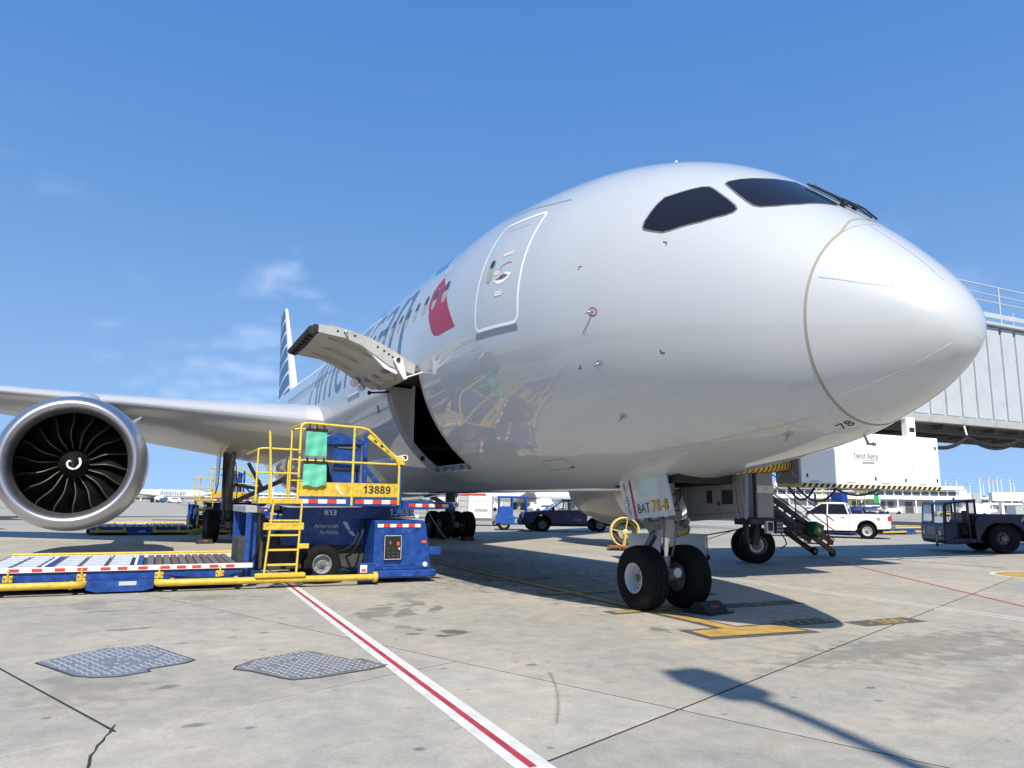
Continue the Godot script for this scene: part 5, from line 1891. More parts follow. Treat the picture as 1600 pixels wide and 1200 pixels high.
func build_loader(called: String, label: String, at: Vector3, turn: float, number: String, tarp: Material, near: bool, sheet_x := -10.36) -> Node3D:
	var t := thing(called, label, "cargo loader", at, turn, "blue and yellow cargo loaders")
	var BL: Material = M.loader_blue
	var YE: Material = M.loader_yellow
	var RY: Material = M.rail_yellow
	# front body
	var mb := MB.new()
	mb.prism(pv([3.42, 0.27, 2.17, 0.27, 2.30, 1.20, 2.36, 1.28, 3.42, 1.28]), V(-11.9, 0, 0), V(0, 0, 1), V(0, 1, 0), 2.9)
	var body := on(mb, "front_body", BL, t)
	mb = MB.new()
	mb.prism(pv([3.30, 0.34, 2.46, 0.34, 2.52, 1.06, 3.30, 1.06]), V(-10.446, 0, 0), V(0, 0, 1), V(0, 1, 0), 0.012)
	put(mb, "service_hatch", BL, body)
	span(t, "bumper", BL, -10.35, -13.45, 0.10, 0.26, 2.06, 3.46, 0.04)
	var cp := span(t, "control_panel", M.black, -10.44, -10.36, 0.49, 0.96, 2.86, 3.22)
	if near:
		for q in [[2.93, 0.80, "lamp_orange", 0.05], [3.10, 0.82, "gear_grey", 0.04], [2.90, 0.70, "text_white", 0.03]]:
			mb = MB.new()
			mb.box(V(-10.352, q[1], q[0]), V(0.02, q[3] * 1.6, q[3]), 0.004)
			put(mb, "switch", M[q[2]], cp)
		for i in 9:
			mb = MB.new()
			mb.lathe([Vector2(0, 0.012), Vector2(0.014, 0.010), Vector2(0.014, 0)], V(-10.36, 0.55 + 0.075 * (i % 3), 2.93 + 0.10 * (i / 3)), V(1, 0, 0), 8)
			put(mb, "knob", M.steel, cp)
		mb = MB.new()
		for e in [[2.865, 0.965, 3.215, 0.965], [2.865, 0.485, 3.215, 0.485]]:
			mb.beam(V(-10.356, e[1], e[0]), V(-10.356, e[3], e[2]), 0.012, 0.014, 0.003)
		mb.beam(V(-10.356, 0.485, 2.862), V(-10.356, 0.965, 2.862), 0.012, 0.014, 0.003)
		mb.beam(V(-10.356, 0.485, 3.218), V(-10.356, 0.965, 3.218), 0.012, 0.014, 0.003)
		put(mb, "frame", M.gear_white, cp)
	for i in 7:
		span(t, "reflector", M.stripe_white if i % 2 == 0 else M.stripe_red, -10.444, -10.436, 1.135, 1.205, 3.36 - i * 0.135, 3.36 - (i + 1) * 0.135 + 0.004, 0.001)
	mb = MB.new()
	mb.lathe([Vector2(0, 0.055), Vector2(0.03, 0.05), Vector2(0.045, 0.0)], V(-10.445, 0.36, 2.30), V(1, 0, 0), 14)
	on(mb, "marker_lamp", M.lamp_clear, t)
	span(t, "marker_lamp", M.lamp_orange, -10.44, -10.42, 0.80, 0.86, 2.29, 2.39, 0.004)
	mb = MB.new()
	mb.lathe([Vector2(0, 0.045), Vector2(0.06, 0.04), Vector2(0.07, 0.0)], V(-10.5, 1.36, 2.50), V(1, 0, 0), 14)
	on(mb, "work_lamp", M.lamp_clear, t)
	span(t, "tow_block", BL, -10.5, -10.7, 0.55, 0.72, 1.92, 2.24)
	# chassis, side frame, wheels
	span(t, "chassis", M.grime, -11.3, -12.6, 0.25, 0.9, 3.4, 6.0, 0.02)
	span(t, "side_frame", BL, -11.22, -11.32, 0.74, 1.34, 3.42, 5.2)
	span(t, "side_frame", BL, -12.7, -12.8, 0.74, 1.34, 3.42, 5.2)
	mb = MB.new()
	mb.prism(pv([5.2, 1.30, 5.2, 1.52, 2.45, 1.56, 2.36, 1.36, 3.3, 1.30]), V(-11.1, 0, 0), V(0, 0, 1), V(0, 1, 0), 0.08)
	on(mb, "lift_arm", BL, t)
	mb = MB.new()
	mb.beam(V(-11.4, 0.95, 5.3), V(-11.4, 1.5, 2.7), 0.12, 0.16)
	on(mb, "scissor_leg", BL, t)
	mb = MB.new()
	mb.beam(V(-12.4, 0.95, 5.3), V(-12.4, 1.5, 2.7), 0.12, 0.16)
	on(mb, "scissor_leg", BL, t)
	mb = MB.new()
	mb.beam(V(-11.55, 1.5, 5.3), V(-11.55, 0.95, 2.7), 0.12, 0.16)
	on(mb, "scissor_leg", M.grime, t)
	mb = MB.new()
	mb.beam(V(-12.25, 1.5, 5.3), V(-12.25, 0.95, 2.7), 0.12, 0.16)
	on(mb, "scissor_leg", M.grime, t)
	var wh := Node3D.new()
	wh.name = "wheel"
	wh.position = -BASE
	t.add_child(wh, true)
	wheel(wh, V(-10.78, 0.39, 4.42), V(1, 0, 0), 0.39, 0.28, 0.19, M.strut_grey, 0.2)
	wh = Node3D.new()
	wh.name = "wheel"
	wh.position = -BASE
	t.add_child(wh, true)
	wheel(wh, V(-13.0, 0.39, 4.42), V(-1, 0, 0), 0.39, 0.28, 0.19, M.strut_grey, 0.2)
	var lg := span(t, "jack_leg", BL, -10.32, -10.52, 0.03, 0.42, 3.40, 3.74)
	if near:
		mb = MB.new()
		mb.box(V(-10.316, 0.31, 3.65), V(0.006, 0.15, 0.14), 0.001)
		put(mb, "warning_label", M.text_white, lg)
		mb = MB.new()
		mb.box(V(-10.312, 0.28, 3.65), V(0.004, 0.06, 0.10), 0.001)
		put(mb, "warning_mark", M.lamp_orange, lg)
		text_on(t, "K13", 0.11, V(-11.056, 1.425, 4.22), M.text_white)
		text_on(t, number, 0.15, V(-11.056, 1.44, 2.66), M.text_white)
		text_on(t, "American", 0.085, V(-11.215, 1.14, 4.26), M.text_pale, false)
		text_on(t, "Airlines", 0.085, V(-11.215, 1.01, 4.20), M.text_pale, false)
		tail_mark(t, 3.92, 0.93, 0.30, -11.212, M.text_pale)
	# side bumpers: yellow tubes along both sides
	for x in [-10.2, -13.6]:
		pipe(t, "side_tube", YE, [V(x, 0.155, 3.46), V(x, 0.155, 3.60), V(x, 0.17, 7.30), V(x - signf(x + 11.9) * 0.03, 0.17, 7.42), V(x - signf(x + 11.9) * 0.16, 0.17, 7.46)], 0.062, 12)
		pipe(t, "side_tube", YE, [V(x - signf(x + 11.9) * 0.16, 0.18, 8.60), V(x - signf(x + 11.9) * 0.03, 0.18, 8.64), V(x, 0.18, 8.76), V(x, 0.18, 10.05)], 0.06, 12)
		for z in [9.9, 8.8, 7.2, 6.1]:
			span(t, "tube_bracket", YE, x - signf(x + 11.9) * 0.02, x - signf(x + 11.9) * 0.2, 0.10, 0.235, z - 0.035, z + 0.035)
	mb = MB.new()
	mb.lathe([Vector2(-0.04, 0.0), Vector2(-0.04, 0.10), Vector2(0.0, 0.11), Vector2(0.04, 0.10), Vector2(0.04, 0.0)], V(-10.2, 0.155, 3.44), V(0, 0, -1), 14)
	on(mb, "tube_flange", YE, t)
	# hydraulic hoses and wiring
	for q in [[[V(-10.9, 1.45, 5.3), V(-10.75, 1.1, 5.35), V(-10.8, 0.7, 5.1), V(-11.1, 0.5, 4.9)], 0.02], [[V(-10.95, 1.3, 3.5), V(-10.8, 0.95, 3.6), V(-10.9, 0.6, 3.75), V(-11.3, 0.5, 3.8)], 0.022], [[V(-11.0, 1.25, 3.55), V(-10.85, 0.8, 3.75), V(-11.0, 0.62, 4.0), V(-11.3, 0.6, 4.2)], 0.016], [[V(-10.6, 1.5, 5.75), V(-10.5, 1.1, 5.7), V(-10.55, 0.6, 5.75), V(-10.7, 0.35, 5.9)], 0.018], [[V(-10.45, 0.3, 6.0), V(-10.36, 0.22, 6.5), V(-10.40, 0.26, 7.0), V(-10.46, 0.3, 7.4)], 0.012]]:
		pipe(t, "hydraulic_hose", M.black, spline(q[0]), q[1], 6)
	# ladder
	var LX := -10.16
	mb = MB.new()
	mb.beam(V(LX, 0.22, 5.62), V(LX, 1.62, 5.52), 0.035, 0.06)
	on(mb, "ladder_rail", RY, t)
	mb = MB.new()
	mb.beam(V(LX, 0.22, 5.02), V(LX, 1.62, 4.98), 0.035, 0.06)
	on(mb, "ladder_rail", RY, t)
	for y in [0.44, 0.72, 1.00, 1.28]:
		mb = MB.new()
		mb.box(V(LX - 0.06, y, 5.29), V(0.16, 0.035, 0.56), 0.008)
		on(mb, "ladder_rung", RY, t)
	span(t, "ladder_step", YE, LX + 0.04, LX - 0.06, 1.10, 1.24, 4.92, 5.68)
	span(t, "ladder_step", YE, LX + 0.03, LX - 0.05, 0.74, 0.84, 4.80, 5.00)
	span(t, "ladder_foot", YE, LX + 0.06, LX - 0.12, 0.20, 0.29, 4.84, 5.78, 0.03)
	span(t, "ladder_landing", YE, -10.2, -11.3, 1.60, 1.70, 4.96, 5.80)
	mb = MB.new()
	mb.beam(V(LX, 1.60, 5.56), V(LX - 0.06, 3.02, 5.66), 0.04, 0.05)
	on(mb, "tall_post", RY, t)
	for x in [-10.3]:
		pipe(t, "rear_rail", RY, [V(x, 1.66, 5.84), V(x, 2.66, 5.84), V(x, 2.68, 5.74), V(x, 2.67, 5.05)])
		pipe(t, "rear_rail", RY, [V(x, 2.2, 5.84), V(x, 2.2, 5.05)], 0.018)
		pipe(t, "rear_rail", RY, [V(x, 1.66, 5.60), V(x, 2.66, 5.60)], 0.018)
	pipe(t, "rear_rail", RY, [V(-10.3, 2.66, 5.84), V(-12.2, 2.66, 5.84)])
	# upper platform
	span(t, "platform_deck", BL, -10.52, -13.3, 1.56, 1.70, 2.93, 5.04)
	span(t, "platform_edge", BL, -10.40, -10.50, 1.565, 1.75, 2.93, 5.06)
	for i in 11:
		if i == 5:
			continue
		var z1 := 5.0 - i * 0.188
		span(t, "reflector", M.stripe_white if (i + (1 if i > 5 else 0)) % 2 == 0 else M.stripe_red, -10.398, -10.388, 1.615, 1.70, z1, z1 - 0.184, 0.001)
	var toe := span(t, "toe_board", YE, -10.40, -10.43, 1.755, 2.04, 2.96, 5.02)
	toe.set_meta("label", "yellow board with the loader's number")
	if number != "":
		text_on(t, number, 0.155, V(-10.397, 1.905, 3.42), M.text_black)
	tail_mark(t, 4.30, 1.80, 0.19, -10.397, M.stripe_white)
	pipe(t, "guard_rail", RY, [V(-10.40, 1.62, 5.03), V(-10.40, 3.16, 5.03), V(-10.40, 3.22, 4.97), V(-10.40, 3.23, 4.88), V(-10.40, 3.19, 3.80), V(-10.40, 3.16, 3.66), V(-10.40, 3.05, 3.52), V(-10.40, 2.62, 3.07), V(-10.40, 2.50, 2.98), V(-10.40, 2.38, 2.95), V(-10.40, 1.60, 2.95)], 0.027, 10)
	pipe(t, "guard_rail", RY, [V(-10.40, 2.47, 5.03), V(-10.40, 2.45, 3.02)], 0.023)
	pipe(t, "guard_post", RY, [V(-10.40, 1.58, 3.94), V(-10.40, 3.19, 3.94)], 0.026)
	for q in [[5.03, 3.20], [4.6, 3.20]]:
		pipe(t, "canopy_bar", RY, [V(-10.40, q[1], q[0]), V(-11.5, q[1] + 0.01, q[0])], 0.024)
	pipe(t, "canopy_bar", RY, [V(-11.5, 1.66, 5.03), V(-11.5, 3.18, 5.03), V(-11.5, 3.21, 4.9), V(-11.5, 3.2, 4.55)], 0.024)
	pipe(t, "guard_rail", RY, [V(-12.6, 1.66, 4.9), V(-12.6, 2.56, 4.9), V(-12.6, 2.60, 4.8), V(-12.6, 2.56, 4.15), V(-12.6, 2.5, 4.05), V(-12.6, 1.7, 4.02)], 0.022)
	pipe(t, "guard_rail", RY, [V(-12.6, 2.12, 4.9), V(-12.6, 2.12, 4.05)], 0.02)
	# hanging sheet in two pieces, creased
	for q in [] if tarp == null else [[3.08, 2.57, 4.93, 4.52, 0.0], [2.42, 1.96, 4.95, 4.50, 0.5]]:
		mb = MB.new()
		var rows := []
		for i in 13:
			var f := i / 12.0
			var row := []
			for j in 15:
				var e := j / 14.0
				var fold := 0.011 * sin(e * 11.0 + f * 2.0 + q[4] * 7.0) * (0.3 + f) + 0.007 * sin(e * 23.0 - f * 5.0) * f + 0.005 * sin(f * 13.0 + e * 4.0)
				var pinch := 1.0 + 0.06 * f
				row.append(V(sheet_x + fold + 0.05 * f * q[4], lerpf(q[0], q[1], f) + 0.02 * sin(e * 9.0) * f * q[4] * 2.0, lerpf((q[2] + q[3]) * 0.5, lerpf(q[2], q[3], e), pinch)))
			rows.append(row)
		grid_sheet(mb, rows)
		var sh := on(mb, "hanging_sheet", tarp, t)
		mb = MB.new()
		mb.box(V(sheet_x, q[0] + 0.015, (q[2] + q[3]) * 0.5), V(0.03, 0.06, q[2] - q[3] + 0.04), 0.01)
		put(mb, "hem", M.black, sh)
		mb = MB.new()
		for i in 3:
			mb.box(V(sheet_x, q[0] + 0.07, lerpf(q[2] - 0.06, q[3] + 0.06, i / 2.0)), V(0.07, 0.09, 0.025), 0.008)
		put(mb, "tie", M.black, sh)
	# control stand with its awning
	var cab := span(t, "control_stand", BL, -11.1, -11.9, 1.70, 2.92, 3.62, 4.20)
	mb = MB.new()
	mb.prism(pv([4.62, 2.90, 4.56, 2.86, 3.56, 2.90, 3.56, 2.96, 4.10, 3.12, 4.16, 3.12]), V(-11.5, 0, 0), V(0, 0, 1), V(0, 1, 0), 0.95)
	put(mb, "awning", BL, cab)
	mb = MB.new()
	for i in 6:
		mb.lathe([Vector2(0, 0.02), Vector2(0.03, 0.02), Vector2(0.03, 0.0)], V(-11.05, 2.98 + 0.025 * i, 3.6 + i * 0.1), V(0.2, 1, 0), 8)
	put(mb, "bolt_head", M.gear_grey, cab)
	mb = MB.new()
	mb.box(V(-11.09, 2.82, 3.92), V(0.03, 0.06, 0.42), 0.006)
	put(mb, "nameplate", M.line_dark, cab)
	mb = MB.new()
	mb.box(V(-11.09, 2.34, 3.92), V(0.03, 0.05, 0.56), 0.006)
	mb.box(V(-11.25, 2.10, 4.30), V(0.3, 0.75, 0.16), 0.03, Basis(V(1, 0, 0), 0.25))
	put(mb, "console", M.black, cab)
	mb = MB.new()
	mb.tube([V(-11.2, 2.55, 4.25), V(-11.2, 2.3, 4.45)], 0.02, 6)
	put(mb, "grab_handle", M.black, cab)
	mb = MB.new()
	mb.box(V(-11.2, 3.0, 4.45), V(0.18, 0.14, 0.2), 0.04)
	mb.tube([V(-11.2, 3.02, 4.45), V(-11.2, 3.16, 4.25)], 0.02, 6)
	put(mb, "flood_lamp", M.black, cab)
	span(t, "stand_post", BL, -10.95, -11.03, 1.70, 3.12, 3.50, 3.59)
	mb = MB.new()
	mb.beam(V(-10.96, 3.08, 3.50), V(-10.96, 2.62, 2.86), 0.03, 0.10)
	var sb := on(mb, "slanted_bar", RY, t)
	for i in 3:
		mb = MB.new()
		var f := 0.25 + i * 0.22
		mb.beam(V(-10.943, lerpf(3.08, 2.62, f - 0.05), lerpf(3.50, 2.86, f - 0.05)), V(-10.943, lerpf(3.08, 2.62, f + 0.05), lerpf(3.50, 2.86, f + 0.05)), 0.006, 0.04)
		put(mb, "slot", M.black, sb)
	mb = MB.new()
	mb.beam(V(-11.0, 2.36, 3.52), V(-11.0, 1.75, 2.95), 0.05, 0.09)
	on(mb, "brace", BL, t)
	mb = MB.new()
	mb.lathe([Vector2(0, 0.068), Vector2(2.9, 0.068), Vector2(2.9, 0.052), Vector2(2.8, 0.052), Vector2(2.8, 0.0)], V(-13.3, 2.60, 2.83), V(1, 0, 0), 20)
	var bt := on(mb, "bumper_tube", M.white_paint, t)
	mb = MB.new()
	mb.lathe([Vector2(0.0, 0.05), Vector2(0.004, 0.05), Vector2(0.004, 0.0)], V(-10.49, 2.60, 2.83), V(1, 0, 0), 16)
	put(mb, "tube_mouth", M.black, bt)
	span(t, "tube_arm", RY, -10.42, -10.50, 2.44, 2.62, 2.82, 3.02)
	span(t, "front_bracket", BL, -10.44, -10.56, 1.40, 2.44, 2.86, 2.95)
	# bridge beam reaching under the airliner
	mb = MB.new()
	mb.prism(pv([3.2, 1.545, 3.2, 1.72, 1.60, 1.66, 1.50, 1.62, 1.50, 1.53, 2.3, 1.50]), V(-10.95, 0, 0), V(0, 0, 1), V(0, 1, 0), 0.14)
	on(mb, "bridge_beam", BL, t)
	mb = MB.new()
	mb.prism(pv([3.2, 1.545, 3.2, 1.72, 1.60, 1.66, 1.50, 1.62, 1.50, 1.53, 2.3, 1.50]), V(-13.2, 0, 0), V(0, 0, 1), V(0, 1, 0), 0.14)
	on(mb, "bridge_beam", BL, t)
	span(t, "bridge_deck", M.deck_grey, -11.05, -13.1, 1.60, 1.66, 1.6, 3.0)
	for i in 6:
		span(t, "reflector", M.stripe_red if i % 2 == 0 else M.stripe_white, -10.878, -10.87, 1.555, 1.63, 2.56 - i * 0.155, 2.56 - i * 0.155 - 0.15, 0.001)
	mb = MB.new()
	mb.lathe([Vector2(0, 0.06), Vector2(2.5, 0.06), Vector2(2.5, 0.045), Vector2(2.4, 0.045), Vector2(2.4, 0.0)], V(-13.3, 1.62, 1.47), V(1, 0, 0), 18)
	on(mb, "bumper_tube", M.white_paint, t)
	# lift mast between body and deck
	for x in [-10.62, -13.15]:
		mb = MB.new()
		mb.box(V(x, 0.80, 5.90), V(0.14, 1.30, 0.10), 0.015)
		mb.box(V(x - 0.16 * signf(x + 11.9), 0.80, 5.80), V(0.10, 1.30, 0.16), 0.015)
		on(mb, "mast_channel", BL, t)
	span(t, "mast_head", M.column_grey, -10.55, -13.2, 1.42, 1.56, 5.68, 5.98)
	span(t, "mast_back", M.grime, -11.0, -12.8, 0.3, 1.4, 5.55, 5.62)
	# main deck, lowered
	var z0 := 6.02
	var z1 := 10.15
	span(t, "deck_frame", BL, -10.44, -13.36, 0.22, 0.38, z0, z1)
	for x in [-10.415, -13.385]:
		span(t, "deck_edge", M.stripe_white, x - 0.02, x + 0.02, 0.385, 0.475, z0 - 0.22, z1, 0.004)
	var e := [6.13, 6.42, 6.72, 6.98, 7.25, 7.62, 7.95, 8.22, 8.58, 8.92, 9.26, 9.60, 9.94]
	for z in e:
		span(t, "reflector", M.stripe_red, -10.394, -10.388, 0.405, 0.455, z, z + 0.155, 0.001)
	for z in [6.38, 7.42, 8.66, 9.75]:
		var br := span(t, "deck_bracket", YE, -10.39, -10.46, 0.225, 0.345, z - 0.075, z + 0.075)
		mb = MB.new()
		mb.box(V(-10.385, 0.34, z), V(0.02, 0.20, 0.03), 0.004)
		put(mb, "pin", YE, br)
		mb = MB.new()
		for d in [-0.05, 0.05]:
			mb.lathe([Vector2(0, 0.016), Vector2(0.012, 0.014), Vector2(0.012, 0.0)], V(-10.39, 0.30, z + d), V(1, 0, 0), 8)
		put(mb, "bolt", M.gear_grey, br)
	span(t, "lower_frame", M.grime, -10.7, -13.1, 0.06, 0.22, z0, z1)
	span(t, "deck_lip", BL, -10.38, -10.5, 0.205, 0.225, z0, z1, 0.004)
	mb = MB.new()
	mb.prism(pv([7.50, 0.22, 8.58, 0.22, 8.58, 0.08, 8.42, 0.035, 7.66, 0.035, 7.50, 0.08]), V(-11.9, 0, 0), V(0, 0, 1), V(0, 1, 0), 3.24)
	var lb := on(mb, "centre_box", BL, t)
	mb = MB.new()
	mb.box(V(-10.276, 0.175, 7.92), V(0.008, 0.07, 0.28), 0.001)
	put(mb, "plate", M.gear_white, lb)
	# deck surface: cross rollers, then plates with gaps
	for i in 11:
		var z := z0 + 0.05 + i * 0.145
		mb = MB.new()
		mb.box(V(-11.9, 0.435, z + 0.055), V(2.84, 0.06, 0.118), 0.025)
		on(mb, "deck_roller", M.deck_grey if i % 2 == 0 else M.deck_brown, t)
	var zz := z0 + 1.68
	var col := 0
	while zz < z1 - 0.3:
		var wide := 0.17 if col % 4 == 0 else 0.40
		if col % 4 == 0:
			mb = MB.new()
			mb.box(V(-11.9, 0.44, zz + wide * 0.5), V(2.84, 0.05, wide - 0.02), 0.006)
			on(mb, "cross_plate", BL, t)
			var rl := MB.new()
			for k in 12:
				rl.box(V(-10.65 - k * 0.227, 0.475, zz + wide * 0.5 + 0.04), V(0.11, 0.03, 0.045), 0.01)
			stuff(on(rl, "roller_row", M.stripe_white, t))
		else:
			for r in 5:
				mb = MB.new()
				mb.box(V(-10.77 - r * 0.563, 0.45, zz + wide * 0.5), V(0.50, 0.05, wide - 0.055), 0.008)
				on(mb, "deck_plate", M.deck_white, t)
			var rl := MB.new()
			for k in 16:
				rl.lathe([Vector2(-0.05, 0.0), Vector2(-0.05, 0.025), Vector2(0.05, 0.025), Vector2(0.05, 0.0)], V(-10.6 - k * 0.172, 0.455, zz + wide - 0.008), V(1, 0, 0), 8)
			stuff(on(rl, "roller_row", M.gear_grey, t))
		zz += wide + 0.02
		col += 1
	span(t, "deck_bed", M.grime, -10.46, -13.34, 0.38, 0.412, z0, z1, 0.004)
	pipe(t, "far_rail", YE, [V(-13.42, 0.50, z0 - 0.2), V(-13.42, 0.50, z1)], 0.03)
	span(t, "end_plate", M.black, -10.42, -13.38, 0.08, 0.46, z1, z1 + 0.05)
	return t

func grid_sheet(mb: MB, rows: Array) -> void:
	var R := rows.size()
	var C: int = rows[0].size()
	var nn := []
	for i in R:
		var r := []
		for j in C:
			var a: Vector3 = rows[mini(i + 1, R - 1)][j] - rows[maxi(i - 1, 0)][j]
			var b: Vector3 = rows[i][mini(j + 1, C - 1)] - rows[i][maxi(j - 1, 0)]
			r.append(a.cross(b).normalized())
		nn.append(r)
	for i in R - 1:
		for j in C - 1:
			mb.quadn(rows[i][j], rows[i + 1][j], rows[i + 1][j + 1], rows[i][j + 1], nn[i][j], nn[i + 1][j], nn[i + 1][j + 1], nn[i][j + 1])

func build_loaders() -> void:
	build_loader("cargo_loader", "near cargo loader 13889 at the open cargo door, green sheet on its rail", BASE, 0.0, "13889", M.tarp, true)
	build_loader("cargo_loader", "cargo loader 15007 behind the airliner's wheels, its low deck seen below the engine", BASE + V(-23.55, 0, 0.1), 0.0, "15007", null, false)
	build_loader("cargo_loader", "cargo loader with a bright green sheet, behind the white pickup truck", V(-28.4, 0, -32.0), PI * 1.03, "", M.tarp_green, false, -13.5)

# ---------------------------------------------------------------- the passenger bridge and what hangs on it
func part_box(t: Node, called: String, m: Material, at: Vector3, size: Vector3, ch := 0.012, bs := Basis()) -> MeshInstance3D:
	var mb := MB.new()
	mb.box(at, size, ch, bs)
	return put(mb, called, m, t)

func part_tube(t: Node, called: String, m: Material, pts: Array, r: float, k := 8) -> MeshInstance3D:
	var mb := MB.new()
	mb.tube(pts, r, k)
	return put(mb, called, m, t)

func build_bridge() -> void:
	var t := thing("passenger_bridge", "pale grey corrugated passenger bridge on the far side of the nose", "passenger bridge")
	var xa := -9.0
	var xb := -12.0
	var y0 := 4.30
	var y1 := 7.35
	var z0 := -6.6
	var z1 := -34.0
	var core := part_box(t, "tunnel", M.bridge_panel, V((xa + xb) * 0.5, (y0 + y1) * 0.5, (z0 + z1) * 0.5), V(xa - xb - 0.14, y1 - y0, z0 - z1), 0.02)
	# raised pans of the corrugated walls
	var pan := MB.new()
	pan.box(Vector3(), V(0.07, y1 - y0 - 0.10, 0.575), 0.025)
	var pm := pan.mesh()
	var z := z0 - 0.35
	while z > z1:
		for x in [xa - 0.035, xb + 0.035]:
			if x < -10.5 and z < -22.0:
				continue
			var o := MeshInstance3D.new()
			o.name = "wall_panel"
			o.mesh = pm
			o.material_override = M.bridge_panel
			o.position = V(x, (y0 + y1) * 0.5, z)
			t.add_child(o, true)
		z -= 0.73
	part_box(t, "sill_beam", M.bridge_frame, V(xa + 0.03, y0 - 0.09, (z0 + z1) * 0.5), V(0.16, 0.22, z0 - z1), 0.01)
	part_box(t, "sill_beam", M.bridge_frame, V(xb - 0.03, y0 - 0.09, (z0 + z1) * 0.5), V(0.16, 0.22, z0 - z1), 0.01)
	part_box(t, "roof_edge", M.bridge_panel, V(xa + 0.03, y1 + 0.03, (z0 + z1) * 0.5), V(0.2, 0.10, z0 - z1), 0.01)
	part_box(t, "roof", M.bridge_panel, V((xa + xb) * 0.5, y1 + 0.05, (z0 + z1) * 0.5), V(xa - xb + 0.1, 0.06, z0 - z1), 0.01)
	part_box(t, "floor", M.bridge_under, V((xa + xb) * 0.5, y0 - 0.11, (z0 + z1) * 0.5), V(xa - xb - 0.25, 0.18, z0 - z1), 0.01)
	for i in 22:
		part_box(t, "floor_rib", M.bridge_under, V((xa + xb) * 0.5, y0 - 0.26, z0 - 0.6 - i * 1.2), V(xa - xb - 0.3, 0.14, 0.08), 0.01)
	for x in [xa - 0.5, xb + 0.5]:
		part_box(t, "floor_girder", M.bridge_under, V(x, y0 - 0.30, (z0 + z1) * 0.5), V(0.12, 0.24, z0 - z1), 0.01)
	# railing along the roof
	for q in [[8.68, 0.026], [8.40, 0.022], [8.16, 0.022]]:
		part_tube(t, "roof_rail", M.bridge_panel, [V(xa - 0.1, q[0], -10.0), V(xa - 0.1, q[0], -33.8)], q[1])
	part_box(t, "kick_plate", M.bridge_panel, V(xa - 0.1, 7.72, -21.9), V(0.03, 0.16, 23.8), 0.004)
	for i in 12:
		part_tube(t, "roof_post", M.bridge_panel, [V(xa - 0.1, y1, -10.5 - i * 1.95), V(xa - 0.1, 8.7, -10.5 - i * 1.95)], 0.028)
	part_tube(t, "roof_rail", M.bridge_panel, [V(xa - 0.7, 8.2, -18.05), V(xa - 0.7, 7.4, -18.05)], 0.024)
	# cab turned towards the airliner's door
	part_box(t, "cab", M.bridge_panel, V(-7.4, 5.85, -5.2), V(4.6, 2.7, 3.2), 0.05)
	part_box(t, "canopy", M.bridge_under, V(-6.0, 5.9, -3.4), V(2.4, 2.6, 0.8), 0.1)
	# lift column, yoke and wheels
	var col := part_box(t, "lift_column", M.column_grey, V(-12.0, 2.75, -8.66), V(0.5, 2.9, 0.66), 0.03)
	part_box(col, "band", M.white_paint, V(-11.745, 2.16, -8.66), V(0.012, 0.22, 0.65), 0.003)
	part_box(col, "band", M.white_paint, V(-11.745, 2.78, -8.66), V(0.012, 0.16, 0.65), 0.003)
	part_box(col, "corner_strip", M.stair_black, V(-11.8, 2.6, -8.29), V(0.10, 2.5, 0.05), 0.005)
	words(col, "77", 0.1, V(-11.736, 2.16, -8.66), V(0, 0, -1), V(0, 1, 0), M.text_grey, false)
	part_box(t, "yoke", M.stair_black, V(-12.0, 1.22, -8.5), V(0.7, 0.2, 1.1), 0.03)
	part_tube(t, "steering_pin", M.stair_black, [V(-11.9, 1.95, -8.0), V(-11.9, 1.3, -8.0), V(-11.95, 0.6, -8.05)], 0.09, 10)
	part_tube(t, "axle_beam", M.stair_black, [V(-12.0, 1.15, -8.5), V(-12.1, 0.55, -8.45)], 0.16, 10)
	for q in [[V(-12.08, 0.53, -8.55), V(0.86, 0, 0.42)], [V(-12.5, 0.53, -8.66), V(-0.86, 0, -0.42)]]:
		wheel(t, q[0], (q[1] as Vector3).normalized(), 0.53, 0.36, 0.27, M.steel, 0.15)
	var box := part_box(t, "control_box", M.white_paint, V(-11.62, 1.06, -8.62), V(0.12, 0.36, 0.28), 0.01)
	part_box(box, "display", M.black, V(-11.553, 1.08, -8.62), V(0.01, 0.24, 0.18), 0.003)
	var kb := part_box(t, "socket_box", M.stair_black, V(-11.62, 1.06, -8.98), V(0.12, 0.36, 0.30), 0.01)
	for i in 9:
		part_box(kb, "socket", M.column_grey, V(-11.552, 1.17 - 0.10 * (i / 3), -8.89 - 0.09 * (i % 3)), V(0.012, 0.06, 0.06), 0.004)
	part_tube(t, "drive_cable", M.black, spline([V(-11.6, 0.9, -9.05), V(-11.5, 0.6, -9.15), V(-11.6, 0.45, -9.0)]), 0.02, 6)
	part_tube(t, "drive_cable", M.black, spline([V(-11.7, 1.1, -7.8), V(-11.6, 0.75, -7.5), V(-11.8, 0.45, -7.7)]), 0.025, 6)
	# bracket and cable along the underside
	part_box(t, "hanger", M.white_paint, V(-8.95, 3.80, -11.35), V(0.2, 0.74, 0.34), 0.02)
	part_box(t, "hanger_slot", M.black, V(-8.845, 3.82, -11.35), V(0.012, 0.12, 0.2), 0.003)
	part_tube(t, "hanger", M.white_paint, [V(-8.95, 4.1, -13.8), V(-8.9, 3.8, -13.82)], 0.03)
	for i in 2:
		var sag := 0.10 + i * 0.09
		var pts := arc_pts(V(-8.9, 3.42, -12.15), V(-8.9, 3.72, -13.8), 0.16)
		pts.append_array(arc_pts(V(-8.9, 3.72, -13.85), V(-8.95, 3.75, -16.4), sag + 0.10).slice(1))
		pts.append_array(arc_pts(V(-8.95, 3.75, -16.4), V(-8.95, 3.9, -19.0), sag + 0.1).slice(1))
		part_tube(t, "supply_cable", M.black, pts, 0.055 if i == 0 else 0.035, 8)
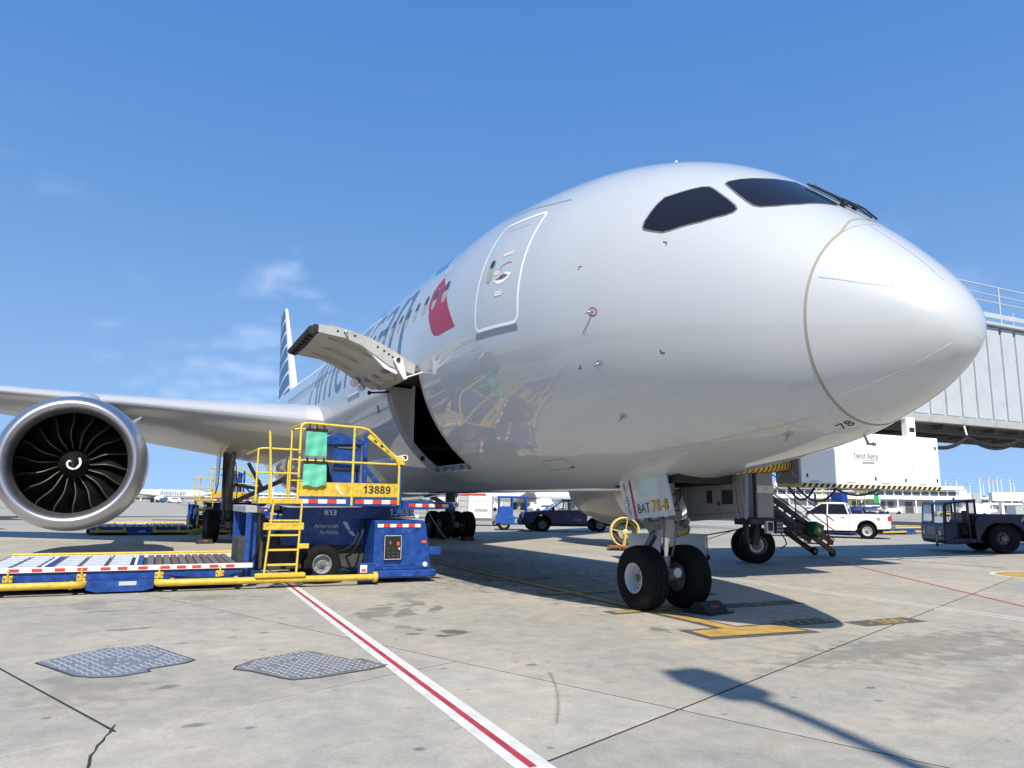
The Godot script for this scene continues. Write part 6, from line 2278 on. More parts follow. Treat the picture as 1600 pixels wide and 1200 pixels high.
	# air conditioning cabinet slung under the tunnel
	var c := thing("air_cabinet", "big white air conditioning cabinet with grey lettering, slung under the passenger bridge", "air conditioner", V(-9.1, 2.2, -9.55))
	part_box(c, "casing", M.cabinet_white, V(0, 0.72, 0), V(0.8, 1.38, 5.3), 0.02)
	for q in [-1.32, 0.1, 1.50]:
		part_box(c, "door_seam", M.line_faint, V(0.4005, 0.72, -q), V(0.006, 1.30, 0.014), 0.001)
	for q in [[-2.5, 1.12], [-2.5, 0.22], [-0.02, 1.14], [-0.02, 0.22], [0.22, 1.16], [2.45, 0.24], [-1.2, 0.2], [2.45, 1.1]]:
		part_box(c, "latch", M.black, V(0.405, q[1], q[0]), V(0.02, 0.09, 0.05), 0.004)
	for q in [2.2, 0.9, -0.4, -1.9]:
		part_box(c, "vent_lip", M.line_faint, V(0.405, 0.10, q), V(0.012, 0.025, 0.32), 0.003)
	words(c, "Twist Aero", 0.145, V(0.404, 0.80, 0.30), V(0, 0, -1), V(0, 1, 0), M.line_dark, false)
	part_box(c, "underline", M.text_grey, V(0.404, 0.695, 0.30), V(0.005, 0.012, 0.95), 0.001)
	part_box(c, "nameplate", M.text_grey, V(0.404, 0.63, 0.22), V(0.005, 0.05, 0.46), 0.001)
	var sk := part_box(c, "warning_strip", M.strip_cream, V(0.0, 0.0, 0), V(0.84, 0.10, 5.32), 0.008)
	for i in 26:
		var mb := MB.new()
		mb.prism(pv([0, -0.047, 0.11, -0.047, 0.02, 0.047, -0.09, 0.047]), V(0.424, 0.0, 2.58 - i * 0.205), V(0, 0, 1), V(0, 1, 0), 0.004)
		put(mb, "warning_stripe", M.black, sk)
	var ef := part_box(c, "end_frame", M.cabinet_grey, V(0, 0.70, 2.68), V(0.78, 1.30, 0.08), 0.01)
	part_tube(ef, "cross_brace", M.column_grey, [V(-0.3, 0.2, 2.74), V(0.3, 0.9, 2.74)], 0.02)
	part_tube(ef, "cross_brace", M.column_grey, [V(0.3, 0.2, 2.74), V(-0.3, 0.9, 2.74)], 0.02)
	part_tube(c, "fan_duct", M.steel, [V(0.05, 1.15, 2.7), V(0.05, 1.15, 3.0)], 0.22, 16)
	part_tube(c, "power_lead", M.rail_yellow, arc_pts(V(0.3, 1.3, -2.68), V(0.2, 0.2, -2.72), 0.05), 0.012, 6)
	for q in [[2.6, 1.2, 0.35], [1.3, -0.4, 0.18], [2.9, 2.0, 0.32]]:
		part_tube(c, "hose_loop", M.black, arc_pts(V(0.2, -0.05, q[0]), V(0.2, -0.04, q[1]), q[2]), 0.028, 6)
	# ribbed orange duct from the cabinet to the belly
	accordion("air_duct", "orange ribbed air duct from the white cabinet to the airliner's belly", "air duct", [V(-9.1, 2.74, -6.85), V(-9.0, 2.69, -6.2), V(-8.8, 2.6, -5.0), V(-8.3, 2.3, -3.2), V(-7.8, 2.05, -1.5)], 0.19, M.hose_yellow, 26)

	# service stair of the bridge
	var st := thing("service_stair", "black and rusty steel stair leaning down from the bridge to the ground, on small wheels", "stair", V(-13.4, 0, -13.2))
	var a := V(0, 0.16, 0.0)
	var b := V(0, 3.62, 6.2)
	for x in [0.0, -0.95]:
		for d in [0.0, 0.30]:
			var o := V(x, d, 0)
			var mb := MB.new()
			mb.beam(a + o, a.lerp(b, 0.13) + o, 0.05, 0.17)
			put(mb, "stringer_foot", M.rust, st)
			mb = MB.new()
			mb.beam(a.lerp(b, 0.13) + o, b + o, 0.05, 0.17)
			put(mb, "stringer", M.stair_black, st)
	for i in 19:
		var f := (i + 0.6) / 19.5
		var p := a.lerp(b, f)
		part_box(st, "tread", M.rust if f < 0.13 else M.stair_black, p + V(-0.475, 0.15, 0), V(0.92, 0.035, 0.25), 0.006)
		part_box(st, "web", M.rust if f < 0.13 else M.stair_black, p + V(0, 0.15, 0.03), V(0.04, 0.34, 0.07), 0.006)
	for x in [0.03, -0.98]:
		for h in [1.05, 0.72, 0.42]:
			part_tube(st, "handrail", M.stair_black, [a + V(x, h, -0.05), b + V(x, h, 0)], 0.017)
		for i in 5:
			var p := a.lerp(b, 0.04 + i * 0.23)
			part_tube(st, "rail_post", M.rust if i == 0 else M.stair_black, [p + V(x, 0.1, 0), p + V(x, 1.06, 0)], 0.02)
	for x in [-0.1, -0.85]:
		wheel(st, V(x, 0.14, -0.05), V(1, 0, 0), 0.14, 0.08, 0.06, M.steel, 0.2)
	part_tube(st, "prop", M.stair_black, [V(-0.5, 0.3, 0.5), V(-0.5, 1.6, 3.4)], 0.03)
	# bin on the stair
	var bn := thing("waste_bin", "green waste bin with a yellow label hung by the foot of the stair", "bin", V(-13.2, 0.70, -12.2))
	part_box(bn, "body", M.bin_green, V(0, 0.22, 0), V(0.34, 0.44, 0.42), 0.03, Basis(V(1, 0, 0), -0.35))
	part_box(bn, "label", M.rail_yellow, V(0.175, 0.20, 0.02), V(0.008, 0.14, 0.16), 0.002, Basis(V(1, 0, 0), -0.35))

func accordion(called: String, label: String, cat: String, ctrl: Array, r: float, m: Material, bands: int) -> void:
	var t := thing(called, label, cat, ctrl[0])
	var pts := spline(ctrl, 14)
	var mb := MB.new()
	for i in pts.size():
		pts[i] -= ctrl[0] as Vector3
	mb.tube(pts, r, 16)
	put(mb, "sleeve", m, t)
	for i in bands:
		var f := (i + 0.5) / bands * (pts.size() - 1)
		var k := int(f)
		var p: Vector3 = (pts[k] as Vector3).lerp(pts[mini(k + 1, pts.size() - 1)], f - k)
		var d: Vector3 = (pts[mini(k + 1, pts.size() - 1)] - pts[maxi(k - 1, 0)]).normalized()
		mb = MB.new()
		mb.lathe([Vector2(-0.018, r), Vector2(-0.012, r + 0.014), Vector2(0.012, r + 0.014), Vector2(0.018, r)], p, d, 16)
		put(mb, "band", M.hose_band, t)

# ---------------------------------------------------------------- things standing round the nose
func build_small_things() -> void:
	# ground air unit with its hose
	var t := thing("air_unit", "low white metal cabinet on the ground behind the nose wheels", "ground unit", V(-13.6, 0, -7.0))
	part_box(t, "casing", M.cabinet_white, V(-0.45, 0.42, 0.2), V(0.9, 0.66, 2.3), 0.02)
	part_box(t, "lid", M.white_paint, V(-0.45, 0.77, 0.2), V(0.96, 0.04, 2.36), 0.012)
	part_box(t, "grille", M.black, V(-0.30, 0.792, 0.35), V(0.5, 0.012, 0.9), 0.003)
	part_box(t, "corner_post", M.steel, V(0.01, 0.40, -0.97), V(0.04, 0.72, 0.04), 0.008)
	part_box(t, "skid", M.black, V(-0.45, 0.05, 0.2), V(0.8, 0.09, 2.2), 0.01)
	wheel(t, V(-0.02, 0.09, -1.0), V(0, 0, -1), 0.09, 0.06, 0.04, M.steel, 0.2)
	part_tube(t, "draw_bar", M.stair_black, [V(0, 0.75, -0.9), V(0.4, 0.95, -2.0)], 0.02)
	part_tube(t, "draw_bar", M.steel, [V(0, 0.6, -0.9), V(0.5, 0.98, -1.9)], 0.012)
	accordion("air_hose", "yellow ribbed hose hanging from the nose wheel bay to the white ground cabinet", "hose", [V(-5.45, 2.12, -0.3), V(-5.46, 1.83, -0.3), V(-5.56, 1.55, -0.32), V(-6.6, 1.22, -0.95), V(-9.2, 1.0, -3.2), V(-11.6, 1.0, -5.6), V(-13.35, 1.12, -6.87)], 0.085, M.hose_yellow, 40)
	var cuff := thing("hose_cuff", "lime green hose cuff on top of the white ground cabinet", "hose cuff", V(-13.45, 0.80, -6.95))
	var mb := MB.new()
	mb.lathe([Vector2(0, 0.0), Vector2(0, 0.19), Vector2(0.05, 0.18), Vector2(0.06, 0.13), Vector2(0.32, 0.12), Vector2(0.32, 0.0)], Vector3(), V(0.1, 1, 0.1), 18)
	put(mb, "sleeve", M.hose_lime, cuff)
	# hose reel
	t = thing("hose_reel", "pale yellow spoked hose reel on a low frame behind the nose wheels", "hose reel", V(-18.5, 0, -8.25))
	var ax := V(0.86, 0, 0.5).normalized()
	var sd := ax.cross(Vector3.UP)
	for s in [-0.26, 0.30]:
		mb = MB.new()
		var ring := []
		for i in 33:
			var an := TAU * i / 32.0
			ring.append(V(0, 0.66, 0) + ax * s + (sd * cos(an) + Vector3.UP * sin(an)) * 0.52)
		mb.tube(ring, 0.032, 8, false)
		put(mb, "reel_rim", M.reel_yellow, t)
		for i in 4:
			var an := TAU * (i + 0.12) / 4.0
			var d := sd * cos(an) + Vector3.UP * sin(an)
			mb = MB.new()
			mb.beam(V(0, 0.66, 0) + ax * s + d * 0.05, V(0, 0.66, 0) + ax * s + d * 0.51, 0.035, 0.085, 0.008, ax)
			put(mb, "spoke", M.reel_yellow, t)
		mb = MB.new()
		mb.lathe([Vector2(-0.03, 0), Vector2(-0.03, 0.11), Vector2(0.04, 0.11), Vector2(0.06, 0.07), Vector2(0.06, 0.0)], V(0, 0.66, 0) + ax * s, ax, 16)
		put(mb, "hub", M.reel_yellow, t)
	for i in 7:
		mb = MB.new()
		var ring := []
		var rr := 0.36 + 0.05 * sin(i * 2.2)
		for j in 25:
			var an := TAU * j / 24.0
			ring.append(V(0, 0.66, 0) + ax * (-0.20 + i * 0.065) + (sd * cos(an) + Vector3.UP * sin(an)) * rr)
		mb.tube(ring, 0.05, 8, false)
		put(mb, "hose_coil", M.hose_olive, t)
	part_box(t, "base_frame", M.rust, V(0.1, 0.14, 0.1), V(0.9, 0.08, 1.2), 0.015, Basis(Vector3.UP, -0.5))
	for s in [-0.32, 0.36]:
		mb = MB.new()
		mb.beam(V(0, 0.66, 0) + ax * s, V(0, 0.12, 0) + ax * s + sd * 0.05, 0.05, 0.09)
		put(mb, "stand", M.reel_yellow, t)
	for q in [[0.35, 0.45], [-0.3, -0.4]]:
		wheel(t, V(q[0], 0.10, q[1]), ax, 0.10, 0.06, 0.05, M.steel, 0.2)
	# chocks
	for q in [[V(-4.62, 0, -0.42), 0.25, "black chock with a worn plate ahead of the nose wheels", 1.0], [V(-26.2, 0, -5.1), 0.1, "black chock in front of the far main wheels", 0.9], [V(-26.25, 0, 5.75), 0.1, "black chock in front of the near main wheels under the wing", 0.9]]:
		t = thing("wheel_chock", q[2], "chock", q[0], q[1], "black wheel chocks")
		mb = MB.new()
		mb.prism(pv([-0.20, 0.0, 0.20, 0.0, 0.16, 0.05, 0.03, 0.155, -0.08, 0.155, -0.20, 0.03]), V(0, 0.012, 0), V(1, 0, 0), V(0, 1, 0), 0.52)
		put(mb, "block", M.rubber, t)
		part_box(t, "base", M.rubber, V(0, 0.011, 0), V(0.52, 0.02, 0.62), 0.006)
		part_box(t, "plate", M.rust, V(0.115, 0.105, 0), V(0.012, 0.06, 0.2), 0.003, Basis(V(0, 0, 1), 0.9))
	# line hanging from the loader bridge to the ground
	t = thing("ground_wire", "thin pale cable running down to the concrete by the far main wheels", "cable", V(-20.0, 0, -1.4))
	part_tube(t, "wire", M.column_grey, arc_pts(V(0, 1.75, 0.6), V(-1.2, 0.02, -1.1), 0.12), 0.018, 6)
	# flood lamp on a curved arm, out of frame; only its shadow falls in the picture
	t = thing("lamp_post", "tall curved-arm lamp post whose shadow lies on the concrete", "lamp post", V(12.9, 0, 7.06))
	mb = MB.new()
	mb.tube(spline([V(0, 0, 0), V(0, 6, 0), V(0, 11.6, 0), V(-0.15, 12.2, -0.01), V(-0.62, 12.55, -0.04), V(-1.3, 12.86, -0.12), V(-1.95, 12.98, -0.15)]), 0.085, 12, true)
	put(mb, "pole", M.mast_grey, t)
	mb = MB.new()
	mb.prism(pv([0.10, -0.12, 0.0, -0.28, -0.75, -0.30, -1.05, -0.22, -1.05, 0.2, -0.7, 0.3, 0.0, 0.26, 0.10, 0.10]), V(-1.9, 12.98, -0.15), V(1, 0, 0.06), V(0, 0, 1), 0.16)
	put(mb, "lamp_head", M.mast_grey, t)

# ---------------------------------------------------------------- vehicles (local x forward, z to their right)
func side_prism(t: Node, called: String, m: Material, poly: Array, z: float, th: float) -> MeshInstance3D:
	var mb := MB.new()
	mb.prism(pv(poly), V(0, 0, z), V(1, 0, 0), V(0, 1, 0), th)
	return put(mb, called, m, t)

func arch(cx: float, r: float, y: float, rev := false) -> Array:
	var p := []
	for i in 9:
		var a := PI * i / 8.0
		var q := PI - a if rev else a
		p.append(cx + cos(q) * r)
		p.append(y + sin(q) * r)
	return p

# lower body with wheel arches, lofted across so that the shoulders are rounded
func car_shell(t: Node, called: String, m: Material, poly: Array, w: float, round_by := 0.10) -> MeshInstance3D:
	var mb := MB.new()
	var p := pv(poly)
	var ids := Geometry2D.triangulate_polygon(p)
	var area := 0.0
	for i in p.size():
		area += p[i].cross(p[(i + 1) % p.size()])
	var ring := [[-w * 0.5, 0.03], [-w * 0.5 + round_by * 0.3, 0.008], [-w * 0.5 + round_by, 0.0], [w * 0.5 - round_by, 0.0], [w * 0.5 - round_by * 0.3, 0.008], [w * 0.5, 0.03]]
	var shells := []
	for q in ring:
		var o: Array = Geometry2D.offset_polygon(p, -q[1], Geometry2D.JOIN_MITER) if q[1] > 0.0 else [p]
		shells.append(o[0] if o.size() > 0 and o[0].size() == p.size() else p)
	for s in [0, 5]:
		var sh: PackedVector2Array = shells[s]
		var tid := Geometry2D.triangulate_polygon(sh)
		for i in range(0, tid.size(), 3):
			mb.tri(V(sh[tid[i]].x, sh[tid[i]].y, ring[s][0]), V(sh[tid[i + 1]].x, sh[tid[i + 1]].y, ring[s][0]), V(sh[tid[i + 2]].x, sh[tid[i + 2]].y, ring[s][0]), V(0, 0, -1 if s == 0 else 1))
	var n := p.size()
	for i in n:
		var d := (p[(i + 1) % n] - p[i]).normalized()
		var o := Vector2(d.y, -d.x) * signf(area)
		for k in 5:
			var A: PackedVector2Array = shells[k]
			var B: PackedVector2Array = shells[k + 1]
			var za := [-0.8, -0.5, 0.0, 0.0, 0.5]
			var zb := [-0.5, 0.0, 0.0, 0.5, 0.8]
			var na := V(o.x, o.y, za[k]).normalized()
			var nb := V(o.x, o.y, zb[k]).normalized()
			var ia := near_i(A, p[i])
			var ja := near_i(A, p[(i + 1) % n])
			var ib := near_i(B, p[i])
			var jb := near_i(B, p[(i + 1) % n])
			mb.quadn(V(A[ia].x, A[ia].y, ring[k][0]), V(A[ja].x, A[ja].y, ring[k][0]), V(B[jb].x, B[jb].y, ring[k + 1][0]), V(B[ib].x, B[ib].y, ring[k + 1][0]), na, na, nb, nb)
	return put(mb, called, m, t)

func near_i(poly: PackedVector2Array, q: Vector2) -> int:
	var best := 0
	for i in poly.size():
		if poly[i].distance_squared_to(q) < poly[best].distance_squared_to(q):
			best = i
	return best

func build_truck(called: String, label: String, at: Vector3, turn: float, paint_m: Material, flatbed: bool) -> Node3D:
	var t := thing(called, label, "pickup truck" if not flatbed else "utility truck", at, turn)
	var R := 0.40
	var body := [2.92, 0.48, 2.95, 0.62, 2.90, 1.05, 2.80, 1.14, 1.45, 1.26, -0.98, 1.28]
	if not flatbed:
		body.append_array([-1.02, 1.30, -2.90, 1.30, -2.93, 0.62, -2.88, 0.56])
	else:
		body.append_array([-1.0, 0.62])
	if not flatbed:
		body.append_array([-2.28, 0.52])
		body.append_array(arch(-1.78, 0.50, 0.50, true))
		body.append_array([-1.2, 0.42])
	else:
		body.append_array([-0.98, 0.42])
	body.append_array([1.22, 0.42])
	body.append_array(arch(1.75, 0.50, 0.50, true))
	car_shell(t, "body", paint_m, body, 1.96, 0.14)
	# cab: roof and pillars with panes between them
	car_shell(t, "cab_roof", paint_m, [0.50, 1.80, 0.40, 1.89, 0.1, 1.93, -0.62, 1.92, -0.78, 1.86, -0.80, 1.80], 1.60, 0.2)
	for s in [-1.0, 1.0]:
		for q in [[1.42, 1.24, 0.46, 1.84, 0.09], [0.15, 1.26, 0.12, 1.84, 0.10], [-0.92, 1.27, -0.74, 1.84, 0.20]]:
			var mb := MB.new()
			mb.beam(V(q[0], q[1], 0.93 * s), V(q[2], q[3], 0.75 * s), 0.06, q[4], 0.01, V(0, 0, 1))
			put(mb, "pillar", paint_m, t)
		var mb := MB.new()
		mb.quad(V(1.36, 1.26, 0.915 * s), V(-0.85, 1.27, 0.915 * s), V(-0.72, 1.84, 0.745 * s), V(0.50, 1.82, 0.745 * s), V(0, 0.3, s).normalized())
		put(mb, "side_window", M.cockpit_glass if not flatbed else M.glass, t)
		part_box(t, "mirror", M.black, V(1.12, 1.36, 1.06 * s), V(0.10, 0.24, 0.20), 0.03)
		part_box(t, "door_seam", M.line_dark, V(0.15, 0.88, 0.983 * s), V(0.010, 0.72, 0.006), 0.001)
		part_box(t, "door_seam", M.line_dark, V(-0.93, 0.88, 0.983 * s), V(0.010, 0.72, 0.006), 0.001)
		part_box(t, "door_handle", M.line_dark, V(-0.62, 1.10, 0.985 * s), V(0.18, 0.035, 0.02), 0.006)
		part_box(t, "headlight", M.lamp_clear, V(2.90, 0.94, 0.74 * s), V(0.08, 0.20, 0.30), 0.03)
	var mb := MB.new()
	mb.quad(V(1.43, 1.26, 0.86), V(1.43, 1.26, -0.86), V(0.52, 1.84, -0.72), V(0.52, 1.84, 0.72), V(0.5, 0.8, 0).normalized())
	put(mb, "windshield", M.cockpit_glass if not flatbed else M.glass, t)
	mb = MB.new()
	mb.quad(V(-0.94, 1.28, 0.84), V(-0.94, 1.28, -0.84), V(-0.78, 1.82, -0.70), V(-0.78, 1.82, 0.70), V(-1, 0.2, 0).normalized())
	put(mb, "rear_window", M.cockpit_glass if not flatbed else M.glass, t)
	part_box(t, "front_bumper", M.black if flatbed else M.steel, V(2.96, 0.58, 0), V(0.16, 0.24, 1.9), 0.04)
	part_box(t, "grille", M.black, V(2.955, 0.86, 0), V(0.03, 0.30, 1.1), 0.01)
	part_box(t, "underbody", M.black, V(0, 0.42, 0), V(5.0, 0.22, 1.4), 0.03)
	for x in [1.75, -1.78]:
		for s in [-1.0, 1.0]:
			var w := Node3D.new()
			w.name = "wheel"
			t.add_child(w, true)
			wheel(w, V(x, R, 0.82 * s), V(0, 0, s), R, 0.27, 0.24, M.gear_white if not flatbed else M.gear_grey, 0.4)
			if not flatbed or x > 0:
				mb = MB.new()
				mb.lathe([Vector2(-0.40, 0.0), Vector2(-0.38, 0.47), Vector2(0.10, 0.48)], V(x, 0.46, 0.86 * s), V(0, 0, s), 20, 0.0, TAU)
				put(mb, "wheel_housing", M.black, t)
	if not flatbed:
		part_box(t, "bed_floor", M.black, V(-1.95, 0.78, 0), V(1.85, 0.04, 1.6), 0.01)
		for s in [-1.0, 1.0]:
			part_box(t, "tail_light", M.lamp_red, V(-2.86, 1.08, 0.945 * s), V(0.14, 0.26, 0.09), 0.02)
		part_box(t, "rear_bumper", M.steel, V(-3.0, 0.62, 0), V(0.20, 0.20, 1.8), 0.03)
		part_box(t, "tailgate_seam", M.line_dark, V(-2.925, 1.0, 0), V(0.012, 0.55, 1.5), 0.003)
		part_box(t, "tailgate_stripe", M.stripe_red, V(-2.935, 1.0, 0.6), V(0.012, 0.45, 0.14), 0.003)
		part_box(t, "tailgate_stripe", M.stripe_red, V(-2.935, 1.0, -0.72), V(0.012, 0.45, 0.14), 0.003)
		part_box(t, "fuel_flap", M.line_faint, V(-2.35, 1.05, -0.983), V(0.16, 0.14, 0.006), 0.002)
		for q in [-1.3, -2.7]:
			part_tube(t, "rack", M.navy, [V(-1.1, 1.3, -0.8), V(-1.1, 1.62, -0.8), V(-1.1, 1.62, 0.8), V(-1.1, 1.3, 0.8)], 0.025)
		part_box(t, "tool_chest", M.navy, V(-1.35, 1.40, 0), V(0.42, 0.24, 1.5), 0.02)
	else:
		part_box(t, "flatbed", M.gear_grey, V(-2.3, 0.98, 0), V(2.5, 0.10, 2.1), 0.01)
		part_box(t, "bed_edge", M.column_grey, V(-2.3, 0.99, -1.06), V(2.5, 0.07, 0.03), 0.005)
		part_box(t, "headache_rack", M.navy, V(-1.08, 1.38, 0), V(0.08, 0.80, 1.8), 0.02)
		mb = MB.new()
		mb.lathe([Vector2(-0.5, 0.0), Vector2(-0.5, 0.34), Vector2(-0.42, 0.40), Vector2(0.42, 0.40), Vector2(0.5, 0.34), Vector2(0.5, 0.0)], V(-1.7, 1.42, 0), V(0, 0, 1), 20)
		put(mb, "tank", M.stair_black, t)
		part_box(t, "pump_box", M.navy, V(-2.6, 1.22, 0.1), V(0.8, 0.4, 1.3), 0.03)
		part_box(t, "side_locker", M.navy, V(-1.9, 0.74, -0.9), V(0.8, 0.36, 0.24), 0.02)
		part_box(t, "mud_flap", M.rubber, V(-2.55, 0.55, -0.82), V(0.03, 0.5, 0.4), 0.01)
		mb = MB.new()
		mb.lathe([Vector2(0, 0.0), Vector2(0, 0.10), Vector2(0.12, 0.09), Vector2(0.17, 0.04), Vector2(0.17, 0.0)], V(-0.95, 1.96, -0.3), V(0, 1, 0), 14)
		put(mb, "beacon", M.lamp_orange, t)
		for i in 3:
			part_box(t, "roof_marker", M.lamp_orange, V(0.3, 1.93, -0.3 + i * 0.3), V(0.08, 0.04, 0.06), 0.01)
		words(t, "85973", 0.13, V(-0.4, 0.70, -0.986), V(-1, 0, 0), V(0, 1, 0), M.text_grey, true)
	return t

func build_vehicles() -> void:
	build_truck("pickup_truck", "white pickup truck parked behind the steel service stair", V(-25.0, 0, -26.4), deg_to_rad(-144.0), M.truck_white, false)
	build_truck("utility_truck", "dark blue flatbed truck in the shade beneath the airliner's body", V(-35.2, 0, -15.4), deg_to_rad(-108.0), M.navy, true)
	# baggage tractor
	var t := thing("baggage_tractor", "bright blue baggage tractor with an open cab, between white container and dark truck", "baggage tractor", V(-37.2, 0, -12.9), deg_to_rad(68.0))
	car_shell(t, "hood", M.tractor_blue, [1.35, 0.42, 1.35, 1.0, 1.25, 1.08, 0.25, 1.12, 0.25, 0.42], 1.15, 0.08)
	car_shell(t, "rear_body", M.tractor_blue, [-0.2, 0.36, -0.2, 0.85, -0.55, 0.95, -1.35, 0.95, -1.4, 0.42], 1.35, 0.08)
	part_box(t, "floor", M.tractor_blue, V(0.1, 0.40, 0), V(1.0, 0.10, 1.35), 0.02)
	part_box(t, "roof", M.tractor_blue, V(-0.3, 2.03, 0), V(1.9, 0.12, 1.42), 0.04)
	for s in [-1.0, 1.0]:
		for q in [[0.55, 1.05, 0.5], [-0.35, 0.85, -0.35], [-1.18, 0.9, -1.15]]:
			var mb := MB.new()
			mb.beam(V(q[0], q[1], 0.62 * s), V(q[2], 2.0, 0.62 * s), 0.08, 0.13, 0.02, V(0, 0, 1))
			put(mb, "pillar", M.tractor_blue, t)
		part_box(t, "side_panel", M.tractor_blue, V(-0.78, 1.15, 0.64 * s), V(0.85, 0.62, 0.05), 0.02)
		for x in [0.85, -0.85]:
			wheel(t, V(x, 0.38, 0.55 * s), V(0, 0, s), 0.38 if x < 0 else 0.34, 0.22, 0.20, M.column_grey, 0.2)
	part_box(t, "seat", M.black, V(-0.5, 0.9, -0.1), V(0.45, 0.5, 0.5), 0.06)
	var mbx := MB.new()
	mbx.quad(V(0.56, 1.1, 0.58), V(0.56, 1.1, -0.58), V(0.50, 1.98, -0.58), V(0.50, 1.98, 0.58), V(1, 0, 0))
	put(mbx, "windshield", M.glass, t)
	part_box(t, "number_plate", M.glass, V(0.8, 0.86, 0.58), V(0.5, 0.2, 0.02), 0.004)
	# container on its dolly
	t = thing("container_dolly", "white air cargo container on a dolly, left of the blue baggage tractor", "cargo container", V(-45.6, 0, -14.1), deg_to_rad(62.0))
	car_shell(t, "container", M.cabinet_white, [-0.95, 0.55, 0.78, 0.55, 0.78, 2.15, -0.95, 2.15], 1.55, 0.03)
	part_box(t, "open_side", M.far_grey, V(-1.35, 1.35, 0), V(0.75, 1.55, 1.5), 0.03)
	for i in 3:
		part_box(t, "shelf_line", M.line_dark, V(-1.35, 0.9 + 0.45 * i, 0.755), V(0.7, 0.03, 0.01), 0.003)
	words(t, "jettainer", 0.17, V(-0.08, 1.80, 0.782), V(1, 0, 0), V(0, 1, 0), M.text_grey, false)
	words(t, "AKE 7357 AA", 0.13, V(-0.08, 1.50, 0.782), V(1, 0, 0), V(0, 1, 0), M.text_grey, false, 0.8)
	part_box(t, "panel_label", M.line_faint, V(0.0, 1.12, 0.781), V(0.95, 0.22, 0.004), 0.001)
	part_box(t, "dolly_frame", M.gear_grey, V(-0.2, 0.44, 0), V(3.0, 0.12, 1.6), 0.02)
	part_tube(t, "draw_bar", M.rail_yellow, [V(1.3, 0.4, 0), V(2.3, 0.35, 0)], 0.04)
	for x in [1.0, -1.4]:
		for s in [-1.0, 1.0]:
			wheel(t, V(x, 0.2, 0.65 * s), V(0, 0, s), 0.2, 0.14, 0.1, M.gear_grey, 0.2, "tyre", "rim", 18)
	build_tug()

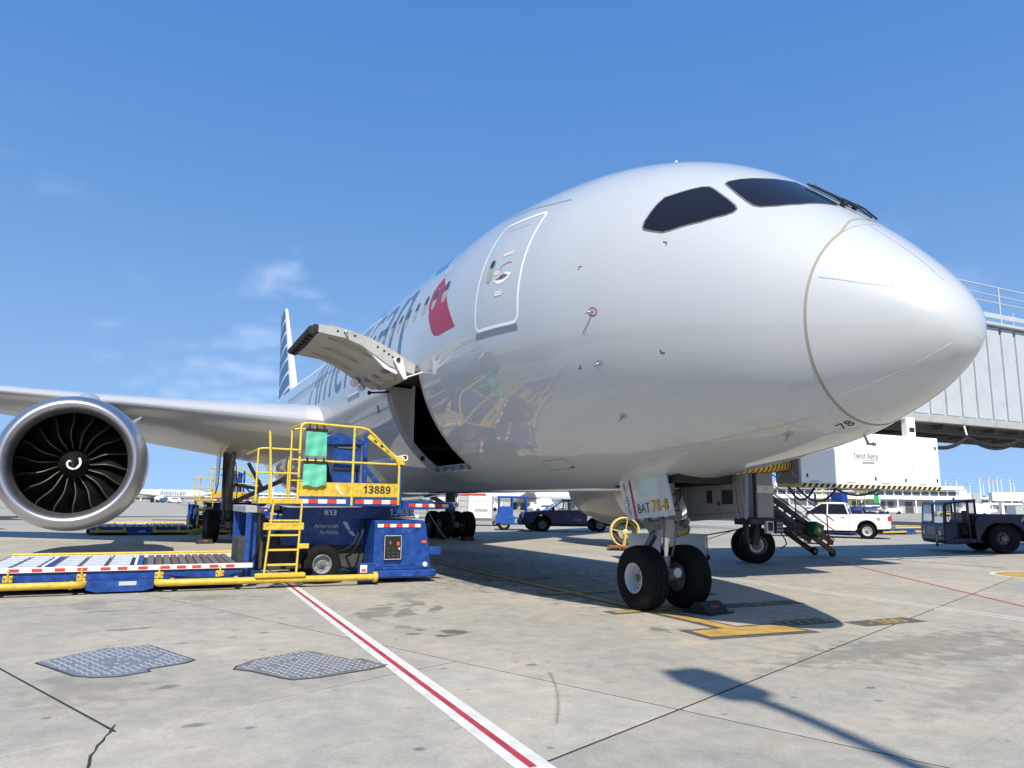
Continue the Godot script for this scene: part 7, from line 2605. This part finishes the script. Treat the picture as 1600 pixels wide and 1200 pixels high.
func build_tug() -> void:
	var t := thing("pushback_tug", "dark navy pushback tug with a glazed cab, standing in the bridge's shadow", "pushback tug", V(-13.6, 0, -22.0), deg_to_rad(-126.0))
	var m: Material = M.tug_navy
	squash = 0.64
	# rear body with a wheel opening on each side
	var rear := [1.0, 0.40, 1.05, 1.10, 0.88, 1.40, 0.78, 1.46, -4.2, 1.46, -4.3, 1.38, -4.3, 0.55, -4.1, 0.45, -0.78, 0.45, -0.80, 0.62, -0.55, 0.98, -0.3, 1.12, 0.3, 1.12, 0.55, 0.98, 0.80, 0.62, 0.80, 0.40]
	car_shell(t, "rear_body", m, rear, 2.5, 0.08)
	car_shell(t, "front_body", m, [2.62, 0.32, 2.74, 0.46, 2.74, 0.98, 2.66, 1.10, 2.28, 1.10, 2.24, 0.56, 1.0, 0.56, 1.0, 0.38, 1.9, 0.32], 2.5, 0.08)
	part_box(t, "core", M.black, V(-0.8, 0.75, 0), V(5.4, 0.6, 1.5), 0.03)
	car_shell(t, "cab_roof", m, [2.62, 1.80, 2.62, 1.86, 0.86, 2.02, 0.86, 1.94], 2.36, 0.06)
	for s in [-1.0, 1.0]:
		for q in [[2.66, 1.08, 2.58, 1.84, 0.10], [2.02, 0.56, 1.98, 1.88, 0.09], [1.30, 0.56, 1.30, 1.92, 0.16], [0.90, 1.2, 0.92, 1.96, 0.10]]:
			var mb := MB.new()
			mb.beam(V(q[0], q[1], 1.14 * s), V(q[2], q[3], 1.12 * s), 0.08, q[4], 0.012, V(0, 0, 1))
			put(mb, "pillar", m, t)
		part_box(t, "door_ledge", m, V(2.34, 0.86, 1.15 * s), V(0.6, 0.6, 0.06), 0.015)
		part_box(t, "step", M.black, V(1.6, 0.42, 1.22 * s), V(0.7, 0.06, 0.14), 0.01)
		var mb := MB.new()
		mb.prism(pv([0.98, 0.58, 1.28, 0.58, 1.28, 1.30, 1.52, 1.30, 1.9, 0.95, 1.9, 0.6, 1.28, 0.58]), V(0, 0, 0.9 * s), V(1, 0, 0), V(0, 1, 0), 0.03)
		var pane := MB.new()
		pane.quad(V(1.24, 1.45, 1.13 * s), V(0.95, 1.45, 1.13 * s), V(0.96, 1.90, 1.12 * s), V(1.24, 1.88, 1.12 * s), V(0, 0, s))
		put(pane, "side_pane", M.glass, t)
		wheel(t, V(0.0, 0.56, 1.05 * s), V(0, 0, s), 0.56, 0.42, 0.30, M.tug_navy, 0.3)
		wheel(t, V(-3.3, 0.56, 1.0 * s), V(0, 0, s), 0.56, 0.42, 0.30, M.tug_navy, 0.3)
		part_box(t, "head_lamp", M.lamp_clear, V(2.75, 0.72, 0.85 * s), V(0.03, 0.14, 0.2), 0.02)
	for z in [-0.62, 0.62]:
		var mb := MB.new()
		mb.quad(V(2.70, 1.12, z - 0.46), V(2.70, 1.12, z + 0.46), V(2.61, 1.80, z + 0.46), V(2.61, 1.80, z - 0.46), V(1, 0.1, 0))
		put(mb, "windshield_pane", M.glass, t)
		mb = MB.new()
		mb.quad(V(0.89, 1.48, z - 0.46), V(0.89, 1.48, z + 0.46), V(0.91, 1.92, z + 0.46), V(0.91, 1.92, z - 0.46), V(-1, 0, 0))
		put(mb, "rear_pane", M.glass, t)
	part_box(t, "centre_pillar", m, V(2.66, 1.45, 0), V(0.05, 0.75, 0.08), 0.01)
	part_box(t, "front_panel", M.gear_grey, V(2.75, 0.80, 0.0), V(0.03, 0.34, 0.9), 0.02)
	part_box(t, "bulkhead", m, V(0.95, 0.95, 0), V(0.08, 1.1, 2.2), 0.02)
	part_box(t, "seat", M.black, V(1.35, 0.85, -0.55), V(0.5, 0.55, 0.55), 0.08)
	part_box(t, "seat_back", M.black, V(1.12, 1.28, -0.55), V(0.16, 0.6, 0.5), 0.06)
	var mb := MB.new()
	var ring := []
	for i in 21:
		var a := TAU * i / 20.0
		ring.append(V(1.92, 1.22, -0.55) + V(0.10 * sin(a), 0.18 * sin(a), 0.2 * cos(a)))
	mb.tube(ring, 0.018, 6, false)
	put(mb, "steering_wheel", M.black, t)
	part_tube(t, "steering_column", M.black, [V(1.92, 1.22, -0.55), V(2.2, 0.7, -0.55)], 0.03)
	part_box(t, "yellow_case", M.rail_yellow, V(2.05, 0.66, -0.95), V(0.22, 0.18, 0.12), 0.02)
	part_tube(t, "tow_hook", M.rail_yellow, [V(2.74, 0.62, -0.9), V(2.98, 0.62, -0.9), V(2.98, 0.36, -0.9)], 0.035)
	part_box(t, "tow_pin", M.black, V(2.98, 0.30, -0.9), V(0.10, 0.16, 0.10), 0.01)
	mb = MB.new()
	mb.lathe([Vector2(0, 0.0), Vector2(0, 0.06), Vector2(0.09, 0.05), Vector2(0.11, 0.0)], V(1.2, 2.0, 0.3), V(0, 1, 0), 12)
	put(mb, "beacon", M.lamp_orange, t)
	tail_tug(t)
	squash = 0.0

func tail_tug(t: Node3D) -> void:
	var mb := MB.new()
	mb.prism(pv([0, 0.3, 0.09, 0.3, 0.16, 0.13, 0.09, 0.13]), V(-0.75, 1.08, -1.256), V(1, 0, 0), V(0, 1, 0), 0.004)
	put(mb, "emblem", M.text_grey, t)

# ---------------------------------------------------------------- far side of the airfield
# objects here stand D metres ahead of the viewpoint, u metres to the right of the line of sight
const EYE := Vector3(4.924, 0, 7.594)
const AHEAD := Vector3(-0.9032, 0, -0.4292)
const ASIDE := Vector3(0.4292, 0, -0.9032)
const FACE := 1.1272   # turn that lets local +z look back across the apron

func field(D: float, u: float) -> Vector3:
	return EYE + AHEAD * D + ASIDE * u

func far_jet(called: String, label: String, at: Vector3, turn: float, L: float, r: float, title: String, belly: Material) -> Node3D:
	var t := thing(called, label, "airliner", at, turn, "airliners parked across the field")
	var mb := MB.new()
	var h := r * 2.0
	mb.lathe([Vector2(-L * 0.5, 0.1), Vector2(-L * 0.45, r * 0.35), Vector2(-L * 0.32, r * 0.85), Vector2(-L * 0.2, r), Vector2(L * 0.36, r), Vector2(L * 0.43, r * 0.86), Vector2(L * 0.475, r * 0.55), Vector2(L * 0.5, 0.0)], V(0, h, 0), V(1, 0, 0), 20)
	put(mb, "fuselage", M.far_white, t)
	mb = MB.new()
	mb.prism(pv([-L * 0.48, h + r * 0.3, -L * 0.36, h + r * 0.6, -L * 0.44, h + r * 3.4, -L * 0.49, h + r * 3.4]), V(0, 0, 0), V(1, 0, 0), V(0, 1, 0), 0.3)
	put(mb, "fin", M.fin_blue, t)
	for s in [-1.0, 1.0]:
		mb = MB.new()
		mb.prism(pv([L * 0.10, 0, -L * 0.06, 0, -L * 0.20, L * 0.40, -L * 0.16, L * 0.40]), V(0, h - r * 0.6, s * r * 0.5), V(1, 0, 0), V(0, 0.10, s).normalized(), 0.35)
		put(mb, "wing", M.far_grey, t)
		mb = MB.new()
		mb.prism(pv([0.4, 0, -1.2, 0, -1.6, 2.2, -0.9, 2.2]), V(-L * 0.17, h - r * 0.6 + L * 0.04, s * (r * 0.5 + L * 0.398)), V(1, 0, 0), V(0, 1, 0.2 * s), 0.1)
		put(mb, "winglet", M.far_grey, t)
		mb = MB.new()
		mb.lathe([Vector2(0, 0.0), Vector2(0.3, r * 0.42), Vector2(0, r * 0.5), Vector2(0.4, r * 0.56), Vector2(2.4, r * 0.55), Vector2(4.2, r * 0.34), Vector2(4.2, 0)], V(L * 0.13, h - r * 1.05, s * L * 0.14), V(-1, 0, 0), 16)
		put(mb, "engine", M.far_white, t)
		mb = MB.new()
		mb.prism(pv([-L * 0.40, 0, -L * 0.47, 0, -L * 0.49, L * 0.13, -L * 0.46, L * 0.13]), V(0, h + r * 0.3, s * 0.3), V(1, 0, 0), V(0, 0.05, s).normalized(), 0.2)
		put(mb, "tailplane", M.far_grey, t)
		part_box(t, "main_gear", M.far_dark, V(-L * 0.03, r * 0.45, s * r * 1.3), V(1.6, r * 0.9, 0.8), 0.1)
	part_box(t, "nose_gear", M.far_dark, V(L * 0.38, r * 0.5, 0), V(0.7, r, 0.5), 0.1)
	part_box(t, "cockpit_glass", M.far_dark, V(L * 0.452, h + r * 0.36, 0), V(0.9, r * 0.22, r * 1.2), 0.1)
	if title != "":
		words(t, title, r * 0.95, V(L * 0.17, h + r * 0.25, r * 1.015), V(1, 0, 0), V(0, 1, 0), M.title_blue, true)
	return t

func build_terminal(called: String, label: String, D: float, u: float, w: float, h: float, windows: int, sd: int) -> void:
	var t := thing(called, label, "terminal building", field(D, u), FACE, "terminal buildings across the field")
	part_box(t, "wall", M.far_grey, V(0, h * 0.27, -6), V(w, h * 0.54, 12), 0.05)
	part_box(t, "upper_wall", M.far_white, V(0, h * 0.66, -6.4), V(w * 0.99, h * 0.30, 12), 0.05)
	part_box(t, "roof", M.far_white, V(0, h * 0.92, -6), V(w * 1.02, h * 0.15, 14), 0.3)
	part_box(t, "canopy", M.far_white, V(0, h * 0.53, 0.9), V(w, h * 0.07, 2.0), 0.05)
	rng.seed = sd
	for i in windows:
		var x := lerpf(-w * 0.48, w * 0.48, (i + 0.5) / windows)
		var ww := w / windows
		var wn := part_box(t, "window", M.far_dark, V(x, h * 0.72, -0.38), V(ww * 0.82, h * 0.15, 0.1), 0.02)
		if rng.randf() < 0.75:
			part_box(t, "bay_door", M.far_dark if rng.randf() < 0.6 else M.far_white, V(x, h * 0.22, 0.05), V(ww * lerpf(0.5, 0.86, rng.randf()), h * 0.40, 0.12), 0.02)
		if rng.randf() < 0.4:
			part_box(t, "roof_unit", M.far_grey if rng.randf() < 0.5 else M.far_white, V(x, h * 1.05, -4), V(ww * 0.7, h * 0.14, 2), 0.05)
	for i in windows / 2:
		part_box(t, "column", M.far_white, V(lerpf(-w * 0.48, w * 0.48, (i + 0.5) / (windows / 2)), h * 0.25, 1.5), V(0.35, h * 0.5, 0.35), 0.02)

func far_bridge(label: String, D: float, u: float, turn: float) -> void:
	var t := thing("far_bridge", label, "passenger bridge", field(D, u), FACE + turn, "passenger bridges across the field")
	part_box(t, "tunnel", M.far_white, V(0, 5.4, 0), V(16, 2.8, 2.8), 0.1)
	part_box(t, "cab", M.far_grey, V(8.6, 5.2, 0.4), V(3.2, 3.4, 3.6), 0.2)
	for x in [-5.0, 5.0]:
		part_box(t, "leg", M.far_white, V(x, 2.0, 0), V(0.8, 4.0, 1.8), 0.05)
	part_box(t, "wheel_yoke", M.far_dark, V(5, 0.5, 0), V(1.6, 1.0, 2.0), 0.1)

func far_van(label: String, cat: String, D: float, u: float, turn: float, m: Material, L: float, h: float) -> void:
	var t := thing("service_vehicle", label, cat, field(D, u), FACE + turn, "service vehicles across the field")
	car_shell(t, "body", m, [-L * 0.5, 0.4, L * 0.5, 0.4, L * 0.5, h * 0.55, L * 0.38, h * 0.6, L * 0.26, h, -L * 0.5, h], 1.9, 0.12)
	part_box(t, "window", M.far_dark, V(L * 0.05, h * 0.78, 0.96), V(L * 0.45, h * 0.22, 0.03), 0.01)
	for x in [-0.3, 0.3]:
		for s in [-1.0, 1.0]:
			var mb := MB.new()
			mb.lathe([Vector2(-0.12, 0), Vector2(-0.12, 0.38), Vector2(0.12, 0.38), Vector2(0.12, 0)], V(L * x, 0.38, 0.86 * s), V(0, 0, s), 14)
			put(mb, "wheel", M.tyre, t)

func build_far() -> void:
	far_jet("far_airliner", "white airliner with grey-blue lettering far away, between the engine and the main gear", field(352, -166), FACE - 0.02, 46.0, 2.0, "American", M.far_white)
	far_jet("far_airliner", "white airliner seen through the gap below the belly, above the blue tractor", field(190, 3.0), FACE + 0.5, 38.0, 1.95, "", M.far_white)
	far_jet("far_airliner", "white airliner nose far right behind the pushback tug", field(230, 172), FACE + PI + 0.3, 38.0, 1.9, "", M.far_white)
	build_terminal("terminal_building", "long white terminal with dark bays far behind the white pickup truck", 225, 105, 62, 8.2, 22, 5)
	build_terminal("terminal_building", "white terminal block in the gap between the belly and the ground", 240, 6, 62, 10.5, 20, 8)
	build_terminal("terminal_building", "low pale concourse far right, below the row of lamp masts", 330, 232, 120, 6.6, 34, 12)
	build_terminal("terminal_building", "low white building far off behind the main gear, left", 620, -205, 130, 7.0, 24, 14)
	far_bridge("far white passenger bridge left of the tug's cab", 260, 154, 0.3)
	far_bridge("far white passenger bridge above the tug's roof", 235, 160, -0.2)
	far_bridge("far white passenger bridge right of the tug's cab", 245, 176, 0.15)
	var tw := thing("stair_tower", "tall narrow white tower block by the lamp masts", "tower", field(300, 180), FACE)
	part_box(tw, "shaft", M.far_white, V(0, 4.6, 0), V(4.6, 9.2, 4.6), 0.1)
	part_box(tw, "cap", M.far_grey, V(0, 9.3, 0), V(4.9, 0.3, 4.9), 0.05)
	# lamp masts: one built, the others copied
	var kinds := [[1474, 752.0, 330.0, "first lamp mast right of the white air cabinet"], [1480.5, 757, 350, "short second lamp mast right of the white air cabinet"], [1491, 749, 330, "lamp mast above the white tower block"], [1496, 760, 380, "short lamp mast just right of the white tower block"], [1511, 757, 360, "lone lamp mast above the middle of the tug's cab"],
		[1527, 748, 340, "tall lamp mast above the rear corner of the tug's cab"], [1532, 755, 380, "lower lamp mast paired with the one above the tug's cab"], [1541, 747.5, 330, "tall lamp mast above the front of the tug's hood"], [1547, 752, 360, "second lamp mast above the front of the tug's hood"], [1554, 747, 320, "tallest lamp mast above the tug's hood"],
		[1560, 750, 350, "lamp mast above the tug's front wheel"], [1574, 748, 330, "tall lamp mast near the right edge"], [1579.5, 753, 360, "lower lamp mast near the right edge, paired with a taller one"], [230, 737, 520, "lone lamp mast far left, beside the engine"], [433, 742, 520, "lamp mast far off between the yellow rails"], [1468, 765, 420, "smallest lamp mast beside the white air cabinet"]]
	for q in kinds:
		var D: float = q[2]
		var H: float = (771.0 + 0.0154 * q[0] - q[1]) / 1153.0 * D + 1.67
		var t := thing("lamp_mast", q[3], "lamp mast", field(D, (q[0] - 800.0) / 1153.0 * D), FACE, "tall lamp masts across the field")
		var mb := MB.new()
		mb.tube([V(0, 0, 0), V(0, H, 0)], D * 0.0009, 8, true, D * 0.0005)
		put(mb, "pole", M.far_white, t)
		part_box(t, "lamp_bar", M.far_grey, V(0, H, 0), V(D * 0.0062, D * 0.0014, 0.8), 0.1)
	# service vehicles scattered before the terminals
	far_van("white van far away, left of the dark terminal bays", "van", 190, 92, 0.2, M.far_white, 5.2, 2.2)
	far_van("white car far away by the terminal, right of the white van", "car", 195, 99.5, 2.9, M.far_white, 4.6, 1.5)
	far_van("dark truck far away under the terminal canopy", "truck", 200, 97, 0.1, M.far_dark, 6.0, 2.8)
	far_van("low yellow cart far away before the terminal", "cart", 150, 87, 0.1, M.loader_yellow, 4.5, 1.0)
	far_van("white minibus far away, seen under the airliner's belly", "minibus", 150, -5, 0.1, M.far_white, 6.0, 2.3)
	far_van("red tank truck far away, above the white container", "truck", 120, -5.4, 0.05, M.far_red, 5.0, 3.1)
	far_van("white car far away, right of the utility truck's cab", "car", 140, 6.5, 0.0, M.far_white, 4.6, 1.5)
	far_van("blue tug far away, left of the white airliner's engine", "tug", 330, -152, 0.0, M.far_blue, 5.0, 2.0)
	far_van("tan vehicle far away at the edge of the engine", "truck", 250, -128, 0.0, M.far_tan, 4.0, 1.6)
	far_van("white van far away, below the lettering of the farthest airliner", "van", 330, -148, 0.0, M.far_white, 6.0, 2.4)
	far_van("grey truck far away behind the tug's hood", "truck", 140, 96, 0.3, M.far_grey, 6.0, 2.2)
	far_van("white truck far away behind the tug's open cab", "truck", 160, 99, 2.8, M.far_white, 6.0, 2.6)
	# hazy tree belt along the horizon
	rng.seed = 31
	var mb := MB.new()
	for i in 420:
		var u := -1500.0 + i * 8.0 + rng.randf() * 4.0
		var p := field(1500.0 + rng.randf() * 60.0, u)
		var h := 5.0 + rng.randf() * 5.0
		mb.lathe([Vector2(-h * 0.5, h * 0.5), Vector2(0, h * 0.9), Vector2(h * 0.3, h * 0.7), Vector2(h * 0.55, 0.0)], p + V(0, h * 0.4, 0), V(0.1 * rng.randf(), 1, 0.1 * rng.randf()), 7)
	var trees := put(mb, "tree_belt", M.far_green)
	stuff(trees)
	trees.set_meta("label", "thin dark belt of trees along the horizon")
	trees.set_meta("category", "trees")
